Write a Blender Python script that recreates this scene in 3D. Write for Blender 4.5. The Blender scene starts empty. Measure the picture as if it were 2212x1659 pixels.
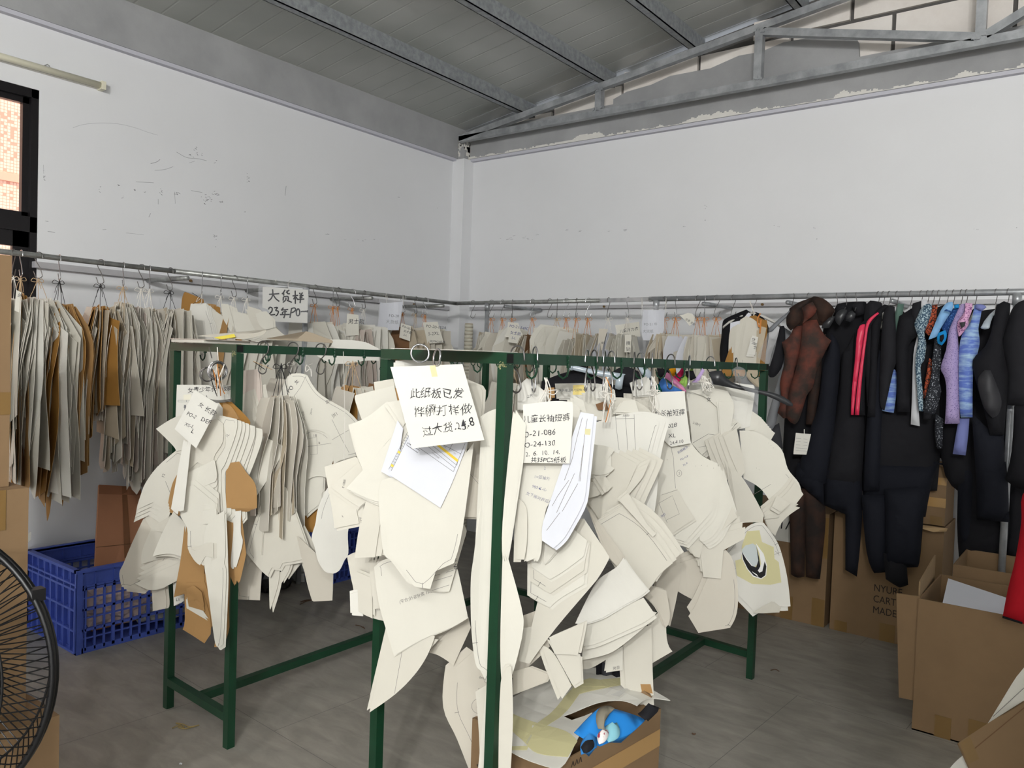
import bpy, bmesh, math, random
from mathutils import Vector, Matrix
from mathutils.geometry import tessellate_polygon
R = math.radians
SC = bpy.context.scene
COL = SC.collection

# ------------------------------------------------------------------ camera
IMW, IMH = 2212.0, 1659.0
EYE = 1.5
FPX = 1697.49
def _cam_axes():
    c = Vector((1106.0, 829.5)); vx = Vector((2407.0, 818.0)); vl = Vector((-1110.0, 695.0))
    r = lambda p: Vector((p.x - c.x, -(p.y - c.y), -FPX)).normalized()
    Y = r(vx); X = -r(vl); X = (X - Y * X.dot(Y)).normalized(); Z = X.cross(Y)
    return X, Y, Z
CX, CY, CZ = _cam_axes()
RW = Matrix((CX, CY, CZ))                      # camera axes -> world
cam_data = bpy.data.cameras.new('camera')
cam_data.sensor_width = 36.0
cam_data.lens = FPX / IMW * 36.0
cam_data.clip_start = 0.05
cam = bpy.data.objects.new('camera', cam_data)
COL.objects.link(cam)
cam.matrix_world = Matrix.Translation((0, 0, EYE)) @ RW.to_4x4()
SC.camera = cam

# ------------------------------------------------------------------ light
SC.view_settings.view_transform = 'Standard'
SC.view_settings.look = 'None'
SC.view_settings.gamma = 1.0
SC.view_settings.use_curve_mapping = False
SC.view_settings.exposure = 0.0
world = bpy.data.worlds.new('sky'); SC.world = world; world.use_nodes = True
wn = world.node_tree.nodes; wl = world.node_tree.links
bg = wn['Background']; bg.inputs[0].default_value = (0.80, 0.86, 1.0, 1); bg.inputs[1].default_value = 1.6
sd = bpy.data.lights.new('sun', 'SUN'); sd.energy = 5.2; sd.angle = R(1.0); sd.color = (1.0, 0.93, 0.82)
so = bpy.data.objects.new('sun', sd); COL.objects.link(so)
so.rotation_euler = Vector((-0.50, 0.12, -0.85)).to_track_quat('-Z', 'Y').to_euler()
def bulb_pair(x, y, z, dx, dy, power, col=(1.0, 0.99, 0.97)):
    """bare fluorescent tube, also used for the added fill lamp: glows to every side, so two soft bulbs along its length"""
    for k in (-1, 1):
        d = bpy.data.lights.new('tube_and_fill_light', 'POINT'); d.energy = power / 2; d.color = col; d.shadow_soft_size = 0.07
        o = bpy.data.objects.new('tube_and_fill_light', d); COL.objects.link(o); o.location = (x + dx * k, y + dy * k, z)
bulb_pair(0.75, -0.90, 2.92, 0.3, 0, 108)
bulb_pair(1.60, -3.30, 3.10, 0.3, 0, 740)  # added fill lamp behind the camera, brightens the far walls

# ------------------------------------------------------------------ projection: photo pixel -> point on a plane of the room
ORG = Vector((0, 0, EYE))
def ray(px, py):
    return (RW @ Vector((px - 1106.0, -(py - 829.5), -FPX))).normalized()
def on(px, py, n, p0):
    n = Vector(n); d = ray(px, py)
    return ORG + d * ((Vector(p0) - ORG).dot(n) / d.dot(n))
def onx(px, py, x): return on(px, py, (1, 0, 0), (x, 0, 0))
def ony(px, py, y): return on(px, py, (0, 1, 0), (0, y, 0))
def onz(px, py, z): return on(px, py, (0, 0, 1), (0, 0, z))

# ------------------------------------------------------------------ helpers
def srgb(r, g, b):
    f = lambda c: (c / 255 / 12.92) if c / 255 <= 0.04045 else ((c / 255 + 0.055) / 1.055) ** 2.4
    return (f(r), f(g), f(b), 1.0)
MATS = {}
def mat(name, col, rough=0.6, metal=0.0, noise=0.0, scale=8.0, stretch=(1, 1, 1), bump=0.0, bscale=60.0, col2=None, spec=0.4, transl=0.0, coords='Object'):
    if name in MATS: return MATS[name]
    m = bpy.data.materials.new(name); m.use_nodes = True
    nt = m.node_tree; b = nt.nodes['Principled BSDF']
    b.inputs['Base Color'].default_value = col; b.inputs['Roughness'].default_value = rough
    b.inputs['Metallic'].default_value = metal; b.inputs['Specular IOR Level'].default_value = spec
    if noise or col2 or bump:
        tc = nt.nodes.new('ShaderNodeTexCoord'); mp = nt.nodes.new('ShaderNodeMapping')
        mp.inputs['Scale'].default_value = stretch
        nt.links.new(tc.outputs[coords], mp.inputs[0])
    if noise or col2:
        n = nt.nodes.new('ShaderNodeTexNoise'); n.inputs['Scale'].default_value = scale; n.inputs['Detail'].default_value = 6
        n.inputs['Roughness'].default_value = 0.6
        nt.links.new(mp.outputs[0], n.inputs['Vector'])
        rp = nt.nodes.new('ShaderNodeValToRGB')
        c2 = col2 or tuple(c * (1 - noise) for c in col[:3]) + (1,)
        rp.color_ramp.elements[0].color = c2; rp.color_ramp.elements[1].color = col
        rp.color_ramp.elements[0].position = 0.36; rp.color_ramp.elements[1].position = 0.64
        nt.links.new(n.outputs['Fac'], rp.inputs[0]); nt.links.new(rp.outputs[0], b.inputs['Base Color'])
    if bump:
        n2 = nt.nodes.new('ShaderNodeTexNoise'); n2.inputs['Scale'].default_value = bscale; n2.inputs['Detail'].default_value = 4
        nt.links.new(mp.outputs[0], n2.inputs['Vector'])
        bp = nt.nodes.new('ShaderNodeBump'); bp.inputs['Strength'].default_value = bump; bp.inputs['Distance'].default_value = 0.01
        nt.links.new(n2.outputs['Fac'], bp.inputs['Height']); nt.links.new(bp.outputs[0], b.inputs['Normal'])
    if transl:
        out = nt.nodes['Material Output']
        t = nt.nodes.new('ShaderNodeBsdfTranslucent'); mx = nt.nodes.new('ShaderNodeMixShader'); mx.inputs[0].default_value = transl
        src = b.inputs['Base Color']
        if src.is_linked: nt.links.new(src.links[0].from_socket, t.inputs[0])
        else: t.inputs[0].default_value = col
        nt.links.new(b.outputs[0], mx.inputs[1]); nt.links.new(t.outputs[0], mx.inputs[2]); nt.links.new(mx.outputs[0], out.inputs[0])
    MATS[name] = m
    return m

def link(name, me, parent=None, m=None):
    o = bpy.data.objects.new(name, me); COL.objects.link(o)
    if parent is not None: o.parent = parent
    if m is not None and me is not None: me.materials.append(m)
    return o
def mesh_obj(name, vs, fs, m=None, parent=None, smooth=False, origin=None):
    me = bpy.data.meshes.new(name)
    if parent is not None:
        po = world_loc(parent); vs = [tuple(Vector(v) - po) for v in vs]
    me.from_pydata([tuple(v) for v in vs], [], fs); me.update()
    if smooth:
        me.polygons.foreach_set('use_smooth', [True] * len(me.polygons))
    return link(name, me, parent, m)
def world_loc(o):
    p = Vector((0, 0, 0))
    while o is not None:
        p += o.location; o = o.parent
    return p
def tag(o, label, cat, group=None, kind=None):
    if kind: o['kind'] = kind
    if label: o['label'] = label
    if cat: o['category'] = cat
    if group: o['group'] = group
    return o
def thing(name, label, cat, loc=(0, 0, 0), group=None):
    o = bpy.data.objects.new(name, None); COL.objects.link(o); o.location = loc
    o.empty_display_size = 0.05
    return tag(o, label, cat, group)
def structure(o):
    o['kind'] = 'structure'; return o

class MB:
    """collects boxes, tubes and prisms in world space; build() links them as one mesh"""
    def __init__(s): s.v = []; s.f = []
    def add(s, vs, fs):
        k = len(s.v); s.v += [Vector(v) for v in vs]; s.f += [tuple(i + k for i in f) for f in fs]; return s
    def box(s, a, b):
        x0, y0, z0 = (min(a[i], b[i]) for i in range(3)); x1, y1, z1 = (max(a[i], b[i]) for i in range(3))
        return s.add([(x0,y0,z0),(x1,y0,z0),(x1,y1,z0),(x0,y1,z0),(x0,y0,z1),(x1,y0,z1),(x1,y1,z1),(x0,y1,z1)],
                     [(0,3,2,1),(4,5,6,7),(0,1,5,4),(1,2,6,5),(2,3,7,6),(3,0,4,7)])
    def bar(s, p, q, w, h=None, up=(0, 0, 1)):
        """square bar from p to q, w across, h along 'up'"""
        h = h or w; p = Vector(p); q = Vector(q); d = (q - p).normalized(); u = Vector(up)
        if abs(d.dot(u)) > 0.95: u = Vector((0, 1, 0))
        a = d.cross(u).normalized() * w / 2; b = a.cross(d).normalized() * h / 2
        c = [p - a - b, p + a - b, p + a + b, p - a + b, q - a - b, q + a - b, q + a + b, q - a + b]
        return s.add(c, [(0,1,2,3),(7,6,5,4),(0,4,5,1),(1,5,6,2),(2,6,7,3),(3,7,4,0)])
    def tube(s, pts, r, n=8, closed=False, r2=None):
        pts = [Vector(p) for p in pts]; m = len(pts)
        if m < 2: return s
        T = []
        for i in range(m):
            a = pts[i - 1] if (i > 0 or closed) else pts[i]; b = pts[(i + 1) % m] if (i < m - 1 or closed) else pts[i]
            d = (b - a); T.append(d.normalized() if d.length > 1e-9 else Vector((0, 0, 1)))
        u = T[0].orthogonal().normalized(); vs = []
        for i in range(m):
            u = (u - T[i] * u.dot(T[i]));
            u = u.normalized() if u.length > 1e-6 else T[i].orthogonal().normalized()
            w = T[i].cross(u)
            rr = r if r2 is None else r + (r2 - r) * i / (m - 1)
            for k in range(n):
                a = 2 * math.pi * k / n; vs.append(pts[i] + (u * math.cos(a) + w * math.sin(a)) * rr)
        fs = []
        for i in range(m if closed else m - 1):
            j = (i + 1) % m
            for k in range(n):
                l = (k + 1) % n; fs.append((i*n+k, i*n+l, j*n+l, j*n+k))
        if not closed:
            fs.append(tuple(range(n - 1, -1, -1))); fs.append(tuple((m - 1) * n + k for k in range(n)))
        return s.add(vs, fs)
    def loft(s, rings, cap=True):
        n = len(rings[0]); vs = [v for r in rings for v in r]; fs = []
        for i in range(len(rings) - 1):
            for k in range(n):
                l = (k + 1) % n; fs.append((i*n+k, i*n+l, (i+1)*n+l, (i+1)*n+k))
        if cap: fs += [tuple(range(n - 1, -1, -1)), tuple((len(rings) - 1) * n + k for k in range(n))]
        return s.add(vs, fs)
    def build(s, name, m=None, parent=None, smooth=False):
        return mesh_obj(name, s.v, s.f, m, parent, smooth)

def bez(pts, n=6):
    """smooth open curve through the points"""
    P = [Vector(p) for p in pts]; out = []
    for i in range(len(P) - 1):
        a = P[i - 1] if i else P[i]; b, c = P[i], P[i + 1]; d = P[i + 2] if i + 2 < len(P) else P[i + 1]
        for k in range(n):
            t = k / n
            out.append(0.5 * ((2*b) + (c - a)*t + (2*a - 5*b + 4*c - d)*t*t + (3*b - a - 3*c + d)*t**3))
    out.append(P[-1]); return out
# ------------------------------------------------------------------ materials of the room
M_WALL = mat('white_plaster', srgb(228, 229, 231), 0.75, noise=0.03, scale=1.5, bump=0.05, bscale=6)
M_CONC = mat('grey_cement_render', srgb(166, 167, 168), 0.85, col2=srgb(150, 151, 152), scale=2.2, bump=0.12, bscale=25)
M_SOFF = mat('shaded_soffit', srgb(196, 196, 205), 0.8)  # lilac grey stands for the shade on the beam's underside
M_FLECK = mat('white_paint_flecks', srgb(222, 220, 214), 0.8, noise=0.05, scale=20)
M_BLOCK = mat('aerated_block', srgb(236, 231, 225), 0.9, col2=srgb(224, 217, 210), scale=3.5, bump=0.25, bscale=45)
M_GALV = mat('galvanised_steel', srgb(186, 189, 192), 0.36, 0.45, col2=srgb(150, 153, 156), scale=9, stretch=(1, 1, 1))
M_PURL = mat('galvanised_purlin', srgb(164, 168, 170), 0.45, 0.3, col2=srgb(138, 142, 145), scale=30)
M_PIPE = mat('dull_galvanised_pipe', srgb(166, 168, 165), 0.36, 0.4, col2=srgb(136, 137, 134), scale=25)
M_BLACKAL = mat('black_aluminium', srgb(30, 28, 30), 0.35, 0.2)
M_GREEN = mat('green_enamel', srgb(18, 62, 40), 0.42, noise=0.18, scale=14, spec=0.5)
M_DARK = mat('hollow_shade', srgb(12, 13, 12), 0.9)
M_CABLE = mat('cream_plastic', srgb(226, 222, 200), 0.45)

def floor_mat():
    m = bpy.data.materials.new('grey_vinyl_tile'); m.use_nodes = True; nt = m.node_tree; b = nt.nodes['Principled BSDF']
    tc = nt.nodes.new('ShaderNodeTexCoord')
    mp = nt.nodes.new('ShaderNodeMapping'); mp.inputs['Scale'].default_value = (3.5, 9, 1); mp.inputs['Rotation'].default_value = (0, 0, R(3))
    nt.links.new(tc.outputs['Object'], mp.inputs[0])
    n = nt.nodes.new('ShaderNodeTexNoise'); n.inputs['Scale'].default_value = 1.4; n.inputs['Detail'].default_value = 9; n.inputs['Roughness'].default_value = 0.62
    n.inputs['Distortion'].default_value = 0.5
    nt.links.new(mp.outputs[0], n.inputs['Vector'])
    rp = nt.nodes.new('ShaderNodeValToRGB')
    rp.color_ramp.elements[0].position = 0.33; rp.color_ramp.elements[0].color = srgb(140, 136, 128)
    rp.color_ramp.elements[1].position = 0.70; rp.color_ramp.elements[1].color = srgb(166, 161, 152)
    nt.links.new(n.outputs['Fac'], rp.inputs[0])
    br = nt.nodes.new('ShaderNodeTexBrick'); br.offset = 0.5
    br.inputs['Scale'].default_value = 1.0; br.inputs['Mortar Size'].default_value = 0.0014; br.inputs['Brick Width'].default_value = 0.92
    br.inputs['Row Height'].default_value = 0.92; br.inputs['Mortar Smooth'].default_value = 0.2
    mp2 = nt.nodes.new('ShaderNodeMapping'); mp2.inputs['Rotation'].default_value = (0, 0, R(3)); mp2.inputs['Location'].default_value = (0.35, 0.1, 0)
    nt.links.new(tc.outputs['Object'], mp2.inputs[0]); nt.links.new(mp2.outputs[0], br.inputs['Vector'])
    mx = nt.nodes.new('ShaderNodeMix'); mx.data_type = 'RGBA'; mx.inputs[7].default_value = srgb(112, 110, 106)
    nt.links.new(br.outputs['Fac'], mx.inputs[0]); nt.links.new(rp.outputs[0], mx.inputs[6]); nt.links.new(mx.outputs[2], b.inputs['Base Color'])
    b.inputs['Roughness'].default_value = 0.5; b.inputs['Specular IOR Level'].default_value = 0.35
    return m
def ceiling_mat():
    m = bpy.data.materials.new('grey_roof_panel'); m.use_nodes = True; nt = m.node_tree; b = nt.nodes['Principled BSDF']
    tc = nt.nodes.new('ShaderNodeTexCoord'); sp = nt.nodes.new('ShaderNodeSeparateXYZ'); nt.links.new(tc.outputs['Object'], sp.inputs[0])
    w = nt.nodes.new('ShaderNodeMath'); w.operation = 'MULTIPLY'; w.inputs[1].default_value = 1 / 0.16; nt.links.new(sp.outputs['Y'], w.inputs[0])
    fr = nt.nodes.new('ShaderNodeMath'); fr.operation = 'FRACT'; nt.links.new(w.outputs[0], fr.inputs[0])
    pg = nt.nodes.new('ShaderNodeValToRGB'); e = pg.color_ramp.elements
    e[0].position = 0.0; e[0].color = (0, 0, 0, 1); e[1].position = 0.05; e[1].color = (1, 1, 1, 1)
    e2 = pg.color_ramp.elements.new(0.95); e2.color = (1, 1, 1, 1); e3 = pg.color_ramp.elements.new(1.0); e3.color = (0, 0, 0, 1)
    nt.links.new(fr.outputs[0], pg.inputs[0])
    n = nt.nodes.new('ShaderNodeTexNoise'); n.inputs['Scale'].default_value = 1.3; n.inputs['Detail'].default_value = 3
    nt.links.new(tc.outputs['Object'], n.inputs['Vector'])
    rp = nt.nodes.new('ShaderNodeValToRGB'); rp.color_ramp.elements[0].position = 0.4; rp.color_ramp.elements[0].color = srgb(168, 171, 166)
    rp.color_ramp.elements[1].position = 0.6; rp.color_ramp.elements[1].color = srgb(182, 184, 180)
    nt.links.new(n.outputs['Fac'], rp.inputs[0]); nt.links.new(rp.outputs[0], b.inputs['Base Color'])
    bp = nt.nodes.new('ShaderNodeBump'); bp.inputs['Strength'].default_value = 0.5; bp.inputs['Distance'].default_value = 0.004
    nt.links.new(pg.outputs[0], bp.inputs['Height']); nt.links.new(bp.outputs[0], b.inputs['Normal'])
    b.inputs['Roughness'].default_value = 0.38; b.inputs['Specular IOR Level'].default_value = 0.5
    return m
def facade_mat():
    m = bpy.data.materials.new('pink_mosaic_tile'); m.use_nodes = True; nt = m.node_tree; b = nt.nodes['Principled BSDF']
    tc = nt.nodes.new('ShaderNodeTexCoord'); mp = nt.nodes.new('ShaderNodeMapping'); mp.inputs['Rotation'].default_value = (R(90), 0, R(90))
    sp = nt.nodes.new('ShaderNodeSeparateXYZ'); cb = nt.nodes.new('ShaderNodeCombineXYZ')
    nt.links.new(tc.outputs['Object'], sp.inputs[0]); nt.links.new(sp.outputs['Y'], cb.inputs[0]); nt.links.new(sp.outputs['Z'], cb.inputs[1])
    br = nt.nodes.new('ShaderNodeTexBrick'); br.offset = 0.0; br.inputs['Scale'].default_value = 1.0
    br.inputs['Brick Width'].default_value = 0.026; br.inputs['Row Height'].default_value = 0.026; br.inputs['Mortar Size'].default_value = 0.0024
    br.inputs['Color1'].default_value = srgb(250, 210, 184); br.inputs['Color2'].default_value = srgb(250, 210, 184); br.inputs['Mortar'].default_value = srgb(214, 156, 130)
    nt.links.new(cb.outputs[0], br.inputs['Vector'])
    sn = nt.nodes.new('ShaderNodeVectorMath'); sn.operation = 'SNAP'; sn.inputs[1].default_value = (0.026, 0.026, 0.026)
    nt.links.new(cb.outputs[0], sn.inputs[0])
    wn_ = nt.nodes.new('ShaderNodeTexWhiteNoise'); wn_.noise_dimensions = '2D'; nt.links.new(sn.outputs[0], wn_.inputs['Vector'])
    zz = nt.nodes.new('ShaderNodeMapRange'); zz.inputs[1].default_value = 1.4; zz.inputs[2].default_value = 3.8; zz.inputs[3].default_value = 0.97; zz.inputs[4].default_value = 0.72
    nt.links.new(sp.outputs['Z'], zz.inputs[0])
    gt = nt.nodes.new('ShaderNodeMath'); gt.operation = 'GREATER_THAN'; nt.links.new(wn_.outputs[0], gt.inputs[0]); nt.links.new(zz.outputs[0], gt.inputs[1])
    mx = nt.nodes.new('ShaderNodeMix'); mx.data_type = 'RGBA'; mx.inputs[7].default_value = srgb(226, 160, 135)
    nt.links.new(gt.outputs[0], mx.inputs[0]); nt.links.new(br.outputs['Color'], mx.inputs[6]); nt.links.new(mx.outputs[2], b.inputs['Base Color'])
    b.inputs['Roughness'].default_value = 0.6
    return m

LX, RY = -4.55, 5.13          # the two visible walls: x = LX (window side), y = RY
RX, BY = 4.2, -5.2            # the walls behind and beside the camera
WTOP = 3.17
def zc(x): return 3.53 + 0.15 * (x + 3.82) if x < 0.2 else 3.53 + 0.15 * 4.02 - 0.15 * (x - 0.2)   # underside of the roof

# floor
structure(mesh_obj('floor', [(LX - .2, BY - .2, 0), (RX + .2, BY - .2, 0), (RX + .2, RY + .2, 0), (LX - .2, RY + .2, 0),
    (LX - .2, BY - .2, -.1), (RX + .2, BY - .2, -.1), (RX + .2, RY + .2, -.1), (LX - .2, RY + .2, -.1)],
    [(0,1,2,3),(7,6,5,4),(0,4,5,1),(1,5,6,2),(2,6,7,3),(3,7,4,0)], floor_mat()))
# window opening in the left wall
WY0, WY1, WZ0, WZ1 = 0.25, 1.775, 0.88, 2.815
w = MB()
w.box((LX - .18, BY, 0), (LX, WY0, WTOP)).box((LX - .18, WY1, 0), (LX, RY + .18, WTOP))
w.box((LX - .18, WY0, 0), (LX, WY1, WZ0)).box((LX - .18, WY0, WZ1), (LX, WY1, WTOP))
wl_ = structure(w.build('wall_left', M_WALL))
structure(MB().box((LX, RY, 0), (RX + .18, RY + .18, WTOP)).build('wall_right', M_WALL))
structure(MB().box((RX, BY, 0), (RX + .18, RY, 3.6)).build('wall_side', M_WALL))
structure(MB().box((LX - .18, BY - .18, 0), (RX + .18, BY, 4.2)).build('wall_back', M_WALL))
# concrete beam over the left wall, standing 4 cm proud
structure(MB().box((LX - .18, BY, WTOP), (LX + .045, RY - .02, 3.50)).build('trim_1', M_CONC))
structure(MB().box((LX, BY, WTOP - .022), (LX + .038, RY - .05, WTOP)).build('trim_2', M_SOFF))
# concrete beam over the right wall, with the plaster patch and white paint flecks
structure(MB().box((LX, RY - .045, WTOP), (RX, RY + .18, 3.40)).build('trim_3', M_CONC))
structure(MB().box((LX + .08, RY - .038, WTOP - .022), (RX, RY, WTOP)).build('trim_4', M_SOFF))
random.seed(5)
fl = MB(); x = -4.44; h = .02
while x < .3:
    dx = random.uniform(.006, .02); h = max(.004, min(.045, h + random.uniform(-.011, .011)))
    if x < -3.4: h = min(h, .018)
    fl.box((x, RY - .0475, WTOP + .001), (x + dx, RY - .044, WTOP + h)); x += dx
structure(fl.build('trim_5', M_FLECK))
# column in the corner
c = MB(); c.box((LX - .01, RY - .12, 0), (LX + .13, RY + .01, WTOP - .01))
structure(c.build('column', M_WALL))
c = MB(); c.box((LX - .01, RY - .11, WTOP - .01), (LX + .12, RY + .01, 3.33)); structure(c.build('column_top', M_CONC))
random.seed(9)
c = MB()
for k in range(16):
    zz_ = random.uniform(3.17, 3.31); yy = RY - .112; xx = random.uniform(LX + .03, LX + .12); s_ = random.uniform(.006, .02)
    c.box((xx, yy - .002, zz_), (xx + s_, yy + .003, zz_ + s_ * random.uniform(1, 2.5)))
    c.box((LX + .119, RY - random.uniform(.02, .11), zz_ - .02), (LX + .124, RY - random.uniform(.02, .1), zz_ + s_))
structure(c.build('trim_6', M_FLECK))
# block gable above the beam
random.seed(3)
g = MB(); z = 3.40; row = 0
g2 = MB().box((LX, RY + .02, 3.3), (RX, RY + .16, 3.42))
while z < 4.3:
    x = LX - .3 + (row % 2) * .31
    while x < RX:
        L = .62 + random.uniform(-.02, .02); x1 = x + L - .012
        top = z + .235; lim = min(zc(max(x, LX)), zc(x1)) - .015
        if lim > z + .05:
            t = min(top, lim); j = random.uniform(0, .012)
            vs = [(x + .012, RY + .0 + j, z + .012), (x1, RY + .0 + j, z + .012), (x1, RY + .0 + j, min(t, zc(x1) - .02)), (x + .012, RY + .0 + j, min(t, zc(x) - .02))]
            b_ = [(a[0], RY + .16, a[2]) for a in vs]
            g.add(vs + b_, [(0,1,2,3),(7,6,5,4),(0,4,5,1),(1,5,6,2),(2,6,7,3),(3,7,4,0)])
        x += L
    z += .247; row += 1
structure(g.build('wall_gable', M_BLOCK))
gm = MB().add([(LX, RY + .03, 3.38), (RX, RY + .03, 3.38), (RX, RY + .03, 3.5), (0.2, RY + .03, 4.12), (LX, RY + .03, 3.40)], [(0, 1, 2, 3, 4)])
structure(gm.build('wall_gable_joints', mat('dark_mortar', srgb(92, 90, 88), 0.95, bump=0.3)))
# rough cement patch over the lower course
pts = [(-3.06, 3.40), (-1.33, 3.40), (-1.34, 3.50), (-1.37, 3.56), (-1.45, 3.585), (-1.8, 3.60), (-1.95, 3.57), (-2.1, 3.575), (-2.3, 3.53), (-2.6, 3.535), (-2.75, 3.50), (-2.95, 3.485), (-3.06, 3.45)]
m_ = MB(); n_ = len(pts)
m_.add([(x, RY - .012, z) for x, z in pts] + [(x, RY + .03, z) for x, z in pts], [tuple(range(n_))] + [(i, (i + 1) % n_ + 0, (i + 1) % n_ + n_, i + n_) for i in range(n_)])
structure(m_.build('trim_7', M_CONC))
# roof panels, pitched along x
structure(mesh_obj('ceiling', [(LX - .3, BY - .2, zc(LX - .3)), (0.2, BY - .2, zc(.2)), (.2, RY + .3, zc(.2)), (LX - .3, RY + .3, zc(LX - .3)), (RX + .3, BY - .2, zc(RX + .3)), (RX + .3, RY + .3, zc(RX + .3)),
    (LX - .3, BY - .2, zc(LX - .3) + .08), (0.2, BY - .2, zc(.2) + .08), (.2, RY + .3, zc(.2) + .08), (LX - .3, RY + .3, zc(LX - .3) + .08), (RX + .3, BY - .2, zc(RX + .3) + .08), (RX + .3, RY + .3, zc(RX + .3) + .08)],
    [(3,2,1,0),(2,5,4,1),(6,7,8,9),(7,10,11,8)], ceiling_mat()))
for k, xx in enumerate((-3.82, -3.09, -2.39, -1.69, -1.0, -.3, .7, 1.4, 2.1, 2.8, 3.5)):
    p = MB(); zt = zc(xx) + .012
    p.box((xx - .025, BY, zt - .11), (xx + .03, RY + .02, zt - .104)).box((xx + .024, BY, zt - .11), (xx + .03, RY + .02, zt)).box((xx - .025, BY, zt - .11), (xx - .019, RY + .02, zt - .085))
    p.box((xx - .025, BY, zt - .006), (xx + .03, RY + .02, zt))
    structure(p.build('ceiling_purlin', M_PURL))
# welded roof truss against the right wall
TY = RY - .18
def zt_(x): return 3.312 + .139 * (x + 4.34)
tr = thing('roof_truss', 'galvanised steel roof truss of welded square tube below the block gable', 'roof truss', (0, TY, 3.3))
MB().bar((-4.42, TY, 3.30), (3.9, TY, 3.30), .046).build('bottom_chord', M_GALV, tr)
MB().bar((-4.42, TY, 3.305), (.2, TY, zt_(.2)), .046).bar((.2, TY, zt_(.2)), (3.9, TY, 3.42), .046).build('top_chord', M_GALV, tr)
for xx in (-3.075, -1.895, -.665, .55):
    MB().bar((xx, TY, 3.32), (xx, TY, zt_(min(xx, .2)) - .02), .05).build('upright', M_GALV, tr)
for a, b_ in (((-1.87, zt_(-1.9) - .03), (-.69, 3.33)), ((-.64, 3.33), (.5, zt_(.2) - .04))):
    MB().bar((a[0], TY, a[1]), (b_[0], TY, b_[1]), .046).build('diagonal', M_GALV, tr)
wd = MB(); random.seed(2)
for xx in (-3.075, -1.895, -.665):
    for zz_ in (3.325, zt_(xx) - .025):
        for k in range(9):
            q = (xx + random.uniform(-.035, .035), TY - .026, zz_ + random.uniform(-.01, .012)); s_ = random.uniform(.004, .008)
            wd.box((q[0] - s_, q[1] - s_, q[2] - s_), (q[0] + s_, q[1] + s_, q[2] + s_))
wd.build('weld_bead', M_GALV, tr)

# window
win = MB()
FX0, FX1 = LX - .09, LX - .005
for (y0, y1, z0, z1) in ((WY0, WY1, WZ1 - .045, WZ1), (WY0, WY1, WZ0, WZ0 + .05), (WY0, WY0 + .05, WZ0, WZ1), (WY1 - .035, WY1, WZ0, WZ1), (WY0, WY1, 2.07, 2.15)):
    win.box((FX0, y0, z0), (FX1, y1, z1))
# fixed upper light bead and sliding lower sashes
win.box((FX0 + .02, WY0 + .05, 2.15), (FX1 - .03, WY0 + .075, WZ1 - .045)).box((FX0 + .02, WY1 - .065, 2.15), (FX1 - .03, WY1 - .035, WZ1 - .045))
win.box((FX0 + .02, WY0, WZ1 - .075), (FX1 - .03, WY1, WZ1 - .045)).box((FX0 + .02, WY0, 2.15), (FX1 - .03, WY1, 2.175))
for (ya, yb, xo) in ((WY0 + .05, 1.06, .0), (.98, WY1 - .035, .035)):
    win.box((FX0 + .005 + xo, ya, 0.93), (FX0 + .035 + xo, ya + .07, 2.07)).box((FX0 + .005 + xo, yb - .075, 0.93), (FX0 + .035 + xo, yb, 2.07))
    win.box((FX0 + .005 + xo, ya, 1.99), (FX0 + .035 + xo, yb, 2.07)).box((FX0 + .005 + xo, ya, 0.93), (FX0 + .035 + xo, yb, 1.0))
wo = structure(win.build('window_1', M_BLACKAL))
gl = bpy.data.materials.new('window_glass'); gl.use_nodes = True; nt = gl.node_tree
tr_ = nt.nodes.new('ShaderNodeBsdfTransparent'); gs = nt.nodes.new('ShaderNodeBsdfGlossy'); gs.inputs['Roughness'].default_value = 0.02; mx = nt.nodes.new('ShaderNodeMixShader'); mx.inputs[0].default_value = 0.06
nt.links.new(tr_.outputs[0], mx.inputs[1]); nt.links.new(gs.outputs[0], mx.inputs[2]); nt.links.new(mx.outputs[0], nt.nodes['Material Output'].inputs[0])
pane = MB().box((FX0 + .03, WY0 + .06, 2.16), (FX0 + .034, WY1 - .05, WZ1 - .06)).box((FX0 + .018, WY0 + .1, .98), (FX0 + .022, 1.0, 2.0)).box((FX0 + .053, 1.03, .98), (FX0 + .057, WY1 - .1, 2.0))
structure(pane.build('window_pane', gl, wo))
# tiled house outside the window
fa = thing('neighbouring_building', 'sunlit house wall in pink and cream mosaic tile outside the window', 'building', (-7.6, 1.0, 0))
MB().box((-7.9, -5, -3), (-7.6, 7, 7)).build('tiled_wall', facade_mat(), fa)
MB().box((-7.6, -5, 2.86), (-7.585, 7, 2.93)).build('band', mat('pink_band', srgb(240, 178, 150), .7), fa)
# fluorescent tube on the left wall, switched off
fx = thing('fluorescent_tube', 'unlit slim cream tube lamp fixed to the white wall above the window', 'lamp', (LX + .02, 1.5, 2.93))
MB().box((LX, .9, 2.905), (LX + .02, 2.075, 2.94)).build('batten', mat('white_batten', srgb(214, 212, 202), .5), fx)
MB().tube([(LX + .036, .9, 2.922), (LX + .036, 2.07, 2.922)], .017, 12).build('tube', mat('cream_tube', srgb(232, 228, 206), .35), fx, True)
MB().box((LX, 2.068, 2.9), (LX + .054, 2.092, 2.944)).build('end_cap', M_CABLE, fx)
MB().tube([(LX + .01, 1.79, 2.945), (LX + .03, 1.80, 2.952), (LX + .055, 1.80, 2.938)], .003, 6).build('clip', M_PIPE, fx)

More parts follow.
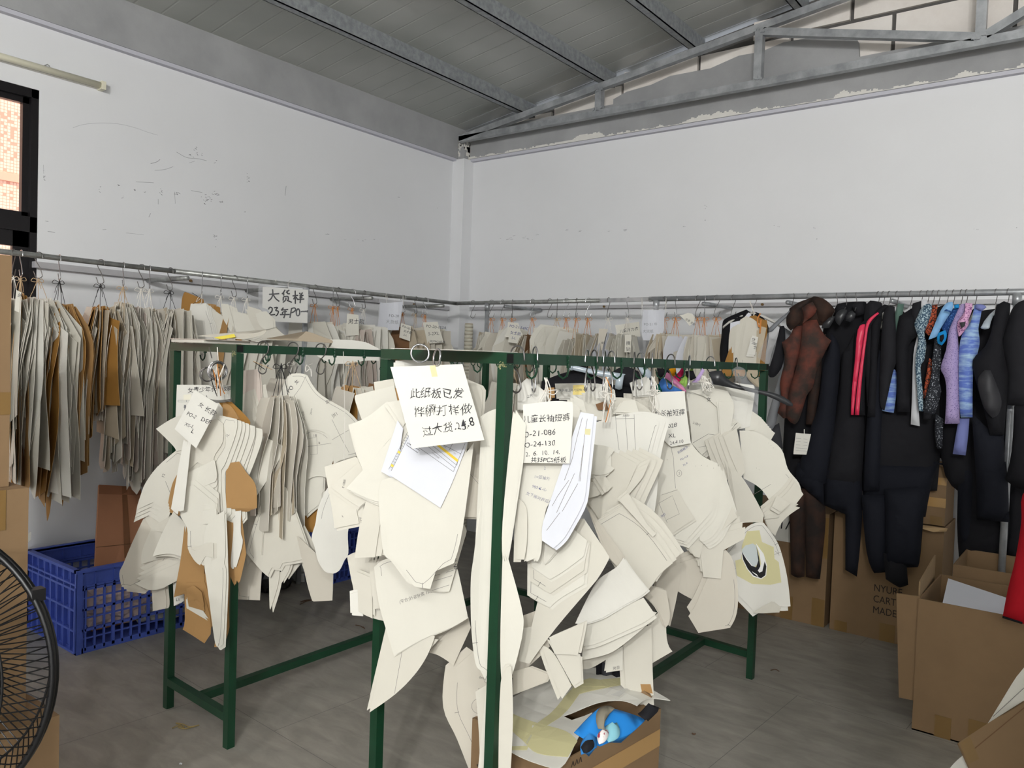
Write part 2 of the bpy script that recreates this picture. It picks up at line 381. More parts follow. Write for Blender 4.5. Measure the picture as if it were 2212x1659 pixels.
# scuff marks on the walls (dirt with a shape of its own)
M_SCUFF = mat('grey_scuff', srgb(150, 150, 154), .9); M_SCUFD = mat('dark_scuff', srgb(104, 102, 108), .9); M_SCUFL = mat('light_scuff', srgb(186, 186, 190), .9)
random.seed(11)
def scuffs(name, plane, items, mm):
    s = MB()
    for pts in items:
        q = [plane(*p) for p in pts]; s.tube(bez(q, 5) if len(q) > 2 else q, random.uniform(.0009, .0019), 5)
    structure(s.build(name, mm))
PL = lambda x, y: onx(x, y, LX - .0005); PR = lambda x, y: ony(x, y, RY - .0005)
def Z(x0, y0, k): return lambda *pp: [(x0 + p[0] / k, y0 + p[1] / k) for p in pp]
z1 = Z(0, 0, 3.16)
scuffs('trim_8', PL, [z1((498,872),(560,852),(640,842),(720,840),(820,848),(920,872),(1000,900),(1075,923))], M_SCUFL)
scuffs('trim_9', PL, [z1((1205,1038),(1260,1070),(1300,1080),(1360,1085),(1410,1098)), z1((1028,1117),(1070,1105),(1092,1088)), z1((1055,1162),(1120,1158),(1182,1138)), z1((928,1241),(1048,1248)), z1((1305,1301),(1380,1314)), z1((1192,1310),(1196,1390)), z1((1080,1360),(1080,1395)), z1((1028,1455),(1016,1482)), z1((1945,1335),(1953,1270)), z1((296,1125),(298,1185)), z1((700,1568),(725,1566)), z1((1330,1100),(1290,1112)), z1((310,1508),(330,1512)), z1((325,1580),(375,1586)), z1((860,1590),(980,1602))], M_SCUFF)
sm = []
for (cx, cy, n, sx, sy) in ((1200,1320,12,12,14),(1400,1355,16,26,18),(1470,1325,10,22,12),(1340,1040,12,45,40),(1690,1220,9,14,25),(810,1265,4,14,8),(917,1296,3,6,4),(1095,1305,6,14,16),(1510,1378,8,12,6),(1395,1388,5,8,3),(990,1310,2,8,2),(675,1290,3,5,40),(835,1340,3,14,20),(1465,1620,7,14,30),(1670,1446,3,5,3),(298,1210,6,4,40),(1480,1110,3,20,12)):
    for k in range(n):
        x = cx + random.gauss(0, sx * .6); y = cy + random.gauss(0, sy * .6); a = random.uniform(-.4, .8); L = random.uniform(3, 12)
        sm.append(z1((x, y), (x + L * math.cos(a), y + L * math.sin(a))))
scuffs('trim_10', PL, sm, M_SCUFD)
sm = []
z2 = Z(700, 0, 3.16)
for (cx, cy, n, sx, sy) in ((40,1600,5,60,8),(280,1640,6,70,10),(500,1346,1,2,2),(770,1420,1,3,2),(936,1475,2,3,6)):
    for k in range(n):
        x = cx + random.gauss(0, sx * .6); y = cy + random.gauss(0, sy * .6); L = random.uniform(3, 14); sm.append(z2((x, y), (x + L, y + L * .12)))
scuffs('trim_11', PL, sm, M_SCUFF)
sm = []
for (cx, cy, n, sx, sy) in ((1310,1620,14,110,22),(1650,1570,3,6,4),(1740,1580,3,5,6),(1940,1580,2,4,4),(2040,1570,5,12,10)):
    for k in range(n):
        x = cx + random.gauss(0, sx * .6); y = cy + random.gauss(0, sy * .6); L = random.uniform(3, 22); sm.append(z2((x, y), (x + L, y - L * .15)))
z3 = Z(1400, 0, 2.724)
for (cx, cy, n, sx, sy) in ((340,1210,3,8,14),(210,1335,3,8,3),(330,1298,2,4,2),(975,1343,3,10,4),(990,1405,2,3,5),(1930,1350,3,12,3),(2165,1338,2,3,3),(760,1330,3,20,6)):
    for k in range(n):
        x = cx + random.gauss(0, sx * .6); y = cy + random.gauss(0, sy * .6); L = random.uniform(3, 9); sm.append(z3((x, y), (x + L, y - L * .2)))
scuffs('trim_12', PR, sm, M_SCUFL)
# ------------------------------------------------------------------ pipe rails along the two walls
RAILZ = 1.907; RLX, RRY = -4.1, 4.6; PR_ = .0145
def pipe(pts, r, n=14): return MB().tube(pts, r, n)
lr = thing('pipe_rail', 'galvanised pipe hanging rail along the white window wall', 'clothes rail', (RLX, 3, 0), None)
pipe([(RLX, .2, RAILZ), (RLX, 2.33, RAILZ)], PR_ - .001).build('front_pipe', M_PIPE, lr, True)
pipe([(RLX, 2.29, RAILZ), (RLX, 4.62, RAILZ)], PR_).build('front_pipe', M_PIPE, lr, True)
M_BATT = mat('pale_grey_batten', srgb(188, 187, 190), .5, .2, noise=.08, scale=12)
MB().box((LX, 1.75, 1.885), (LX + .04, 4.98, 1.917)).build('wall_batten', M_BATT, lr)
for yy in (2.36, 3.02, 3.72, 4.45):
    pipe([(RLX + .01, yy, RAILZ - .03), (LX + .03, yy, RAILZ - .03)], .0135, 10).build('cross_arm', M_PIPE, lr, True)
for yy in (3.17,):
    pipe([(RLX - .0, yy, 0), (RLX - .0, yy, RAILZ - .012)], .017, 14).build('post', M_GALV, lr, True)
    MB().tube([(RLX, yy, RAILZ - .05), (RLX, yy, RAILZ - .008)], .021, 12).build('socket', M_GALV, lr, True)
bo = MB()
for yy in (2.62, 4.55): bo.tube([(LX + .035, yy, 1.901), (LX + .052, yy, 1.901)], .009, 6)
bo.build('bolt', mat('brass_bolt', srgb(120, 96, 60), .4, .7), lr)
rr = thing('pipe_rail', 'galvanised pipe clothes rail along the plain white wall on the garment side', 'clothes rail', (-2, RRY, 0), None)
pipe([(-4.11, RRY, RAILZ), (-2.78, RRY, RAILZ)], PR_).build('front_pipe', M_PIPE, rr, True)
MB().bar((-2.79, RRY, RAILZ), (-2.40, RRY, RAILZ + .004), .026).build('splice_tube', M_GALV, rr)
pipe([(-2.42, RRY, RAILZ + .004), (1.6, RRY, RAILZ + .004)], .0165).build('front_pipe', M_GALV, rr, True)
MB().box((-4.38, RY - .04, 1.893), (2.0, RY, 1.917)).build('wall_batten', M_BATT, rr)
for xx in (-3.62, -2.05, -1.53, -.97, .3):
    pipe([(xx, RRY + .01, RAILZ - .03), (xx - .02, RY - .03, RAILZ - .02)], .0135, 10).build('cross_arm', M_GALV, rr, True)
for xx in (-3.78, -2.37, -.40):
    pipe([(xx, RRY, 0), (xx, RRY, RAILZ - .012)], .017, 14).build('post', M_GALV, rr, True)
    MB().tube([(xx, RRY, RAILZ - .06), (xx, RRY, RAILZ - .004)], .021, 12).build('socket', M_GALV, rr, True)
bo = MB()
for xx in (-3.05, -1.85): bo.tube([(xx, RY - .036, 1.905), (xx, RY - .054, 1.905)], .009, 6)
bo.build('bolt', MATS['brass_bolt'], rr)

# ------------------------------------------------------------------ green steel racks
RT = 1.513
def green_rack(name, label, A, B, C, D):
    """A,B near corners, D,C far corners (A-D and B-C are the long sides); floor points"""
    t = thing(name, label, 'rack', ((A[0] + C[0]) / 2, (A[1] + C[1]) / 2, 0))
    w = .031; zt = RT - w / 2
    V = lambda p, z: Vector((p[0], p[1], z))
    for p in (A, B, C, D):
        m = MB().bar(V(p, 0), V(p, RT - w - .001), w)
        m.build('post', M_GREEN, t)
    for p, q in ((A, B), (D, C)):
        d = (V(q, 0) - V(p, 0)).normalized() * (w / 2)
        MB().bar(V(p, zt) - d, V(q, zt) + d, w).build('end_bar', M_GREEN, t)
        d = d * 1.05
        MB().bar(V(p, .115) + d, V(q, .115) - d, w).build('foot_bar', M_GREEN, t)
    for p, q in ((A, D), (B, C)):
        d = (V(q, 0) - V(p, 0)).normalized() * (w / 2 + .001)
        lb = MB().bar(V(p, zt) + d, V(q, zt) - d, w).build('long_bar', M_GREEN, t)
        for k in range(12):
            hk = MB(); f = .06 + k * .08; o = V(p, 0).lerp(V(q, 0), f); sx = 1
            hk.tube([o + Vector((0.0165, 0, RT - .002)), o + Vector((0.0165, 0, RT - .05)), o + Vector((.012, 0, RT - .062)), o + Vector((0, 0, RT - .07)), o + Vector((-.014, 0, RT - .062)), o + Vector((-.02, 0, RT - .048))], .0032, 6)
            for zz_ in (.008, .02, .034): hk.box(o + Vector((.014, -.006, RT - zz_ - .004)), o + Vector((.021, .006, RT - zz_ + .003)))
            hk.build('welded_hook', M_GREEN, t)
    m1 = (V(A, .115) + V(B, .115)) / 2; m2 = (V(D, .115) + V(C, .115)) / 2; d = (m2 - m1).normalized() * (w / 2 + .001)
    MB().bar(m1 + d, m2 - d, w).build('stretcher', M_GREEN, t)
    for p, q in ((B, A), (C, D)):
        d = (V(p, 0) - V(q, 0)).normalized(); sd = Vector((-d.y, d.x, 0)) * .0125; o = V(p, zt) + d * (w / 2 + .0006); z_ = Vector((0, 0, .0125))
        MB().add([o - sd - z_, o + sd - z_, o + sd + z_, o - sd + z_], [(0, 1, 2, 3)]).build('open_end_shade', M_DARK, t)  # flat dark patch stands for the shade inside the hollow tube
    wd = MB(); rn_ = random.Random(4)
    for k in range(26):
        o = V(B, RT - w - .002) + Vector((rn_.gauss(0, .008), -w / 2 - .0005, rn_.gauss(0, .005))); s_ = rn_.uniform(.0008, .0022)
        wd.box(o - Vector((s_, .0006, s_)), o + Vector((s_, .0006, s_)))
    wd.build('chipped_paint', mat('bare_steel_chip', srgb(150, 150, 110), .6), t)
    return t
LA, LB, LC, LD = (-3.05, 1.715), (-2.575, 1.69), (-2.60, 3.72), (-3.07, 3.74)
QA, QB, QC, QD = (-1.80, 1.71), (-1.29, 1.655), (-1.32, 3.69), (-1.83, 3.73)
green_rack('pattern_rack', 'green square tube rack nearest the window wall', LA, LB, LC, LD)
green_rack('pattern_rack', 'green square tube rack standing nearer the camera over the carton of blue garments', QA, QB, QC, QD)
# ------------------------------------------------------------------ card and paper
def card(name, rgb, tr=.1): return mat(name, srgb(*rgb), .72, noise=.045, scale=4, spec=.25, transl=tr)
CARD = card('cream_card', (226, 223, 212)); CARD2 = card('ivory_card', (219, 215, 203)); CARD3 = card('greyed_card', (211, 205, 192))
WHITE = card('white_card', (232, 230, 222)); PINKC = card('rosy_card', (216, 203, 193)); PAPER = card('printer_paper', (224, 226, 234), .06)
KRAFT = mat('kraft_card', srgb(180, 140, 90), .75, noise=.08, scale=5, transl=.12); KRAFTD = mat('dark_kraft_card', srgb(168, 122, 58), .75, noise=.08, scale=5, transl=.12)
KRAFTR = mat('brown_card', srgb(134, 98, 66), .75, noise=.1, scale=5, transl=.08)
DUST = mat('aged_card', srgb(200, 187, 164), .8, noise=.08, scale=6, transl=.1)
EDGE = {}
for _m in (CARD, CARD2, CARD3, WHITE, PINKC): EDGE[_m.name] = mat('pale_core_highlight', srgb(240, 237, 226), .8)  # core colour lightened to carry the highlight on card edges
EDGE['aged_card'] = mat('aged_core_highlight', srgb(222, 214, 198), .8); EDGE['kraft_card'] = EDGE['dark_kraft_card'] = mat('kraft_core_highlight', srgb(206, 168, 116), .8)
TAPE = mat('masking_tape', srgb(208, 202, 156), .5)
INK = mat('black_marker', srgb(26, 24, 30), .5); INKB = mat('blue_ballpoint', srgb(74, 78, 124), .6); PENCIL = mat('grey_pencil', srgb(122, 118, 114), .7)
PRINT = mat('printed_grey', srgb(120, 120, 122), .7); YELLOW = mat('yellow_highlight', srgb(232, 200, 70), .6); NOTE = mat('yellow_note', srgb(248, 226, 140), .6)
STR_W = mat('white_string', srgb(232, 228, 220), .8); STR_K = mat('black_string', srgb(22, 22, 24), .7); STR_O = mat('orange_string', srgb(206, 136, 72), .8); STR_T = mat('tan_string', srgb(196, 168, 132), .8)
STEEL = mat('bright_steel_wire', srgb(190, 190, 192), .25, .9); STEELD = mat('dull_steel_wire', srgb(120, 118, 116), .35, .8)
PAL = {'c': [CARD, CARD, CARD2, WHITE, CARD2], 'g': [DUST, CARD3, CARD2, CARD2, CARD3], 'k': [KRAFT, KRAFTD, KRAFTD, KRAFT], 'm': [CARD2, KRAFTD, CARD, CARD3, KRAFT],
       'p': [PINKC, CARD2, CARD3, PINKC], 'r': [KRAFTR, PINKC, DUST, KRAFTR], 's': [CARD3, DUST, CARD2, PAPER], 'h': [DUST, CARD3, DUST, KRAFTR], 'e': [KRAFTD, DUST, CARD3, DUST, CARD2]}

def smooth_poly(P, corner=34, n=4):
    P = [Vector((p[0], p[1])) for p in P]; m = len(P); sharp = []
    for i in range(m):
        a = P[i] - P[i - 1]; b = P[(i + 1) % m] - P[i]
        sharp.append(a.length < 1e-9 or b.length < 1e-9 or abs(a.angle(b)) > R(corner))
    out = []
    for i in range(m):
        p0, p1, p2, p3 = P[i - 1], P[i], P[(i + 1) % m], P[(i + 2) % m]
        t1 = Vector((0, 0)) if sharp[i] else (p2 - p0) * .5
        t2 = Vector((0, 0)) if sharp[(i + 1) % m] else (p3 - p1) * .5
        if sharp[i] and sharp[(i + 1) % m]: out.append(p1); continue
        if sharp[i]: t1 = (p2 - p1) * 1.2 - t2 * .4
        if sharp[(i + 1) % m]: t2 = (p2 - p1) * 1.2 - t1 * .4
        for k in range(n):
            t = k / n; h = t*t*t; q = t*t
            out.append((2*h - 3*q + 1) * p1 + (h - 2*q + t) * t1 + (-2*h + 3*q) * p2 + (h - q) * t2)
    return out

def flat_mesh(poly, dirs, step):
    """fills a 2D outline and cuts it across the given directions"""
    bm = bmesh.new()
    vs = [bm.verts.new((p[0], p[1], 0)) for p in poly]
    try: bm.faces.new(vs)
    except ValueError: pass
    for dx, dy in dirs:
        ss = [p[0] * dx + p[1] * dy for p in poly]; a, b = min(ss), max(ss); k = max(1, min(14, int((b - a) / step)))
        for i in range(1, k):
            s = a + (b - a) * i / k + 1e-5
            bmesh.ops.bisect_plane(bm, geom=bm.verts[:] + bm.edges[:] + bm.faces[:], dist=1e-6, plane_co=(dx * s, dy * s, 0), plane_no=(dx, dy, 0))
    bmesh.ops.triangulate(bm, faces=bm.faces[:], ngon_method='EAR_CLIP')
    bm.verts.index_update(); bm.verts.ensure_lookup_table()
    v = [(w.co.x, w.co.y) for w in bm.verts]
    f = []
    for t in bm.faces:
        t.normal_update()
        i = [w.index for w in t.verts]
        f.append(tuple(i if t.normal.z > 0 else i[::-1]))
    bm.free()
    edges = {}
    for t in f:
        for i in range(len(t)):
            e = (t[i], t[(i + 1) % len(t)]); edges[e] = 1
    rim = [e for e in edges if (e[1], e[0]) not in edges]
    return v, f, rim

class Sheet:
    """a card on the frame O,U,V,N, bent by the height field w(u,v)"""
    def __init__(s, O, U, V, N, w): s.O, s.U, s.V, s.N, s.w = Vector(O), Vector(U), Vector(V), Vector(N), w
    def at(s, u, v, lift=0.0): return s.O + s.U * u + s.V * v + s.N * (s.w(u, v) + lift)
    def uv(s, px, py):
        p = on(px, py, s.N, s.O) - s.O; return (p.dot(s.U), p.dot(s.V))
    def build(s, name, poly, m, parent, dirs=((0, 1),), step=.05, t=.0013):
        v, f, rim = flat_mesh(poly, dirs, step); n = len(v)
        vs = [s.at(a, b, t / 2) for a, b in v] + [s.at(a, b, -t / 2) for a, b in v]
        fs = list(f) + [tuple(i + n for i in q[::-1]) for q in f] + [(a, a + n, b + n, b) for a, b in rim]
        s.obj = mesh_obj(name, vs, fs, m, parent)
        if m.name in EDGE:                                   # pale card core along the cut edge, with a painted edge highlight
            s.obj.data.materials.append(EDGE[m.name]); k = 2 * len(f)
            for i in range(k, len(fs)): s.obj.data.polygons[i].material_index = 1
        return s.obj
    def line(s, pts, m=None, wd=.0011, name='pencil_line', lift=.0012, closed=False, parent=None):
        vs = []; fs = []; P = [Vector(p) for p in pts]
        if closed: P.append(P[0])
        Q = []
        for a, b in zip(P, P[1:]):
            k = max(1, int((b - a).length / .03)); Q += [a.lerp(b, i / k) for i in range(k)]
        Q.append(P[-1])
        for i, p in enumerate(Q):
            d = (Q[min(i + 1, len(Q) - 1)] - Q[max(i - 1, 0)]); d = Vector((-d.y, d.x)).normalized() * wd / 2 if d.length else Vector((0, wd / 2))
            vs += [s.at(p.x + d.x, p.y + d.y, lift), s.at(p.x - d.x, p.y - d.y, lift)]
            if i: k = 2 * i; fs.append((k - 2, k - 1, k + 1, k))
        return mesh_obj(name, vs, fs, m or PENCIL, parent or s.obj)
    def patch(s, poly, m, name='tape_strip', lift=.0013, parent=None):
        v, f, rim = flat_mesh(poly, ((0, 1), (1, 0)), .05)
        return mesh_obj(name, [s.at(a, b, lift) for a, b in v], f, m, parent or s.obj)
    def write(s, text, u, v, size, ang=0.0, m=None, shear=.12, thin=.0, jit=.06, mirror=False, name='handwriting', parent=None, squash=1.0, lift=.0014):
        """lettering laid on the card; jit gives a hand-drawn wobble"""
        key = (text, thin)
        if key not in TXT:
            cu = bpy.data.curves.new('lettering', 'FONT'); cu.body = text; cu.offset = thin; cu.resolution_u = 3; cu.space_line = 1.1
            o = bpy.data.objects.new('lettering', cu); COL.objects.link(o)
            dg = bpy.context.evaluated_depsgraph_get(); me = bpy.data.meshes.new_from_object(o.evaluated_get(dg))
            TXT[key] = ([(q.co.x, q.co.y) for q in me.vertices], [tuple(p.vertices) for p in me.polygons])
            bpy.data.objects.remove(o); bpy.data.curves.remove(cu); bpy.data.meshes.remove(me)
        tv, tf = TXT[key]
        if not tf: return None
        ca, sa = math.cos(ang), math.sin(ang); out = []
        for x, y in tv:
            jx = jit * (math.sin(y * 5.1 + x * 2.3) * .6 + math.sin(x * 7.7 + 1.3) * .4); jy = jit * (math.sin(x * 4.3 + y * 1.7) * .7 + math.sin(x * 1.1) * .8)
            X = (x * squash + shear * y + jx) * size; Y = (y + jy) * size
            if mirror: X = -X
            out.append(s.at(u + X * ca - Y * sa, v + X * sa + Y * ca, lift))
        return mesh_obj(name, out, tf if not mirror else [q[::-1] for q in tf], m or INK, parent or s.obj)
TXT = {}

def rotz(v, a):
    c, s = math.cos(a), math.sin(a); return Vector((v[0] * c - v[1] * s, v[0] * s + v[1] * c, 0))
ZUP = Vector((0, 0, 1))
def bendfn(k, ang, ripple=0.0, ph=0.0, fr=9.0):
    c, s = math.cos(ang), math.sin(ang)
    return lambda u, v: k * (u * c + v * s) ** 2 + ripple * math.sin((u * c + v * s) * fr + ph)

class Bundle:
    """cards tied together and hung at P0, facing n0; sheets traced on planes d in front of it"""
    def __init__(s, label, P0, face, group=None, name='pattern_bundle', cat='sewing patterns', part='pattern_sheet', kz=(0, 0, 1.0)):
        s.P = Vector(P0); f = Vector(face); f.z = 0; s.n = f.normalized(); s.kz = kz; s.part = part
        s.root = thing(name, label, cat, s.P, group); s.i = 0; s.step = .012; s.rng = random.Random(label)
    def px(s, p): return (s.kz[0] + p[0] / s.kz[2], s.kz[1] + p[1] / s.kz[2])
    def sheet(s, m, pts, d=None, yaw=0.0, k=None, ang=None, copies=None, sh=None, cm=None, ripple=.0, corner=34, name=None, gap=.0055, ph=0.0):
        if isinstance(pts, str): pts = [tuple(map(float, q.split(','))) for q in pts.split()]
        if sh is None: sh = (s.rng.choice((-1, 1)) * s.rng.uniform(.003, .007), s.rng.uniform(-.009, .004))
        if copies is None: copies = 1 if m.name in EDGE and name is None and s.root.name.startswith('pattern_bundle') else 0
        pp = [s.px(p) for p in pts]
        if d is None: s.i += 1; d = s.i * s.step
        cx = sum(p[0] for p in pp) / len(pp); cy = sum(p[1] for p in pp) / len(pp)
        C = on(cx, cy, s.n, s.P + s.n * d); N = rotz(s.n, R(yaw)); U = ZUP.cross(N)
        if k is None: k = s.rng.uniform(-.3, .5); ang = s.rng.choice((0, 1.2, -1.2, .5, -.5)) + s.rng.uniform(-.3, .3) if ang is None else ang
        if ang is None: ang = s.rng.uniform(-.35, .35)
        sh_ = Sheet(C, U, ZUP, N, bendfn(k, ang, ripple, ph))
        poly = smooth_poly([sh_.uv(*p) for p in pp], corner)
        ar = sum(poly[i - 1][0] * poly[i][1] - poly[i][0] * poly[i - 1][1] for i in range(len(poly)))
        if ar < 0: poly = poly[::-1]
        dirs = ((math.cos(ang), math.sin(ang)),)
        sh_.build(name or s.part, poly, m, s.root, dirs, .03 if ripple or name or abs(k) > .6 else .05); sh_.poly = poly
        if copies and m.name in EDGE and abs(sum(poly[j - 1].x * poly[j].y - poly[j].x * poly[j - 1].y for j in range(len(poly)))) > .05:
            nP = len(poly); i0 = s.rng.randrange(nP); L_ = []          # pencilled seam line a centimetre inside part of the edge
            for j in range(i0, i0 + int(nP * s.rng.uniform(.2, .45))):
                p, q = poly[j % nP], poly[(j + 1) % nP]; e = (q - p)
                if e.length > 1e-5: L_.append((p + q) / 2 + Vector((-e.y, e.x)).normalized() * .011)
            if len(L_) > 2: sh_.line(L_)
            p, q = poly[(i0 + 3) % nP], poly[(i0 + 4) % nP]; e = Vector((-(q - p).y, (q - p).x)).normalized()
            sh_.line([(p + q) / 2, (p + q) / 2 + e * .014], m=INK)
        for j in range(1, copies + 1):
            g = Sheet(C - N * gap * j + U * sh[0] * 1.5 * j + ZUP * sh[1] * 1.5 * j, U, ZUP, N, sh_.w)
            a = s.rng.uniform(-.012, .012) * j; ca, sa = math.cos(a), math.sin(a)
            g.build(name or s.part, [Vector((p.x * ca - p.y * sa, p.x * sa + p.y * ca)) for p in poly], (cm or m) if not isinstance(cm, list) else cm[j % len(cm)], s.root, dirs, .06)
        return sh_
    def text(s, sh_, t, p, q, h, **kw):
        """writes t from pixel p towards q, letters h pixels tall"""
        a = Vector(sh_.uv(*s.px(p))); b = Vector(sh_.uv(*s.px(q))); c = Vector(sh_.uv(*s.px((p[0], p[1] - h))))
        return sh_.write(t, a.x, a.y, (c - a).length, math.atan2(b.y - a.y, b.x - a.x), **kw)
    def line(s, sh_, pts, **kw): return sh_.line([sh_.uv(*s.px(p)) for p in pts], **kw)
    def patch(s, sh_, pts, m, **kw): return sh_.patch([Vector(sh_.uv(*s.px(p))) for p in pts], m, **kw)
    def string(s, pts, m=None, r=.0014, name='string'): return MB().tube(pts, r, 5).build(name, m or STR_W, s.root)

def tangle(b, T, low, n, mats=None, lean=.03):
    """loose loops of string between a hook at T and the cards at low"""
    g = b.rng; T = Vector(T); low = Vector(low); U = ZUP.cross(b.n)
    J = lambda k: U * g.uniform(-k, k) + b.n * g.uniform(0, k)
    for k in range(n):
        m = (mats or [STR_W])[k % len(mats or [STR_W])]
        b.string(bez([T + J(.006), T.lerp(low, .3) + J(.016), T.lerp(low, .65) + J(.02), low + J(.02)], 4), m, .0014)
    c = T.lerp(low, .35) + b.n * .02
    for k in range(max(2, n // 2)):
        a = g.uniform(-1.2, 1.2); e = U * math.sin(a) * g.uniform(.02, .04) - ZUP * g.uniform(-.015, .04)
        f = U * math.sin(a + .8) * .03 - ZUP * g.uniform(.0, .05)
        b.string(bez([c, c + e * .7 + b.n * .01, c + e + f * .3, c + f * .8, c], 4), (mats or [STR_W])[k % len(mats or [STR_W])], .0014)
def s_hook(label, top, drop, side, m=None, r=.0019, group=None, name='steel_hook', rr=.017):
    """S-shaped wire hook over a bar centred at 'top'; returns the lowest point"""
    T = Vector(top); A = Vector(side).normalized()
    P = [T - A * rr * 1.2 - ZUP * .012]
    for k in range(7): a = math.pi * (1 - k / 6); P.append(T + A * math.cos(a) * rr * 1.15 + ZUP * (math.sin(a) * rr * 1.1 + .001))
    P += [T + A * rr * .9 - ZUP * .02, T - A * rr * .3 - ZUP * drop * .5]
    c = T - ZUP * (drop - .016)
    for k in range(7): a = math.pi + math.pi * k / 6 * 1.02; P.append(c + A * math.cos(a) * .018 + ZUP * math.sin(a) * .016)
    P.append(c + A * .026 + ZUP * .018)
    o = MB().tube(bez(P, 3), r, 6).build(name, m or STEEL, None, True)
    tag(o, label, 'hook', group); return T - ZUP * drop

SHAPES = {
 'leg': [(-.25,0),(.3,-.02),(.42,-.25),(.3,-.6),(.22,-1),(-.12,-.98),(-.2,-.6),(-.45,-.28)],
 'sleeve': [(-.15,0),(.2,-.01),(.5,-.2),(.35,-.5),(.25,-.95),(-.2,-1),(-.35,-.5),(-.5,-.18)],
 'torso': [(-.3,0),(.1,0),(.2,-.12),(.5,-.18),(.42,-.5),(.5,-1),(-.45,-.97),(-.38,-.5),(-.5,-.2)],
 'strip': [(-.15,0),(.15,0),(.2,-.97),(.05,-1),(-.18,-.98)],
 'curve': [(-.1,0),(.25,-.02),(.45,-.3),(.5,-.62),(.2,-1),(-.05,-.9),(-.35,-.55),(-.4,-.25)],
 'panel': [(-.4,0),(.4,-.03),(.45,-.9),(.1,-1),(-.42,-.92)],
 'blade': [(-.2,0),(.2,0),(.4,-.3),(.25,-.7),(.02,-1),(-.12,-.7),(-.35,-.3)]}
def fan(label, P, axis, n, W, L0, L1, spread, pal, seed, drop=.07, yaw0=0.0, fy=14.0, shapes=('leg', 'sleeve', 'torso', 'strip', 'curve', 'panel'), smat=None, group='hanging pattern bundles', tags=(), skew=0.0, nstr=3, bow=True, top=.35):
    """cards strung side by side like pages, tied at the top and spreading towards the foot"""
    rnd = random.Random(seed); A = Vector(axis).normalized(); P = Vector(P)
    root = thing('pattern_bundle', label, 'sewing patterns', P, group)
    for i in range(n):
        f = i / max(1, n - 1) - .5; yaw = yaw0 + f * fy + rnd.gauss(0, 6.0)
        N = rotz(A, R(yaw)); U = ZUP.cross(N)
        L = rnd.uniform(L0, L1); w = W * rnd.uniform(.7, 1.08); sp = SHAPES[rnd.choice(shapes)]
        fl = rnd.choice((-1, 1)); hx = rnd.uniform(-.12, .12)
        a = rnd.gauss(0, .05) + skew; ca, sa = math.cos(a), math.sin(a)
        poly = smooth_poly([((p[0] * fl - hx) * w, p[1] * L + .02 + rnd.uniform(-.004, .004)) for p in sp], 42, 3)
        poly = [Vector((p.x * ca - p.y * sa, p.x * sa + p.y * ca)) for p in poly]
        ar = sum(poly[j - 1].x * poly[j].y - poly[j].x * poly[j - 1].y for j in range(len(poly)))
        if ar < 0: poly = poly[::-1]
        off = f * spread * (1 - top); rp = rnd.uniform(0, .008); ph = rnd.uniform(0, 6)
        wf = (lambda off, rp, ph: lambda u, v: off * (1 - math.exp(min(v, 0) / .22)) + rp * math.sin(v * 7 + ph) * min(1, -v * 3 if v < 0 else 0))(off, rp, ph)
        O = P - ZUP * (drop + rnd.uniform(0, .02)) + A * f * spread * top
        Sheet(O, U, ZUP, N, wf).build('pattern_sheet', poly, rnd.choice(PAL[pal]), root, ((0, 1),), .09, .0016)
    sm = smat or STR_W
    st = MB()
    for k in range(nstr):
        f = (k / max(1, nstr - 1) - .5) if nstr > 1 else 0
        q = P - ZUP * (drop + .005) + A * f * spread * top
        st.tube([P + ZUP * .004, P.lerp(q, .5) + A * rnd.uniform(-.004, .004), q], .0013, 5)
    if bow:
        c = P - ZUP * .012; B = rotz(A, R(90))
        for sgn in (-1, 1):
            st.tube(bez([c, c + A * sgn * .018 + ZUP * .012 + B * .01, c + A * sgn * .028 - ZUP * .002 + B * .012, c + A * sgn * .012 - ZUP * .006 + B * .006, c], 3), .0015, 5)
            st.tube(bez([c, c + A * sgn * .01 - ZUP * .02 + B * .008, c + A * sgn * .016 - ZUP * rnd.uniform(.035, .06) + B * .01], 3), .0013, 5)
    st.build('string', sm, root)
    return root
def hang_tag(root, px0, lines, plane_p, face, m=None, ink=None, size=None, hpx=12, yaw=0, skew=0.0, kz=(0, 0, 1.0)):
    """a small card tag with handwriting traced at its place in front of a bundle"""
    n = Vector(face).normalized(); pts = [(kz[0] + a / kz[2], kz[1] + b / kz[2]) for a, b in px0]
    cx = sum(p[0] for p in pts) / len(pts); cy = sum(p[1] for p in pts) / len(pts)
    C = on(cx, cy, n, plane_p); N = rotz(n, R(yaw)); sh_ = Sheet(C, ZUP.cross(N), ZUP, N, bendfn(.8, 0))
    poly = [Vector(sh_.uv(*p)) for p in pts]
    ar = sum(poly[j - 1].x * poly[j].y - poly[j].x * poly[j - 1].y for j in range(len(poly)))
    if ar < 0: poly = poly[::-1]
    sh_.build('name_tag', poly, m or CARD, root, ((1, 0),), .03)
    for t, p, q, h in lines:
        p = (kz[0] + p[0] / kz[2], kz[1] + p[1] / kz[2]); q = (kz[0] + q[0] / kz[2], kz[1] + q[1] / kz[2]); h = h / kz[2]
        a = Vector(sh_.uv(*p)); b = Vector(sh_.uv(*q)); c = Vector(sh_.uv(p[0], p[1] - h))
        sh_.write(t, a.x, a.y, (c - a).length, math.atan2(b.y - a.y, b.x - a.x), m=ink or INK)
    return sh_
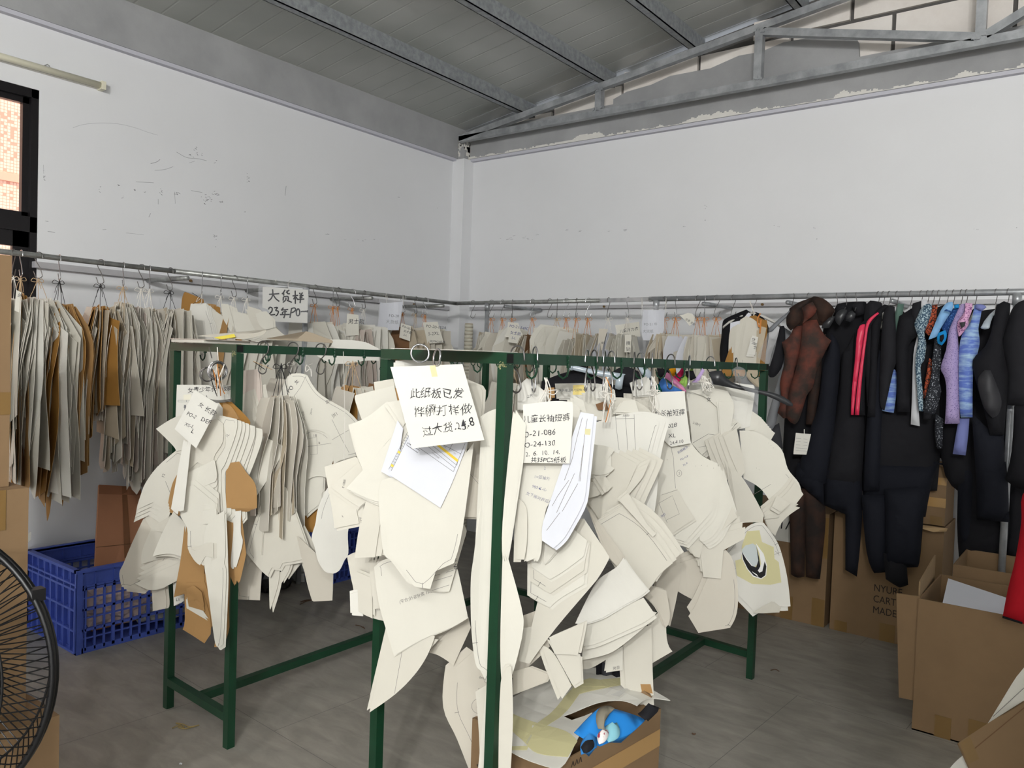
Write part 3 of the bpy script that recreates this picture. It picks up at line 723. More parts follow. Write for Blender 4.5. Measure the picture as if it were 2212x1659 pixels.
def slab_px(root, name, px, n, P0, m, t=.005, corner=40):
    N = Vector(n).normalized(); U = ZUP.cross(N).normalized(); V = N.cross(U); P0 = Vector(P0)
    C = on(sum(p[0] for p in px) / len(px), sum(p[1] for p in px) / len(px), N, P0)
    s = Sheet(C, U, V, N, lambda u, v: 0); poly = smooth_poly([s.uv(*p) for p in px], corner)
    if sum(poly[j - 1].x * poly[j].y - poly[j].x * poly[j - 1].y for j in range(len(poly))) < 0: poly = poly[::-1]
    s.build(name, poly, m, root, ((1, 0),), .2, t); return s
# ------------------------------------------------------------------ pattern bundles on the two wall rails
def rail_l(px): return onx(px, 543 + .1143 * px + 1, RLX)
def rail_r(px): return ony(px, 655 - .019 * (px - 1000), RRY)
AXL, AXR = Vector((0, 1, 0)), Vector((1, 0, 0))
GL, GR = 'pattern bundles on the window wall rail', 'pattern bundles on the far wall rail'
HKG = 'steel hooks on the pipe rails'
# px of hook, n, width, shortest, longest, spread, palette, string, string drop, yaw, label
LEFT = [
 (30, 22, .26, .45, .62, .17, 'c', STR_W, .12, -4, 'cream pattern bundle half hidden behind the stacked cartons', ('panel','strip','torso')),
 (46, 15, .2, .85, 1.0, .07, 'k', STR_T, .10, -10, 'narrow kraft brown pattern strips hanging by the window edge', ('strip','blade')),
 (84, 36, .34, .7, .98, 0.264, 'c', STR_T, .11, 2, 'thick cream pattern bundle with tan bow in front of the black window frame', ('leg','sleeve','torso','curve')),
 (129, 28, .30, .6, 1.06, 0.187, 'k', STR_K, .13, 0, 'golden kraft pattern bundle tied with long black cord', ('leg','sleeve','curve','blade')),
 (218, 38, .30, .5, .72, 0.240, 'e', STR_K, .13, -6, 'grey edged pattern bundle with a black bow beside an orange brown sheet', ('leg','strip','torso','panel')),
 (267, 35, .30, .6, .92, 0.175, 'g', STR_T, .10, -8, 'dusty grey pattern bundle with a dangling black and ochre cord', ('leg','strip','sleeve')),
 (306, 22, .30, .8, .98, 0.156, 'p', STR_W, .12, -4, 'rosy pattern bundle on long white loops of string', ('leg','strip','curve')),
 (324, 21, .28, .75, .97, 0.144, 'g', STR_W, .12, -5, 'aged pattern bundle sharing white string with the rosy one', ('leg','sleeve')),
 (368, 42, .32, .5, .85, 0.253, 'g', STR_K, .12, -5, 'fanned grey pattern bundle with a black looped cord', ('leg','strip','torso','panel')),
 (478, 10, .30, .6, .9, .12, 'm', STR_W, .11, 22, 'mixed kraft and cream bundle between white pattern sets', ('leg','panel')),
 (507, 14, .34, .5, .8, .16, 'c', STR_W, .12, 26, 'cream bundle with one long curved collar piece', ('curve','torso','leg')),
 (535, 16, .36, .6, .95, .20, 'c', STR_W, .11, 30, 'cream bundle just before the handwritten plastic sleeve sign', ('curve','torso','sleeve')),
 (681, 14, .42, .5, .8, .20, 'c', STR_O, .13, 14, 'pointed cream bundle on orange string after the handwritten sign', ('curve','torso','panel')),
 (720, 12, .30, .5, .8, .14, 'c', STR_O, .15, 20, 'small round ended cream bundle on knotted orange string', ('blade','curve','sleeve')),
 (731, 10, .30, .5, .85, .14, 'c', STR_O, .14, 24, 'slim ivory bundle close behind the round ended one', ('sleeve','leg')),
 (762, 28, .34, .5, .8, .22, 'p', STR_O, .16, -8, 'rosy grey bundle with a handwritten tag and orange string', ('leg','panel','torso')),
 (787, 14, .36, .6, .9, .17, 'c', STR_W, .12, 22, 'broad pale bundle hung from a cluster of steel rings', ('panel','torso')),
 (871, 12, .30, .5, .8, .16, 'h', STR_O, .12, 18, 'brown backed bundle behind the curled printed sign', ('torso','leg')),
 (899, 10, .28, .5, .8, .12, 'g', STR_T, .12, 20, 'thin dusty bundle on two fine strings near the corner', ('strip','leg')),
 (919, 18, .34, .5, .8, .22, 'g', STR_O, .12, 22, 'fan shaped aged bundle nearest the corner column', ('panel','torso','leg')),
]
for i, (px, n, W, L0, L1, sp, pal, sm, dr, yw, lab, shp) in enumerate(LEFT):
    T = rail_l(px); side = rotz(AXL, R(90 + (i * 37) % 80 - 40))
    p = s_hook('steel wire hook on the rail holding the ' + ' '.join(lab.split()[:7]), T, .105, side, STEEL if i % 2 else STEELD, group=HKG, r=.0021)
    fan(lab, p, AXL, n, W, L0, L1, sp, pal, 100 + i, dr, yw, 16, shp, sm, GL, nstr=3 + i % 2)
# right rail
RIGHT = [
 (1062, 27, .30, .6, .9, 0.230, 'g', STR_O, .13, 4, 'aged tan edged bundle nearest the corner on the far wall rail', ('leg','torso','panel')),
 (1086, 12, .30, .6, .9, .15, 'g', STR_O, .13, -32, 'beige bundle with one broad slanting front card', ('panel','torso')),
 (1107, 14, .30, .6, .9, .18, 'c', STR_O, .09, -35, 'cream bundle behind the tag marked women S to L', ('torso','curve')),
 (1151, 36, .30, .6, .9, 0.253, 'h', STR_O, .14, 10, 'brown striped looking bundle on white and orange string', ('leg','strip','torso')),
 (1204, 14, .40, .6, .9, .22, 'c', STR_T, .08, -45, 'broad cream bundle with large curved front cards', ('curve','torso','panel')),
 (1224, 12, .30, .6, .9, .16, 'c', STR_O, .10, -30, 'cream bundle on a tangled orange knot', ('torso','leg')),
 (1246, 21, .30, .6, .9, 0.156, 'g', STR_O, .16, 4, 'narrow grey bundle on one long orange cord', ('leg','strip')),
 (1271, 22, .30, .6, .9, 0.196, 's', STR_O, .13, 2, 'silvery grey bundle with a glued orange string', ('leg','strip','panel')),
 (1315, 30, .30, .6, .9, 0.230, 's', STR_W, .12, 2, 'pale grey bundle on white string with a kraft piece inside', ('leg','strip','sleeve')),
 (1357, 33, .30, .6, .9, 0.264, 'c', STR_W, .13, 6, 'cream bundle of many even edges beneath the life vest tag', ('panel','strip')),
 (1437, 19, .28, .6, .9, .15, 'h', STR_O, .12, 6, 'brown and beige bundle just after the printed order sign', ('leg','torso')),
 (1461, 16, .30, .6, .9, .18, 's', STR_O, .13, -30, 'silver beige bundle wrapped in thin clear film', ('panel','torso')),
 (1508, 14, .30, .6, .9, .16, 's', STR_O, .14, -25, 'pale bundle with a fat orange knot', ('torso','leg')),
 (1523, 12, .28, .6, .9, .15, 'g', STR_O, .17, -28, 'beige bundle on a straight orange cord', ('leg','panel')),
 (1549, 16, .30, .6, .9, .18, 'g', STR_O, .12, -30, 'angular beige bundle beside the black jacket', ('torso','panel','leg')),
]
for i, (px, n, W, L0, L1, sp, pal, sm, dr, yw, lab, shp) in enumerate(RIGHT):
    T = rail_r(px); side = rotz(AXR, R(90 + (i * 53) % 120 - 60))
    p = s_hook('steel wire hook on the far rail holding the ' + ' '.join(lab.split()[:7]), T, .115, side, STEEL if i % 2 else STEELD, group=HKG, r=.0021)
    r_ = fan(lab, p, AXR, n, W, L0, L1, sp, pal, 300 + i, dr, yw, 16, shp, sm, GR, nstr=3 + i % 2)
    if i == 2: hang_tag(r_, [(1897,555),(2060,575),(2100,700),(2140,760),(2085,905),(1900,880),(1910,800),(1840,790),(1890,690)], [('PO-21-549C',(1915,640),(2080,665),62),('女士款',(1925,745),(2050,765),60),('S-L',(1950,830),(2060,840),55)], T + Vector((.02, -.16, 0)), (.45, -.9, 0), kz=(840, 620, 7.373), ink=INKB)
    if i == 9:
        hang_tag(r_, [(1540,610),(1922,553),(1945,790),(1575,790)], [('儿童浮力衣',(1610,735),(1850,690),60)], T + Vector((0, .06, 0)), (.4, -.9, 0), kz=(1120, 620, 7.373))
        hang_tag(r_, [(1695,760),(1800,760),(1785,1040),(1690,1040)], [('横',(1705,925),(1780,925),75),('钻',(1705,1020),(1780,1020),75)], T + Vector((0, -.17, 0)), (.4, -.9, 0), kz=(1120, 620, 7.373))
    if i == 8: hang_tag(r_, [(1285,660),(1420,670),(1330,1010),(1250,1010)], [('165',(1290,900),(1350,910),55)], T + Vector((0, -.16, 0)), (.4, -.9, 0), kz=(1120, 620, 7.373), m=CARD3)
    if i == 11: hang_tag(r_, [(500,448),(560,440),(640,410),(710,430),(745,480),(735,560),(660,620),(600,540)], [('衣身 女款',(585,520),(700,590),42)], T + Vector((.04, -.12, 0)), (.4, -.9, 0), kz=(1400, 620, 7.373))
for lab, px in (('bare steel hook on the far rail with nothing hung on it', 1022), ('steel hook tilting empty beside the broad cream bundle', 1188), ('empty steel hook left of the black jacket on the far rail', 1585)):
    s_hook(lab, rail_r(px), .115, rotz(AXR, R(70)), STEELD, group=HKG)
# extra tags on the left rail
def find(lab): return next(o for o in COL.objects if o.get('label') == lab)
kz = (400, 550, 3.687)
def tagp(px, dx, dy): return rail_l(px) + Vector((dx, dy, 0))
hang_tag(find(LEFT[19][10]), [(1893,540),(2010,535),(2060,700),(1930,710)], [('PO-20-152A',(1915,580),(2025,590),32),('S-2XL',(1935,645),(2015,640),36),('共37PCS纸板',(1945,698),(2045,703),22)], tagp(919, .14, -.06), (.6, -.75, 0), kz=kz)
hang_tag(find(LEFT[17][10]), [(1720,545),(1800,570),(1790,690),(1705,660)], [('PO-20-159',(1725,575),(1790,600),24),('女士款',(1735,615),(1790,630),24),('S-L',(1735,645),(1780,655),24)], tagp(871, .14, -.06), (.6, -.75, 0), kz=kz)
hang_tag(find(LEFT[15][10]), [(1290,470),(1380,480),(1385,640),(1280,650)], [('男士款',(1295,550),(1365,550),44)], tagp(762, .16, -.05), (.6, -.75, 0), kz=kz)
hang_tag(find(LEFT[0][10]), [(290,880),(385,925),(350,1290),(260,1250)], [('总',(300,1000),(355,1010),80)], tagp(30, .12, -.02), (.8, -.5, 0), kz=(0, 520, 8.296))
# pale standing roll of card in the corner
cr = thing('card_roll', 'pale ribbed roll of card standing upright in the corner behind the rail', 'card roll', (-4.18, 4.86, 0))
M_ROLL = mat('ribbed_card', srgb(206, 202, 186), .8)
rb = MB()
for k in range(60): rb.tube([(-4.18, 4.86, .02 + k * .029), (-4.18, 4.86, .02 + k * .029 + .026)], .034 + .001 * (k % 2), 16)
rb.build('roll', M_ROLL, cr, True)
MB().tube([(-4.18, 4.86, 0), (-4.18, 4.86, 1.765)], .032, 16).build('core', DUST, cr, True)

# white pattern set facing the room on the left rail (px 390-480)
T = rail_l(437); hp = s_hook('steel wire hook on the rail holding the tall white trouser pattern set', T, .105, rotz(AXL, R(60)), STEEL, group=HKG)
b = Bundle('tall white trouser pattern set with faint writing and a kraft card behind', T + Vector((.02, 0, -.1)), (.75, -.66, 0), GL); b.kz = (400, 550, 3.687); b.i = -8
b.sheet(KRAFTD, '-20,340 10,300 145,355 150,380 40,560 0,640 -30,600', copies=1)
b.sheet(KRAFT, '175,390 240,400 245,470 300,640 330,760 300,840 230,700')
b.sheet(KRAFTD, '240,415 280,420 285,500 305,630 300,800 270,790')
b.sheet(CARD, '175,400 200,420 340,520 360,640 420,760 400,1010 200,1010', copies=3)
sh = b.sheet(WHITE, '45,390 170,388 190,480 220,560 250,760 260,1100 -10,1100 -5,800 20,560', copies=4, sh=(.006, -.004))
b.text(sh, '1号 2片', (55,800), (110,805), 26, m=PENCIL); b.text(sh, '前片', (50,850), (110,855), 30, m=PENCIL); b.text(sh, '女长裤', (40,940), (120,945), 24, m=PENCIL)
b.sheet(CARD, '285,390 345,395 350,450 380,520 400,620 380,640 330,560 300,500', copies=3, sh=(.01, -.004))
b.sheet(CARD, '380,440 455,480 540,490 560,640 480,660 420,640 390,560', copies=4, sh=(.01, -.004))
b.sheet(CARD2, '500,410 600,440 700,560 810,655 790,665 640,660 560,560', copies=2)
b.sheet(CARD, '560,470 630,450 700,520 705,580 640,600 590,560')
b.string([hp, hp - ZUP * .05, on(432, 655, b.n, b.P)], r=.002); b.string(bez([hp, hp + Vector((.02, -.03, -.02)), hp + Vector((.01, -.04, -.05)), hp - ZUP * .02], 4))
b.string([hp + Vector((0, -.06, 0)), hp - ZUP * .03, hp + Vector((0, -.05, -.06))], STR_K)

# ------------------------------------------------------------------ signs
M_FILM = bpy.data.materials.new('clear_film'); M_FILM.use_nodes = True; nt = M_FILM.node_tree
a_ = nt.nodes.new('ShaderNodeBsdfTransparent'); b_ = nt.nodes['Principled BSDF']; b_.inputs['Base Color'].default_value = srgb(214, 216, 220); b_.inputs['Roughness'].default_value = .12
x_ = nt.nodes.new('ShaderNodeMixShader'); x_.inputs[0].default_value = .13
nt.links.new(a_.outputs[0], x_.inputs[1]); nt.links.new(b_.outputs[0], x_.inputs[2]); nt.links.new(x_.outputs[0], nt.nodes['Material Output'].inputs[0])
T = rail_l(620)
s1 = Bundle('large white sign in a plastic sleeve with bold handwritten characters and 23', T + Vector((.05, -.02, -.03)), (.78, -.62, 0), None, 'paper_sign', 'sign', 'sign_card'); s1.kz = (560, 560, 7.373)
sh = s1.sheet(WHITE, '55,435 780,490 765,1015 235,990 140,800 50,770', d=0, k=.15)
z1_ = lambda pts: [s1.px(p) for p in pts]
HW = [[(155,560),(320,548)],[(212,480),(215,560),(190,625),(140,665)],[(225,570),(265,630),(320,672)],
 [(412,488),(385,530),(362,556)],[(388,525),(390,580)],[(480,490),(440,520),(430,535)],[(445,495),(450,545),(490,550)],[(385,600),(380,660)],[(385,600),(455,592),(462,650)],[(425,610),(420,650),(375,690)],[(440,655),(480,670),(520,688)],
 [(530,585),(620,575)],[(572,500),(575,710)],[(575,590),(545,640)],[(585,600),(610,640)],[(640,535),(655,560)],[(690,530),(668,562)],[(640,585),(705,575)],[(640,612),(690,605)],[(600,640),(718,634)],[(668,560),(650,700)],
 [(145,800),(170,765),(205,780),(200,830),(160,885),(255,880)],[(235,775),(290,768),(262,815),(305,830),(290,880),(262,905)],
 [(385,770),(355,810)],[(345,810),(462,800)],[(375,840),(440,832)],[(372,840),(370,880)],[(330,882),(485,880)],[(412,805),(408,880),(390,940)],
 [(515,785),(500,870),(488,935)],[(505,790),(560,775),(580,805),(545,840),(510,850)],[(620,785),(590,830),(600,895),(635,890),(645,830),(625,785)],
 [(670,825),(672,845)],[(690,822),(690,842)],[(712,822),(712,845)],[(735,820),(733,842)],[(750,820),(748,842)],[(770,815),(764,848)]]
st = MB()
for q in HW:
    P = [sh.at(*sh.uv(*s1.px(p)), .0015) for p in q]; st.tube(bez(P, 4) if len(P) > 2 else P, .0042, 6)
st.build('handwriting', INK, sh.obj)
s1.sheet(M_FILM, '-10,370 60,350 690,435 790,490 775,1025 230,1000 -15,760', d=.004, k=.15, name='clear_sleeve')
for px in (240, 465): s1.string(bez([s1.P * 0 + on(*s1.px((px, 470)), s1.n, s1.P), on(*s1.px((px - 5, 380)), s1.n, s1.P), rail_l(560 + px / 7.373) + Vector((.02, 0, .012)), rail_l(562 + px / 7.373) + Vector((-.01, 0, .018)), on(*s1.px((px + 35, 330)), s1.n, s1.P)], 4))
s2 = Bundle('curled printed sign with the number 20 hung by two white strings', rail_l(845) + Vector((.09, -.02, -.05)), (.72, -.7, 0), None, 'paper_sign', 'sign', 'sign_card'); s2.kz = (400, 550, 3.687)
sh = s2.sheet(PAPER, '1555,380 1600,385 1735,375 1720,480 1700,600 1640,602 1535,590', d=0, k=3.0, ang=0)
s2.text(sh, 'PO-20', (1622,495), (1702,500), 30, m=INK, jit=0, shear=0, name='lettering'); s2.text(sh, '大货纸', (1597,545), (1690,552), 34, m=PRINT, jit=0, shear=0, name='lettering')
s2.sheet(M_FILM, '1548,335 1640,345 1740,350 1725,480 1702,606 1530,596', d=.006, k=3.0, ang=0, name='clear_sleeve')
for px in (1605, 1740): s2.string(bez([on(*s2.px((px, 400)), s2.n, s2.P), on(*s2.px((px - 6, 330)), s2.n, s2.P), rail_l(400 + px / 3.687) + Vector((0, 0, .017)), on(*s2.px((px + 8, 360)), s2.n, s2.P)], 4))
s3 = Bundle('printed sign with the number 21 in a clear sleeve on the far rail', rail_r(1408) + Vector((.02, -.1, -.05)), (.45, -.9, 0), None, 'paper_sign', 'sign', 'sign_card'); s3.kz = (1120, 620, 7.373)
sh = s3.sheet(PAPER, '1985,370 2330,368 2320,560 2310,700 2200,850 1990,845 1965,700', d=0, k=2.0, ang=0)
s3.text(sh, 'PO-21 年', (1995,615), (2300,608), 55, m=PRINT, jit=0, shear=0, name='lettering'); s3.text(sh, '大货纸', (1975,730), (2290,720), 58, m=PRINT, jit=0, shear=0, name='lettering')
s3.sheet(M_FILM, '1960,310 2330,300 2340,560 2320,710 2205,860 1980,855 1950,700', d=.006, k=2.0, ang=0, name='clear_sleeve')
for px in (1965, 2345): s3.string(bez([on(*s3.px((px, 380)), s3.n, s3.P), on(*s3.px((px + 8, 260)), s3.n, s3.P), rail_r(1120 + px / 7.373) + Vector((0, 0, .019)), on(*s3.px((px - 5, 330)), s3.n, s3.P)], 4))
# bundle with tag and black jacket at the end of the pattern section
T = rail_r(1620)
b = Bundle('beige bundle with a slanting tag hung over the black jacket', T + Vector((0, -.1, -.14)), (.35, -.93, 0), GR); b.kz = (1400, 620, 7.373)
b.sheet(PAPER, '1600,405 1650,450 1560,560 1400,940 1290,1010 1310,570 1490,530', copies=0)
b.sheet(KRAFTD, '1620,470 1700,450 1860,530 1900,640 1850,1400 1180,1400 1300,1020 1380,860 1560,560', copies=1)
b.sheet(CARD2, '1420,590 1560,620 1520,1000 1440,1300 1390,1300 1385,770', copies=4, sh=(-.006, -.004))
b.sheet(CARD2, '1560,560 1660,500 1780,590 1800,900 1770,1300 1460,1300 1500,900', copies=3)
b.sheet(DUST, '1780,620 1885,650 1830,850 1780,1200 1740,1200', copies=2)
sh = b.sheet(WHITE, '1660,770 1755,800 1700,1085 1580,1075')
b.text(sh, '衣片', (1660,800), (1640,960), 60); b.text(sh, '补料', (1690,880), (1668,1060), 55)
b.sheet(DUST, '1600,1280 1740,1240 1770,1600 1660,1500 1600,1420', copies=2)
b.string([T - ZUP * .02, on(1690 / 7.373 + 1400, 420 / 7.373 + 620, b.n, b.P), on(1660 / 7.373 + 1400, 520 / 7.373 + 620, b.n, b.P)], STR_W, .003)
b.string(bez([on(1400 + x / 7.373, 620 + y / 7.373, b.n, b.P + b.n * .07) for x, y in ((1790,420),(1740,520),(1770,640),(1800,520),(1780,740))], 4), STR_O, .004)
# ------------------------------------------------------------------ bundles on the green racks (cards traced at their own place and distance)
GK = 'pattern bundles on the green racks'
ZA, ZB, ZC, ZD, ZE, ZF, ZL = (250, 750, 2.552), (600, 740, 4.096), (680, 1100, 2.968), (1060, 760, 4.148), (1100, 1100, 2.967), (1360, 780, 2.765), (500, 1150, 5.529)
def barL(px): return onx(px, 745 + .02 * (px - 515), -2.555)
def barR(px): return onx(px, 768 + .026 * (px - 1115), -1.27)
def ring(b, c, ax, r, m=STEEL, w=.0022):
    a = Vector(ax).normalized(); o = a.orthogonal().normalized(); q = a.cross(o)
    MB().tube([Vector(c) + (o * math.cos(t * .4189) + q * math.sin(t * .4189)) * r for t in range(15)], w, 6, True).build('steel_ring', m, b.root, True)

# --- far bundles on the long bars of the left rack
fa_ = lambda x, y: Vector((x, y, RT - .075))
fan('grey edge on pattern bundle tied with black cord on the left green rack', barL(580) - ZUP * .07 + Vector((0, .06, 0)), (.25, .97, 0), 24, .26, .42, .62, .2, 'g', 501, .14, 2, 10, ('strip', 'leg'), STR_K, GK, nstr=4)
fan('cream and kraft bundle behind the card with the round cut out', barL(730) - ZUP * .06 + Vector((-.02, .1, 0)), (.3, .95, 0), 20, .26, .35, .6, .26, 'm', 502, .12, 10, 14, ('strip', 'leg', 'panel'), STR_T, GK)
fan('rosy and brown bundle with paper flags on the left green rack', barL(780) - ZUP * .08 + Vector((-.03, .18, 0)), (.35, .93, 0), 16, .30, .35, .6, .26, 'r', 503, .1, 14, 16, ('panel', 'torso', 'strip'), STR_K, GK)
fan('grey bundle on the far end of the left green rack', Vector((-2.56, 3.35, RT - .07)), (.3, .95, 0), 18, .3, .5, .75, .24, 'p', 504, .1, 14, 14, ('panel', 'leg', 'strip'), STR_T, GK)
fan('cream bundle on the window side bar of the left rack', Vector((-3.05, 2.3, RT - .07)), (.2, .98, 0), 16, .3, .5, .8, .2, 'c', 505, .1, 14, 14, ('panel', 'leg', 'curve'), STR_W, GK)
fan('ivory bundle deep on the window side bar of the left rack', Vector((-3.06, 3.0, RT - .07)), (.2, .98, 0), 16, .32, .6, .9, .2, 'c', 506, .1, 20, 14, ('panel', 'leg', 'curve'), STR_W, GK)

# --- pale cards on the left rack right behind the near post
b = Bundle('broad pale cards hanging low behind the near left rack post', barL(548) - ZUP * .12 + Vector((0, .05, 0)), (.62, -.78, 0), GK); b.kz = ZA; b.i = -9
b.sheet(PINKC, '700,130 790,120 800,340 760,420 700,330'); b.sheet(CARD2, '700,260 740,245 790,480 770,560 700,560', copies=5, sh=(.006, .004))
b.sheet(CARD3, '690,860 830,880 815,1100 795,1395 670,1390 655,1200')
b.sheet(CARD3, '740,900 830,870 850,985 735,1190 720,1100')
b.sheet(CARD2, '1040,980 1100,1100 1130,1200 1090,1320 1060,1260 1030,1180 960,1270 900,1150')
b.sheet(CARD2, '845,1230 905,1220 895,1310 855,1440 848,1420')
b.sheet(CARD2, '925,1170 965,1175 955,1230 915,1300 912,1240')
b.sheet(CARD2, '845,725 940,775 1075,1135 1040,1165 920,1190 905,1220 860,1215 840,1258 800,1230 720,1130 770,950 830,800', k=.5, copies=1)
b.sheet(CARD3, '1010,1040 1200,1230 1195,1395 1090,1400 1065,1320 1040,1200')
b.sheet(CARD, '735,455 935,548 880,660 790,800 745,690 720,600', k=.8, copies=1, sh=(-.008, -.012))
b.string([barL(548) - ZUP * .06, b.P + ZUP * .03], STR_K); b.string([barL(548) - ZUP * .06, b.P + ZUP * .03 + Vector((.02, .02, 0))], STR_T)

# --- card with the round cut-out
b = Bundle('big cream card with round cut out and PO written at its top', barL(660) - ZUP * .1 + Vector((.03, -.02, 0)), (.66, -.75, 0), GK); b.kz = ZB; b.i = -4
b.sheet(KRAFTD, '150,1440 250,1530 330,1460 400,1400 385,1640 300,1680 200,1640', copies=1); b.sheet(KRAFTD, '480,880 540,900 530,1060 480,1080')
sh = b.sheet(CARD, '180,1150 410,1160 400,1300 415,1310 390,1330 390,1425 330,1460 245,1535 210,1450 160,1330 150,1230', copies=1)
sh = b.sheet(CARD, '130,1065 110,985 140,880 200,810 280,770 370,770 450,820 510,900 505,1000 480,1080 455,1180 430,1195 330,1185 215,1245', k=.4)
for q in ([(275,848),(345,838),(352,985),(288,992),(275,848)], [(272,790),(275,848)], [(160,930),(330,912),(500,885)]): b.line(sh, q)
b.text(sh, '18', (312,838), (345,834), 34, m=PENCIL); b.text(sh, '6', (360,900), (380,896), 34, m=INK)
sh = b.sheet(CARD, '120,275 200,272 262,290 340,420 440,500 600,590 690,670 740,750 738,860 705,1000 620,1020 532,1052 528,960 492,880 450,826 400,792 330,772 250,782 180,832 130,910 112,960 95,900 60,740 25,560 60,420', k=.3, copies=2, sh=(-.006, -.004))
b.text(sh, 'PO', (100,450), (160,385), 52); b.text(sh, '女', (165,375), (195,340), 40)
b.line(sh, [(255,285),(200,400),(110,520)]); b.line(sh, [(480,680),(560,840),(632,972)]); b.line(sh, [(480,860),(600,790),(735,715)])
b.text(sh, '面料', (430,545), (470,520), 34, m=PENCIL); b.text(sh, '拼1', (490,670), (530,640), 40, m=PENCIL); b.text(sh, '2片对称', (245,690), (225,580), 24, m=PENCIL); b.text(sh, '20mm', (300,640), (310,560), 22, m=PENCIL)
b.string([barL(675) - ZUP * .07, b.P + Vector((0, 0, .02))], STR_W, .002)
b.string(bez([barL(672) - ZUP * .085 + Vector((.02, -.02, 0)), barL(665) - ZUP * .075 + Vector((.02, -.02, 0)), barL(664) - ZUP * .1 + Vector((.02, -.02, 0)), barL(674) - ZUP * .09 + Vector((.02, -.02, 0)), barL(676) - ZUP * .12 + Vector((.02, -.02, 0))], 4), STR_W, .002)
b2 = Bundle('long white tongue shaped card hanging below the card with the cut out', barL(735) - ZUP * .2 + Vector((.25, -.3, 0)), (.62, -.78, 0), GK); b2.kz = (0, 0, 1)
b2.sheet(WHITE, '712,1055 742,1045 760,1100 752,1150 753,1194 744,1211 734,1231 719,1239 705,1233 692,1211 685,1181 679,1160 687,1130 692,1100', k=1.2, ang=0, copies=1, corner=60)
b2.string([barL(742) - ZUP * .02, on(745, 900, b2.n, b2.P), on(742, 1055, b2.n, b2.P)], STR_W)

# --- bundle on the near end bar of the left rack, gathered by many steel rings
PA = Vector((-2.735, 1.655, RT - .03))
b = Bundle('cream and kraft pattern bundle hung from a cluster of steel rings', PA, (.62, -.78, 0), GK); b.kz = ZA; b.i = -6; b.step = .008
sh = b.sheet(WHITE, '338,207 655,209 650,420 330,410', k=.1, name='cover_sheet')
b.text(sh, '女青少年长', (396,252), (548,240), 32); b.text(sh, '款裤', (585,245), (640,238), 30)
for q in ([(345,292),(435,292)], [(345,302),(435,302)], [(345,292),(345,302)], [(390,292),(390,302)], [(435,292),(435,302)]): b.line(sh, q, m=PRINT)
for x in (383, 403):
    for q in ([(x - 5,318),(x + 5,318),(x + 7,335),(x + 3,336),(x + 3,356),(x - 4,356),(x - 3,336),(x - 7,335)],): b.patch(sh, q, PRINT, name='printed_figure')
b.patch(sh, [(375,262),(415,260),(415,290),(375,292)], mat('faint_label', srgb(238, 234, 216), .6), name='printed_figure')
b.sheet(CARD3, '195,1260 260,1240 280,1400 272,1440 205,1455')
sh = b.sheet(WHITE, '325,1290 378,1300 375,1400 330,1420'); b.text(sh, 'L1', (332,1400), (360,1398), 22)
b.sheet(CARD3, '160,930 250,955 330,1000 330,1180 130,1335 35,1320 22,1245 45,1190 90,1080', k=.3, copies=2)
b.sheet(CARD2, '165,940 205,880 395,960 385,1040 370,1160 280,1160 145,1195 150,1120 200,1000')
b.sheet(CARD2, '365,1180 375,1150 372,1270 290,1312 255,1330 190,1338 112,1300 230,1240', copies=4, sh=(.002, .012), k=.6)
b.sheet(CARD2, '225,980 250,960 300,930 400,1000 395,1030 240,1000'); 
sh = b.sheet(CARD, '345,560 420,600 400,700 350,780 300,915 260,890 205,855 125,892 135,855 155,770 225,665', k=.5, copies=3, sh=(-.005, -.012), corner=35)
b.text(sh, 'F2', (270,720), (285,640), 22, m=PENCIL); b.line(sh, [(275,740),(300,800)], m=INK)
b.sheet(CARD, '222,450 330,385 420,372 400,560 330,575 318,545', copies=1)
b.sheet(KRAFT, '310,760 340,700 380,690 365,870 330,890 290,860', copies=3, sh=(0, -.008), k=1)
b.sheet(CARD2, '280,1000 320,915 400,1000 408,1035 372,1160 340,1148 280,1140 210,1150')
sh = b.sheet(CARD, '318,905 400,985 408,1035 388,1040 372,1160 330,1145 280,1138 208,1150 250,1040', k=.9, copies=0)
b.sheet(KRAFT, '390,980 410,1060 480,1160 490,1300 505,1385 400,1350 330,1372 345,1290 370,1150', k=.5)
b.sheet(KRAFT, '380,1340 480,1340 522,1490 525,1580 490,1632 440,1600 370,1555 382,1500', k=.8, copies=3, sh=(.003, .02))
b.sheet(CARD, '392,1380 440,1392 470,1440 512,1498 470,1470 396,1430'); b.sheet(KRAFT, '390,1330 430,1312 475,1350 490,1425 450,1390 400,1400', k=1.5, copies=1, sh=(0, -.014))
b.sheet(KRAFT, '605,1100 640,1250 630,1530 592,1640 560,1640 600,1252', copies=1)
b.sheet(KRAFTD, '590,310 640,300 720,380 742,412 722,600 690,665 650,600 690,420 650,390', copies=2, sh=(-.006, 0))
b.sheet(KRAFT, '590,300 640,330 680,395 640,420 590,380', copies=3, sh=(.004, -.006), cm=KRAFT)
b.sheet(KRAFT, '600,890 690,890 717,1120 717,1150 685,1295 655,1225 630,1110 598,1060', copies=3, sh=(-.005, -.004))
b.sheet(WHITE, '655,905 692,900 690,1020 700,1080 665,1212 648,1180 662,1000')
b.sheet(KRAFT, '610,640 680,630 720,690 772,760 780,885 740,890 610,885 608,800', k=.8, copies=4, sh=(-.006, -.003))
sh = b.sheet(CARD, '555,370 672,395 668,470 605,640 580,700 590,900 560,935 480,905 420,790 380,740 400,680 480,640 540,600', k=.5, copies=6, sh=(.009, -.004))
b.text(sh, '1L', (618,500), (640,470), 22, m=PENCIL)
b.sheet(CARD2, '430,520 500,420 560,395 592,420 592,520 545,600 545,650 500,652 450,635 390,690 378,640', k=.8, copies=4, sh=(.004, -.011))
b.sheet(CARD, '400,690 545,620 560,700 552,740 470,770 420,765 385,745', k=1.2, copies=3, sh=(0, -.014))
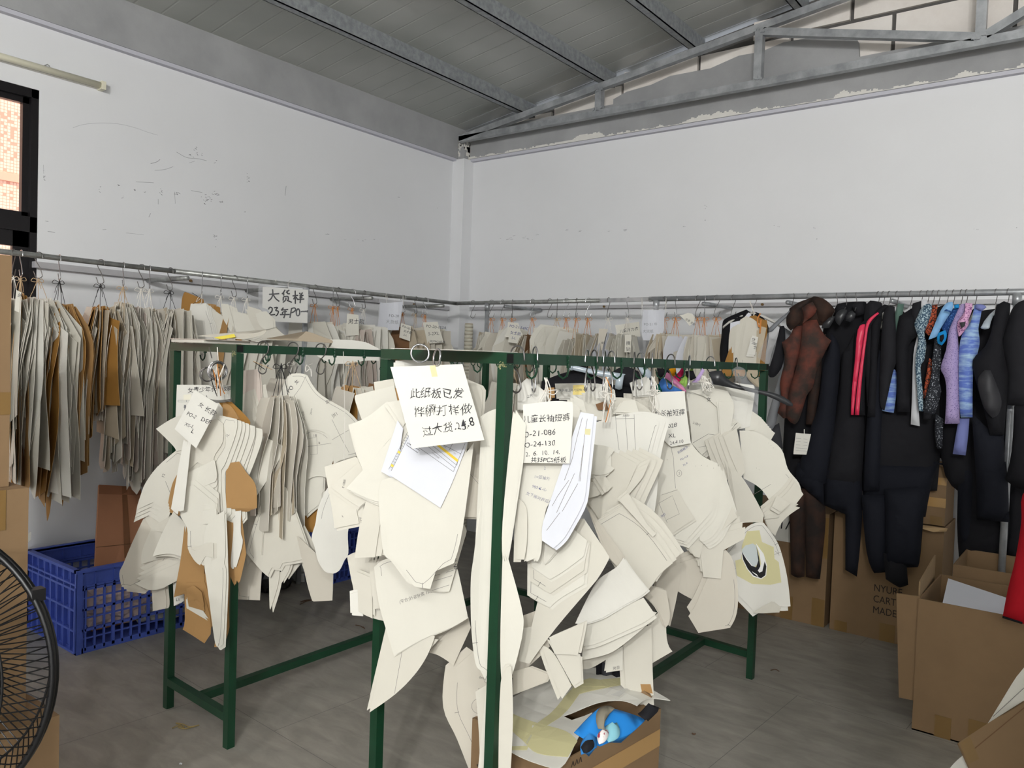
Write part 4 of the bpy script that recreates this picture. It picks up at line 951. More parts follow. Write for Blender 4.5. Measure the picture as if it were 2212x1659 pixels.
b.sheet(CARD, '375,770 430,760 555,860 560,970 480,972 545,985 540,1160 495,1150 465,1200 440,1180 400,1110 395,1000 355,910', k=.8, copies=2, sh=(.002, .012))
b.sheet(CARD, '480,900 555,890 562,970 480,975', copies=3, sh=(.0, .012))
b.sheet(CARD, '500,990 600,900 608,1120 600,1190 612,1255 595,1635 570,1652 555,1640 542,1580 505,1300 490,1170', k=1.2, ang=0, ripple=.004, ph=1, corner=50)
b.sheet(CARD2, '398,1105 430,1170 465,1202 495,1152 540,1160 540,1080 500,1080 440,1120', k=1)
for q in ('385,515 395,520 350,880 338,905 312,895', '405,520 415,530 375,900 352,905 340,900'): b.sheet(WHITE, q, k=.2)
sh = b.sheet(WHITE, '437,234 571,315 445,557 329,450', k=.9, ang=.6, name='name_tag')
b.text(sh, '女', (452,320), (475,334), 30); b.text(sh, '长款', (485,345), (530,372), 36); b.text(sh, 'PO-2', (388,372), (440,398), 30, squash=.85); b.text(sh, 'DEF', (465,405), (512,425), 34); b.text(sh, 'XS-L', (378,430), (440,455), 26); b.text(sh, 'L', (412,470), (430,478), 34)
cen = on(*b.px((575, 130)), b.n, b.P + b.n * .05)
for k in range(11): ring(b, cen + Vector((.004 * k - .02, -.002 * k, .003 * math.sin(k * 2))), (.8 + .07 * k, -.5 + .12 * (k - 5), .12 * math.sin(k * 1.7)), .031 + .002 * (k % 3), STEEL if k % 3 else STEELD)
for k in range(3): ring(b, on(*b.px((500, 150)), b.n, b.P + b.n * .05) + Vector((.005 * k, 0, 0)), (.6, -.8 + .4 * k, 0), .026, STEELD)
rn = random.Random(7)
for k in range(12):
    s_, e_ = (550 + rn.uniform(-30, 50), 90 + rn.uniform(0, 50)), (545 + rn.uniform(-20, 60), 255 + rn.uniform(-30, 25))
    b.string(bez([on(*b.px(s_), b.n, b.P + b.n * (.06 + .003 * k)), on(*b.px(((s_[0] + e_[0]) / 2 + rn.uniform(-18, 18), (s_[1] + e_[1]) / 2)), b.n, b.P + b.n * (.065 + .003 * k)), on(*b.px(e_), b.n, b.P + b.n * .06)], 4), (STR_W, STR_W, STR_K, STR_O)[k % 4 if k % 5 else 0], .0018)
for k in range(4): b.string(bez([on(*b.px((500 + q[0], 275 + q[1] + 4 * k)), b.n, b.P + b.n * (.12 + .003 * k)) for q in ((0,-10),(10,8),(60,18),(130,12),(136,2))], 4), STEELD, .0012, 'wire')
for (x0, y0, x1, y1) in ((515, 0, 530, 60), (560, 0, 565, 75)): b.string([on(*b.px((x0, y0)), b.n, b.P + b.n * .03), on(*b.px((x1, y1)), b.n, b.P + b.n * .05)], STEELD if x0 < 540 else STR_W, .002)

# --- big bundle on the near end of the right rack
PC = Vector((-1.56, 1.655, RT - .05))
b = Bundle('largest cream pattern bundle on the near end of the right rack beneath the tilted note', PC, (.55, -.84, 0), GK); b.kz = ZB; b.i = -17; b.step = .0085
b.sheet(WHITE, '1040,160 1430,130 1440,330 1040,300'); b.sheet(CARD2, '850,350 1020,320 1040,400 860,440', copies=1)
b.sheet(CARD, '690,465 1030,380 1100,700 900,800 780,775 690,530', copies=4, sh=(.006, -.004), cm=[CARD2, KRAFT, CARD])
b.kz = ZC
b.sheet(CARD3, '745,900 860,780 985,690 1000,760 890,1000 800,940 735,920', copies=3, sh=(-.01, .012))
b.sheet(CARD2, '205,300 345,250 385,340 450,640 455,720 360,695 270,655 300,685 238,675 250,540 230,430', copies=2)
b.sheet(WHITE, '235,540 310,520 310,685 240,680'); b.sheet(CARD2, '270,400 365,440 370,700 280,655')
b.sheet(CARD2, '350,330 410,320 440,630 385,640 360,500', copies=1)
for q in ('345,340 470,60 440,20 360,250', '385,350 480,100 465,60 400,260'): b.sheet(CARD, q, copies=2, sh=(.006, 0))
b.sheet(CARD2, '470,200 395,350 520,300 560,260', k=1)
b.sheet(CARD2, '465,720 355,1190 490,1118 610,1010 690,905 770,810 700,800 560,760', k=.3); 
sh = b.sheet(CARD2, '480,760 372,1215 355,1297 520,1182 640,1060 720,940 772,812 600,760', k=.4); b.line(sh, [(560,910),(512,1180)])
sh = b.sheet(CARD, '400,350 450,320 540,305 700,320 900,300 930,430 985,692 870,760 700,830 525,927 465,720 425,560', k=.45, ang=.3)
b.text(sh, '(平合)针双针底 15mm', (545,605), (745,535), 26, m=PENCIL, mirror=False); b.text(sh, 'PC,', (552,398), (610,378), 44, thin=.006)
sh = b.sheet(WHITE, '515,230 560,240 620,310 600,350 520,290'); b.text(sh, 'D5', (525,292), (560,298), 16)
b.sheet(WHITE, '640,380 720,380 685,462', k=1)
sh = b.sheet(CARD, '745,522 770,430 860,200 960,100 975,140 862,528', k=.6)
for q in ([(762,460),(880,425)], [(770,425),(890,390)], [(752,520),(862,485)]): b.line(sh, q)
b.text(sh, '个对折 NB', (872,250), (905,430), 30, thin=.004)
b.kz = ZB
b.sheet(CARD2, '1640,330 1790,390 1815,430 1800,640 1760,800 1660,760')
b.sheet(CARD3, '1690,880 1830,850 1845,1100 1838,1550 1600,1545 1680,1140', copies=1); sh = b.sheet(CARD3, '1700,1160 1770,1260 1840,1260 1835,1550 1600,1540', k=.6); b.line(sh, [(1690,1145),(1810,1290)]); b.line(sh, [(1790,1240),(1830,1210)], m=INK)
sh = b.sheet(CARD2, '415,1100 690,1010 740,1050 735,1440 690,1440 720,1600 500,1645 485,1500 440,1250', k=.3); b.line(sh, [(570,1530),(580,1545)], m=INK)
sh = b.sheet(CARD2, '470,1275 575,1180 720,1055 760,1140 640,1290 790,1400 720,1458 590,1370', copies=2, sh=(-.004, -.006)); b.text(sh, '领贴1-2', (585,1205), (570,1290), 24, m=INK)
sh = b.sheet(CARD2, '780,1400 880,1400 960,1330 900,1640 860,1900 680,1905 720,1640', copies=3, sh=(.012, .002)); b.text(sh, '16号', (745,1595), (742,1540), 26, m=PENCIL)
b.sheet(CARD, '665,820 780,775 870,720 1010,605 1140,700 950,900 760,1135 735,1080 690,920', k=.6, copies=3, sh=(-.004, .006))
b.sheet(CARD, '610,1288 770,1110 960,890 1130,705 1180,900 1040,1210 950,1330 935,1422 840,1395 780,1372', k=.35, copies=2, sh=(.006, -.006))
b.sheet(CARD, '965,530 1080,510 1140,690 1110,745', k=.4); 
sh = b.sheet(PAPER, '915,1140 1060,690 1110,760 1000,1160 1040,1215 960,1160', k=.2)
b.sheet(CARD, '950,1340 1010,1230 1180,1200 1500,1200 1740,880 1640,1640 1560,1950 1400,2020 1350,2180 1210,2160 1060,1960 985,1850', k=.45, ang=.1, copies=1, sh=(-.012, .004), corner=36)
sh = b.sheet(PAPER, '985,1165 1180,760 1700,840 1560,1200 1440,1462 1090,1232', k=.35, ang=.6, name='printed_sheet')
b.patch(sh, [(1400,905),(1425,898),(1600,1035),(1590,1057)], YELLOW, name='highlight')
for q in ([(1250,930),(1555,1142)], [(1330,918),(1570,1110)], [(1345,890),(1585,1085)], [(1555,1142),(1660,890)], [(1460,900),(1625,985)], [(1520,950),(1560,870)], [(1585,1085),(1600,1035)]): b.line(sh, q, m=PRINT)
for q in ([(1150,885),(1255,955),(1240,975),(1140,905),(1150,885)],): b.line(sh, q, m=INK)
b.text(sh, '工艺要求说明', (1360,975), (1430,1030), 14, m=PRINT, jit=0, shear=0, name='lettering'); b.text(sh, '款号', (1465,915), (1490,935), 14, m=PRINT, jit=0, shear=0, name='lettering'); b.text(sh, '合计', (1555,975), (1580,995), 12, m=PRINT, jit=0, shear=0, name='lettering'); b.text(sh, '尺寸表', (1165,905), (1235,955), 14, m=INK, jit=0, shear=0, name='lettering')
for k in range(14):
    f0, f1 = k / 14, (k + .75) / 14; A_ = lambda f, o: (1150 - 165 * f + o, 790 + 330 * f + o * .55)
    b.line(sh, [A_(f0, 0), A_(f0, 22)], m=PRINT); 
    if k in (7, 12): b.patch(sh, [A_(f0, 0), A_(f0, 22), A_(f1, 22), A_(f1, 0)], YELLOW, name='highlight')
for o in (0, 22): b.line(sh, [(1150 + o, 790 + o * .55), (985 + o, 1120 + o * .55)], m=PRINT)
# curled column of card beside the near post
b.kz = (0, 0, 1)
CV = [(1038,900),(1058,888),(1080,882),(1096,890),(1098,1000),(1094,1200),(1075,1400),(1052,1482),(1048,1455),(1030,1440),(1022,1395),(1018,1330),(1018,1250),(1024,1200),(1034,1120),(1045,1050),(1042,960)]
b.sheet(CARD, CV, k=7.0, ang=0, d=.11, corner=50, copies=1, sh=(.004, -.006), gap=.004)
b.sheet(CARD2, '1028,1490 1062,1470 1060,1600 1048,1700 1033,1720 1036,1620', d=.06)
b.sheet(CARD, '1060,1465 1078,1440 1080,1560 1062,1720 1032,1720 1044,1620', d=.09, k=1, ang=0)
sh = b.sheet(CARD3, '985,1440 1030,1400 1060,1420 1062,1600 1045,1690 1010,1600 980,1530', d=-.12, k=.5, copies=1, sh=(-.022, 0))
b.text(sh, 'W', (1029,1534), (1042,1534), 10, m=PENCIL)
b.line(sh, [(1034 + 15 * math.cos(t * .35), 1525 + 16 * math.sin(t * .35)) for t in range(19)], m=PENCIL)
b.text(sh, 'PMT-12', (1032,1492), (1050,1494), 8, m=PENCIL); b.text(sh, '6m片', (1034,1465), (1048,1468), 9, m=PENCIL)
note = Bundle('tilted white note in blue black handwriting hung by rings on the green rack', PC + Vector((.099, -.151, 0)), (.55, -.84, 0), None, 'paper_note', 'sign', 'note_sheet'); note.kz = ZB
sh = note.sheet(WHITE, '998,216 1635,190 1730,520 1830,862 1500,900 1190,936 1100,590', d=.012, k=.35, ang=.45, corner=30)
note.patch(sh, [(1345,205),(1395,200),(1415,300),(1365,302)], TAPE)
note.text(sh, '此纸板已发', (1165,490), (1640,478), 96, squash=1.0, jit=.09); note.text(sh, '桦楙打样做', (1200,660), (1740,615), 104, squash=1.0, jit=.1, thin=-.006); note.text(sh, '过大货.25.', (1280,835), (1610,765), 96, jit=.1, thin=-.006); note.text(sh, '4.8', (1625,770), (1730,735), 110, jit=.06, thin=.004)
for (cx, cy, r) in ((1235, 95, 68), (1385, 130, 62)): ring(note, on(*note.px((cx, cy)), note.n, note.P + note.n * .02) + Vector((0, .01, 0)), (.75, -.55, .1) if cx < 1300 else (-.4, -.9, .1), r / 4.096 / 1697 * 2.45, STEEL, .0028)

# --- first bundle on the long bar of the right rack, beside the near post
PD = barR(1182) + Vector((.03, -.02, -.06))
b = Bundle('white bundle beside the near post with a tag for childrens long sleeves', PD, (.6, -.8, 0), GK); b.kz = ZD; b.i = -9
b.sheet(CARD2, '230,300 420,300 470,700 300,900 230,700'); b.sheet(CARD, '740,390 830,440 860,560 740,600', copies=2); b.sheet(KRAFT, '495,320 570,320 575,410 500,420')
sh = b.sheet(WHITE, '240,310 325,235 505,380 480,440 430,520 240,520', k=.3); b.text(sh, '上片', (322,412), (372,402), 30)
b.sheet(CARD, '700,440 800,500 780,1000 720,1200 640,1000', copies=2)
b.kz = ZE
b.sheet(CARD3, '40,700 200,640 260,880 130,1000 30,1045', copies=2); b.sheet(CARD3, '25,1040 130,1010 260,1060 230,1110 25,1190')
b.sheet(CARD2, '210,870 290,930 400,1130 338,1215 250,1000', k=.5); b.sheet(CARD2, '240,830 300,925 455,930 465,1100 410,1133 350,1010', k=.5)
sh = b.sheet(CARD2, '255,820 480,725 468,800 440,935 370,930 290,925', k=.8)
b.sheet(CARD2, '200,100 480,60 560,180 640,300 632,330 575,430 520,500 300,760 130,990 60,970 90,760 142,752 180,600 230,400', k=.3, copies=0, d=.005)
for j, (dx, dy) in enumerate(((0, -150), (20, -240), (30, -330))):
    b.sheet(CARD2 if j % 2 else CARD, [(115 + dx, 700 + dy), (200 + dx * .6, 600 + dy + 150), (262, 780 + dy), (330 + dx, 700 + dy + 20), (478, 590 + dy + 40), (500, 200), (260, 0), (120, 0)], k=.3, d=.012 + j * .006)
b.sheet(CARD, '222,300 235,350 365,190 372,40 250,20', k=.3, d=.036); b.i = 6
b.kz = ZD
sh = b.sheet(CARD, '240,1000 560,990 700,1005 690,1060 620,1180 560,1310 500,1400 470,1560 450,1800 415,1880 395,1850 320,1880 330,1640 328,1470 300,1350 240,1300 235,1150', k=.4, ang=0, corner=36)
for t, p, q in (('2', (475,1055), (500,1055)), ('1×弧袖片', (385,1130), (535,1150)), ('980-K-心', (365,1215), (500,1250)), ('女下袖对折弧片', (310,1275), (480,1340))): b.text(sh, t, p, q, 36, m=INKB, thin=-.012)
b.sheet(CARD2, '244,1310 300,1360 326,1450 325,1700 300,1860 235,1860', k=2, ang=0)
sh = b.sheet(PAPER, '805,540 925,560 905,700 880,870 852,1080 838,1330 700,1600 640,1690 560,1760 460,1690 470,1520 560,1310 650,1150 720,960 755,760', k=.5, copies=1, sh=(.006, -.004), corner=36)
for q in ([(820,590),(770,780),(730,960),(660,1150)], [(865,600),(840,760),(800,1160)], [(750,1090),(590,1440)], [(780,1180),(640,1430)], [(500,1600),(620,1440)], [(700,1150),(600,1290),(550,1380)], [(830,840),(790,1160)]): b.line(sh, q, m=PENCIL)
b.patch(sh, [(845,690),(895,690),(890,745),(842,740)], TAPE)
sh = b.sheet(WHITE, '290,472 480,448 610,440 733,450 735,600 706,1000 285,994 292,700', k=.4, ang=0, name='name_tag')
b.text(sh, '儿童长袖短裤', (285,635), (710,608), 72, squash=.98); b.text(sh, 'PO-21-086', (248,775), (590,735), 72, squash=1.05, thin=-.004); b.text(sh, 'PO-24-130', (262,865), (600,830), 66, squash=1.08, thin=-.004); b.text(sh, '2.  6.  10.  14.', (310,940), (680,905), 56, thin=-.004); b.text(sh, '共35PCS纸板', (355,990), (670,985), 56, thin=.004)
b.sheet(CARD, '225,520 315,655 312,700 290,1000 245,1140 215,1340 196,1640 150,1900 140,1500', k=4, ang=0, copies=2, sh=(-.003, -.003), gap=.005, corner=36)
b.kz = (0, 0, 1)
b.sheet(CARD, '1096,1200 1126,1310 1130,1360 1112,1440 1094,1486 1090,1400', k=3, copies=2, sh=(-.004, 0)); b.sheet(CARD2, '1085,1480 1105,1440 1108,1560 1100,1710 1080,1710')
tangle(b, barR(1180) - ZUP * .06, barR(1181) - ZUP * 0.170 + b.n * .04, 5, None)

# --- second bundle on that bar: cones and folded squares
PD2 = barR(1315) + Vector((.03, 0, -.06))
b = Bundle('cream bundle of cone shaped curled cards over the open carton', PD2, (.58, -.81, 0), GK); b.kz = ZD; b.i = -11
b.sheet(CARD2, '930,420 1250,420 1460,560 1440,900 1000,800'); sh = b.sheet(WHITE, '575,285 960,285 1090,330 1100,420 590,420', k=.3); b.text(sh, '女长袖上片内前侧片', (610,355), (860,352), 26, m=PRINT)
b.patch(sh, [(738,300),(805,295),(850,300),(845,385),(735,385)], NOTE, name='sticky_note')
b.sheet(CARD, '740,420 830,430 960,520 1110,545 1100,600 900,620', copies=2, sh=(.008, .006)); b.sheet(KRAFTR, '940,470 1030,440 1060,520 960,520', k=1)
b.sheet(CARD, '1190,440 1290,430 1330,550 1120,540', k=.4)
sh = b.sheet(WHITE, '920,640 1120,575 1290,560 1450,600 1512,640 1440,900 1400,1120 1390,1300 1330,1700 1200,1800 1000,1500 910,830', k=.25, copies=2, sh=(.012, .003))
for q in ([(1115,545),(1130,720),(1150,880)], [(1205,560),(1230,900)], [(1285,560),(1290,760),(1330,1300)], [(1120,600),(1285,595)]): b.line(sh, q)
b.text(sh, '女袖3', (1180,580), (1250,578), 24, m=PENCIL); b.text(sh, '1号', (1255,1330), (1275,1270), 40, m=INKB)
b.kz = ZE
b.sheet(CARD2, '905,740 1005,620 1010,830 1045,910 915,985', copies=1); b.sheet(CARD3, '870,560 950,640 1000,760 1030,690 1005,520 930,500')
sh = b.sheet(CARD2, '730,850 835,770 912,740 918,1000 928,1255 870,1258 745,1130', k=.3, copies=1, sh=(-.01, 0)); b.patch(sh, [(840,1120),(905,1120),(920,1180),(850,1170)], KRAFT)
sh = b.sheet(CARD, '635,930 728,880 728,1030 620,1046', k=.4); b.text(sh, '男背', (662,1030), (690,1026), 24, m=PENCIL)
b.sheet(CARD2, '465,955 560,930 640,910 700,880 690,900 560,980 480,985', copies=2)
b.kz = ZD
b.sheet(CARD2, '830,1330 900,1180 1150,1360 1080,1700 970,1600', k=.5)
b.sheet(CARD2, '1100,890 1280,985 1310,1010 1240,1180 1150,1380 1060,1660 970,1500 850,1330 860,1080 990,1100 1060,980', k=.4, copies=4, sh=(.014, .002))
b.sheet(CARD2, '1290,1090 1380,1045 1355,1135 1160,1370 1080,1500', copies=2, sh=(.005, .01))
b.sheet(CARD, '905,825 1050,850 1108,880 1050,960 1030,1010 1110,1038 1060,1085 960,1105 870,1080 840,1010', k=1.5, copies=1)
b.sheet(CARD2, '860,1180 940,1150 1005,1240 960,1290 830,1320', k=2, copies=2, sh=(.01, .004)); b.sheet(CARD2, '930,1120 970,1110 1040,1250 1020,1265', k=1)
b.kz = ZE
b.sheet(CARD2, '540,95 600,60 705,0 880,120 1047,342 960,420 890,520 760,470 650,330', k=.35, copies=3, sh=(.008, .008))
b.sheet(CARD2, '700,-60 760,-110 905,130 945,150 920,180', copies=1)
b.sheet(CARD3, '500,-20 560,80 730,290 720,340 690,360 600,250', k=3, ang=.7)
sh = b.sheet(CARD, '470,860 560,800 850,650 930,668 855,760 700,890 600,935 465,957', k=.8, ang=.6)
sh = b.sheet(CARD, '488,715 620,680 800,590 858,560 932,668 850,730 700,800 560,855 470,866', k=.9, ang=.6, d=b.i * b.step + .02)
sh = b.sheet(WHITE, '728,300 790,390 886,508 830,560 740,612 620,680 550,705 480,717 420,712 465,630 560,465 640,400 690,362', k=1.6, ang=.75, d=b.i * b.step + .035, corner=36)
tangle(b, barR(1312) - ZUP * .06, barR(1315) - ZUP * 0.200 + b.n * .04, 6, [STR_W, STR_W, STR_W, STR_O])

# --- third bundle: tag for womens long sleeves
PE = barR(1428) + Vector((.03, 0, -.07))
b = Bundle('layered white bundle with a tag for womens long sleeves size XL', PE, (.55, -.83, 0), GK); b.kz = ZF; b.i = -7
b.sheet(CARD2, '-20,200 160,210 170,420 110,640 -10,700', copies=1); b.sheet(WHITE, '0,130 100,90 150,200 20,210')
b.sheet(CARD3, '220,1230 440,1160 452,1200 447,1455 330,1400 238,1340', k=.4, copies=2, sh=(-.01, .006)); b.sheet(CARD3, '180,1100 290,1080 300,1300 240,1580 215,1560 160,1360', copies=1)
b.sheet(CARD3, '560,1160 620,1230 645,1350 640,1500 600,1592 545,1602 410,1622 350,1520 400,1440 470,1290', k=.5, copies=1, sh=(-.004, .02))
b.sheet(CARD2, '415,1090 520,1040 690,990 685,1060 560,1130 545,1300 440,1290', k=.5, copies=3, sh=(-.006, .012))
b.sheet(CARD2, '330,1080 430,1000 500,900 565,770 640,930 520,1040 440,1090 418,1175 385,1165', k=.6, copies=4, sh=(-.008, .006))
b.sheet(CARD, '520,600 570,760 600,850 520,1020 440,1080 420,1000', copies=3, sh=(.006, -.006), k=.5)
sh = b.sheet(CARD, '175,410 240,500 368,488 430,562 527,612 515,700 492,880 430,965 330,1080 265,1062 200,1077 85,760 105,620', k=.3, copies=2, sh=(.006, -.008))
for p in ((155,606),(188,592),(220,590),(390,628),(425,624),(460,628),(497,640)): b.text(sh, '.', p, (p[0] + 9, p[1]), 22, thin=.01)
b.text(sh, '前幅裤片', (290,555), (345,520), 18, m=INKB); b.text(sh, 'PO-H-P', (305,595), (370,562), 16, m=INKB); b.text(sh, 'XL-R', (320,628), (375,600), 15, m=INKB)
b.text(sh, 'S', (291,678), (301,678), 22, m=PENCIL); b.line(sh, [(296 + 15 * math.cos(t * .37), 670 + 19 * math.sin(t * .37)) for t in range(18)])
b.line(sh, [(245,510),(262,580),(268,700),(275,760)]); 
sh = b.sheet(CARD2, '185,805 285,762 330,850 390,940 300,1000 200,1066 145,1010 135,960', k=.5, ang=.5)
b.line(sh, [(175,848),(255,803),(297,912),(217,950),(175,848)]); b.line(sh, [(190,800),(285,768)]); b.text(sh, '袋位', (190,935), (205,925), 16, m=INKB); b.line(sh, [(217,950),(225,965)])
sh = b.sheet(WHITE, '150,185 330,180 335,260 366,490 250,512 200,460 160,340', k=.4, ang=0, name='name_tag')
b.text(sh, '女长袖短裤', (148,335), (322,318), 42, squash=.85); b.text(sh, '-028', (215,402), (300,392), 34, squash=1.1, thin=-.004); b.text(sh, 'XL', (230,460), (272,455), 34, squash=1.1, thin=-.004); b.text(sh, '24.4.10', (240,502), (345,482), 28, thin=-.002)
tangle(b, barR(1412) - ZUP * .06, barR(1420) - ZUP * 0.190 + b.n * .04, 6, None)

# --- last bundle on the bar, with the sleeve card that carries a taped logo
PE2 = barR(1545) + Vector((.03, 0, -.08))
b = Bundle('wide white bundle at the rack end with a black swirl logo taped on one card', PE2, (.5, -.86, 0), GK); b.kz = ZF; b.i = -8
b.sheet(WHITE, '340,130 560,125 700,140 705,300 340,300'); b.sheet(CARD, '720,290 790,340 745,412 690,420 690,300', copies=7, sh=(.006, -.006), gap=.006)
sh = b.sheet(WHITE, '565,165 640,148 706,150 715,200 690,400 600,420', copies=1, sh=(.014, .004)); 
sh = b.sheet(CARD, '655,415 770,430 880,510 920,630 985,715 1000,790 905,800 845,850 780,760 680,700', k=.3, copies=1, sh=(.012, -.006), corner=36)
for p in ((828,490),(842,505),(855,520),(755,640),(770,650)): b.text(sh, '.', p, (p[0] + 8, p[1]), 18, thin=.01)
b.line(sh, [(725,805),(845,735)]); b.text(sh, '∙', (760,775), (775,765), 14, m=mat('red_pen', srgb(170, 50, 50), .6))
b.sheet(CARD2, '800,905 925,800 985,720 1037,795 985,865 1018,875 920,950 870,1042 830,1010', copies=2, sh=(-.004, .008), k=.5); b.sheet(CARD2, '830,920 890,935 800,945')
b.sheet(CARD2, '880,800 960,850 900,900 850,870', k=.8)
sh = b.sheet(CARD, '340,195 420,200 450,210 645,365 545,450 560,470 430,560 370,490 365,400', k=.3, copies=2, sh=(.006, -.004)); b.line(sh, [(375,490),(470,435),(545,445),(640,370)], m=INK); b.line(sh, [(435,560),(560,440)]); b.text(sh, '2.袖片', (375,372), (425,392), 18, m=PENCIL)
sh = b.sheet(CARD, '345,180 440,165 560,150 612,250 605,330 540,290 450,215', k=.4); b.text(sh, '女', (460,240), (495,235), 26)
b.sheet(CARD, '530,245 620,245 620,300 600,420 640,360 545,450', k=.4); b.sheet(CARD2, '560,450 640,400 690,660 660,700 600,560', copies=4, sh=(-.012, -.004))
b.sheet(CARD2, '600,640 690,720 800,915 795,965 690,965 560,990 640,900', k=.4, copies=3, sh=(-.004, .006))
sh = b.sheet(WHITE, '560,1150 700,990 800,965 870,1060 905,1140 940,1290 958,1460 900,1462 850,1438 750,1502 690,1440 628,1378 642,1240 600,1175', k=.4, copies=1, sh=(-.004, -.012), corner=36)
b.patch(sh, [(670,1100),(700,1015),(775,1010),(790,1080),(860,1110),(865,1180),(890,1200),(905,1320),(840,1335),(730,1330),(640,1280),(630,1190),(665,1180)], TAPE)
b.patch(sh, [(668,1125),(690,1100),(735,1088),(755,1100),(770,1160),(765,1210),(720,1250),(690,1215)], mat('silver_vinyl', srgb(196, 204, 204), .35), lift=.0022, name='logo')
BL = mat('black_vinyl', srgb(22, 22, 24), .4); WV = mat('white_vinyl', srgb(238, 238, 236), .4)
b.patch(sh, [(664,1130),(672,1180),(700,1240),(735,1285),(785,1302),(815,1280),(820,1220),(800,1150),(752,1085),(775,1150),(785,1210),(770,1245),(735,1225),(700,1180)], WV, lift=.0026, name='logo')
b.patch(sh, [(668,1135),(678,1185),(705,1240),(740,1280),(785,1296),(810,1278),(816,1225),(806,1195),(792,1255),(775,1262),(765,1250),(780,1225),(772,1170),(756,1105),(768,1190),(755,1230),(728,1222),(695,1180)], BL, lift=.003, name='logo')
b.patch(sh, [(720,1235),(742,1245),(770,1290),(735,1262)], WV, lift=.0034, name='logo')
for q in ([(625,1240),(905,1140)], [(725,1300),(840,1265)], [(838,1235),(845,1285)], [(870,1135),(890,1150)]): b.line(sh, q)
b.sheet(CARD2, '735,1500 850,1435 890,1470 880,1500 800,1505', k=2)
tangle(b, barR(1520) - ZUP * .06, barR(1528) - ZUP * 0.120 + b.n * .04, 8, None)
sh = b.sheet(WHITE, '600,980 660,1000 690,1120 640,1220', k=.4, d=-.1)
# steel hooks along the right rack bar
for i, px in enumerate((1130, 1168, 1280, 1295, 1318, 1332, 1382, 1395, 1420, 1460, 1500, 1545, 1600)):
    T = barR(px) + Vector((-.02, 0, 0)); T.z = RT - .008
    lab = ('steel hook over the green bar just right of the near post', 'steel hook over the green bar above the childrens tag', 'steel hook on the green bar above the yellow sticky note', 'second steel hook on the green bar above the yellow sticky note', 'large curved steel hook on the green bar above the cone shaped cards', 'steel hook beside the large curved hook above the cone shaped cards', 'steel hook on the green bar left of the womens tag', 'second steel hook on the green bar left of the womens tag', 'steel hook on the green bar straight above the womens tag', 'steel hook on the green bar before the black hanger', 'bright steel hook on the green bar over the pink and blue garments', 'dark steel hook on the green bar over the black hanger', 'last steel hook on the green bar near its far end')[i]
    s_hook(lab, T, .1, rotz((0, 1, 0), R(80 - (i * 29) % 60)), STEEL if i % 3 else STEELD, r=.0024, rr=.024, group='steel hooks on the green racks')
for i, px in enumerate((575, 640, 700)):
    T = barL(px) + Vector((-.02, 0, 0)); T.z = RT - .008
    s_hook(('steel hook on the left rack with a black loop of cord', 'steel hook on the left rack tied with tan string', 'steel hook on the left rack behind the draped white card')[i], T, .1, (1, .3, 0), STEELD, r=.0024, rr=.022, group='steel hooks on the green racks')

# --- loose cards lying on top of the left rack
b = Bundle('stapled white pad lying across the end of the left green rack', Vector((-2.85, 1.70, RT)), (.0, -1, 0), None, 'paper_pad', 'paper pad', 'pad')
MB().box((-2.95, 1.64, RT + .002), (-2.72, 1.84, RT + .014)).build('pages', CARD, b.root)
MB().box((-2.96, 1.635, RT + .014), (-2.70, 1.85, RT + .016)).build('cover', PINKC, b.root)
def laid(root, px, z0, m, k=.0, ang=0, tilt=(0, 0), name='card'):
    pts = [onz(a, b_, z0) for a, b_ in px]; return pts
def slab(root, name, pts, m, zf, t=.0012):
    c = sum((Vector((p[0], p[1], 0)) for p in pts), Vector((0, 0, 0))) / len(pts); P2 = [Vector((p[0] - c.x, p[1] - c.y)) for p in pts]
    ar = sum(P2[j - 1].x * P2[j].y - P2[j].x * P2[j - 1].y for j in range(len(P2)))
    if ar < 0: P2 = P2[::-1]
    v, f, rim = flat_mesh(smooth_poly(P2, 40), ((1, 0), (0, 1)), .05); n = len(v)
    vs = [(c.x + a, c.y + b_, zf(c.x + a, c.y + b_) + t) for a, b_ in v] + [(c.x + a, c.y + b_, zf(c.x + a, c.y + b_)) for a, b_ in v]
    return mesh_obj(name, vs, list(f) + [tuple(i + n for i in q[::-1]) for q in f] + [(a, a + n, b_ + n, b_) for a, b_ in rim], m, root)
KZL = lambda pts, x0=400, y0=550, k=3.687: [(x0 + a / k, y0 + b_ / k) for a, b_ in pts]
lc = thing('loose_card', 'grey curled card lying over the yellow strip on the left rack', 'loose card', (-2.6, 1.9, RT))
slab_px(lc, 'yellow_strip', KZL([(230,660),(390,632),(402,656),(290,672)]), (.4, -.5, .75), (-2.62, 1.80, RT + .016), mat('yellow_paper', srgb(238, 220, 90), .6), .001)
slab_px(lc, 'card', KZL([(100,648),(250,632),(420,628),(560,625),(642,598),(646,612),(600,646),(470,672),(400,668),(390,640),(250,656)]), (.4, -.5, .75), (-2.6, 1.84, RT + .016), CARD3, .0014)
lc = thing('loose_card', 'dusty brown peaked cards lying on the left rack before the wall post', 'loose card', (-2.6, 2.4, RT))
slab_px(lc, 'card', [(560 + a / 7.373, 560 + b_ / 7.373) for a, b_ in [(120,1262),(400,1275),(570,1282),(660,1225),(745,1148),(860,1180),(960,1222),(1155,1292),(1160,1335),(900,1318),(600,1300),(300,1282)]], (.6, -.6, .5), (-2.57, 2.4, RT + .01), mat('brown_grey_card', srgb(168, 154, 134), .8), .0014, 60)
db = Bundle('large white crescent card draped over the left rack bar', Vector((-2.53, 2.75, RT + .004)), (.7, -.71, 0), None, 'loose_card', 'loose card', 'card'); db.kz = (560, 560, 7.373)
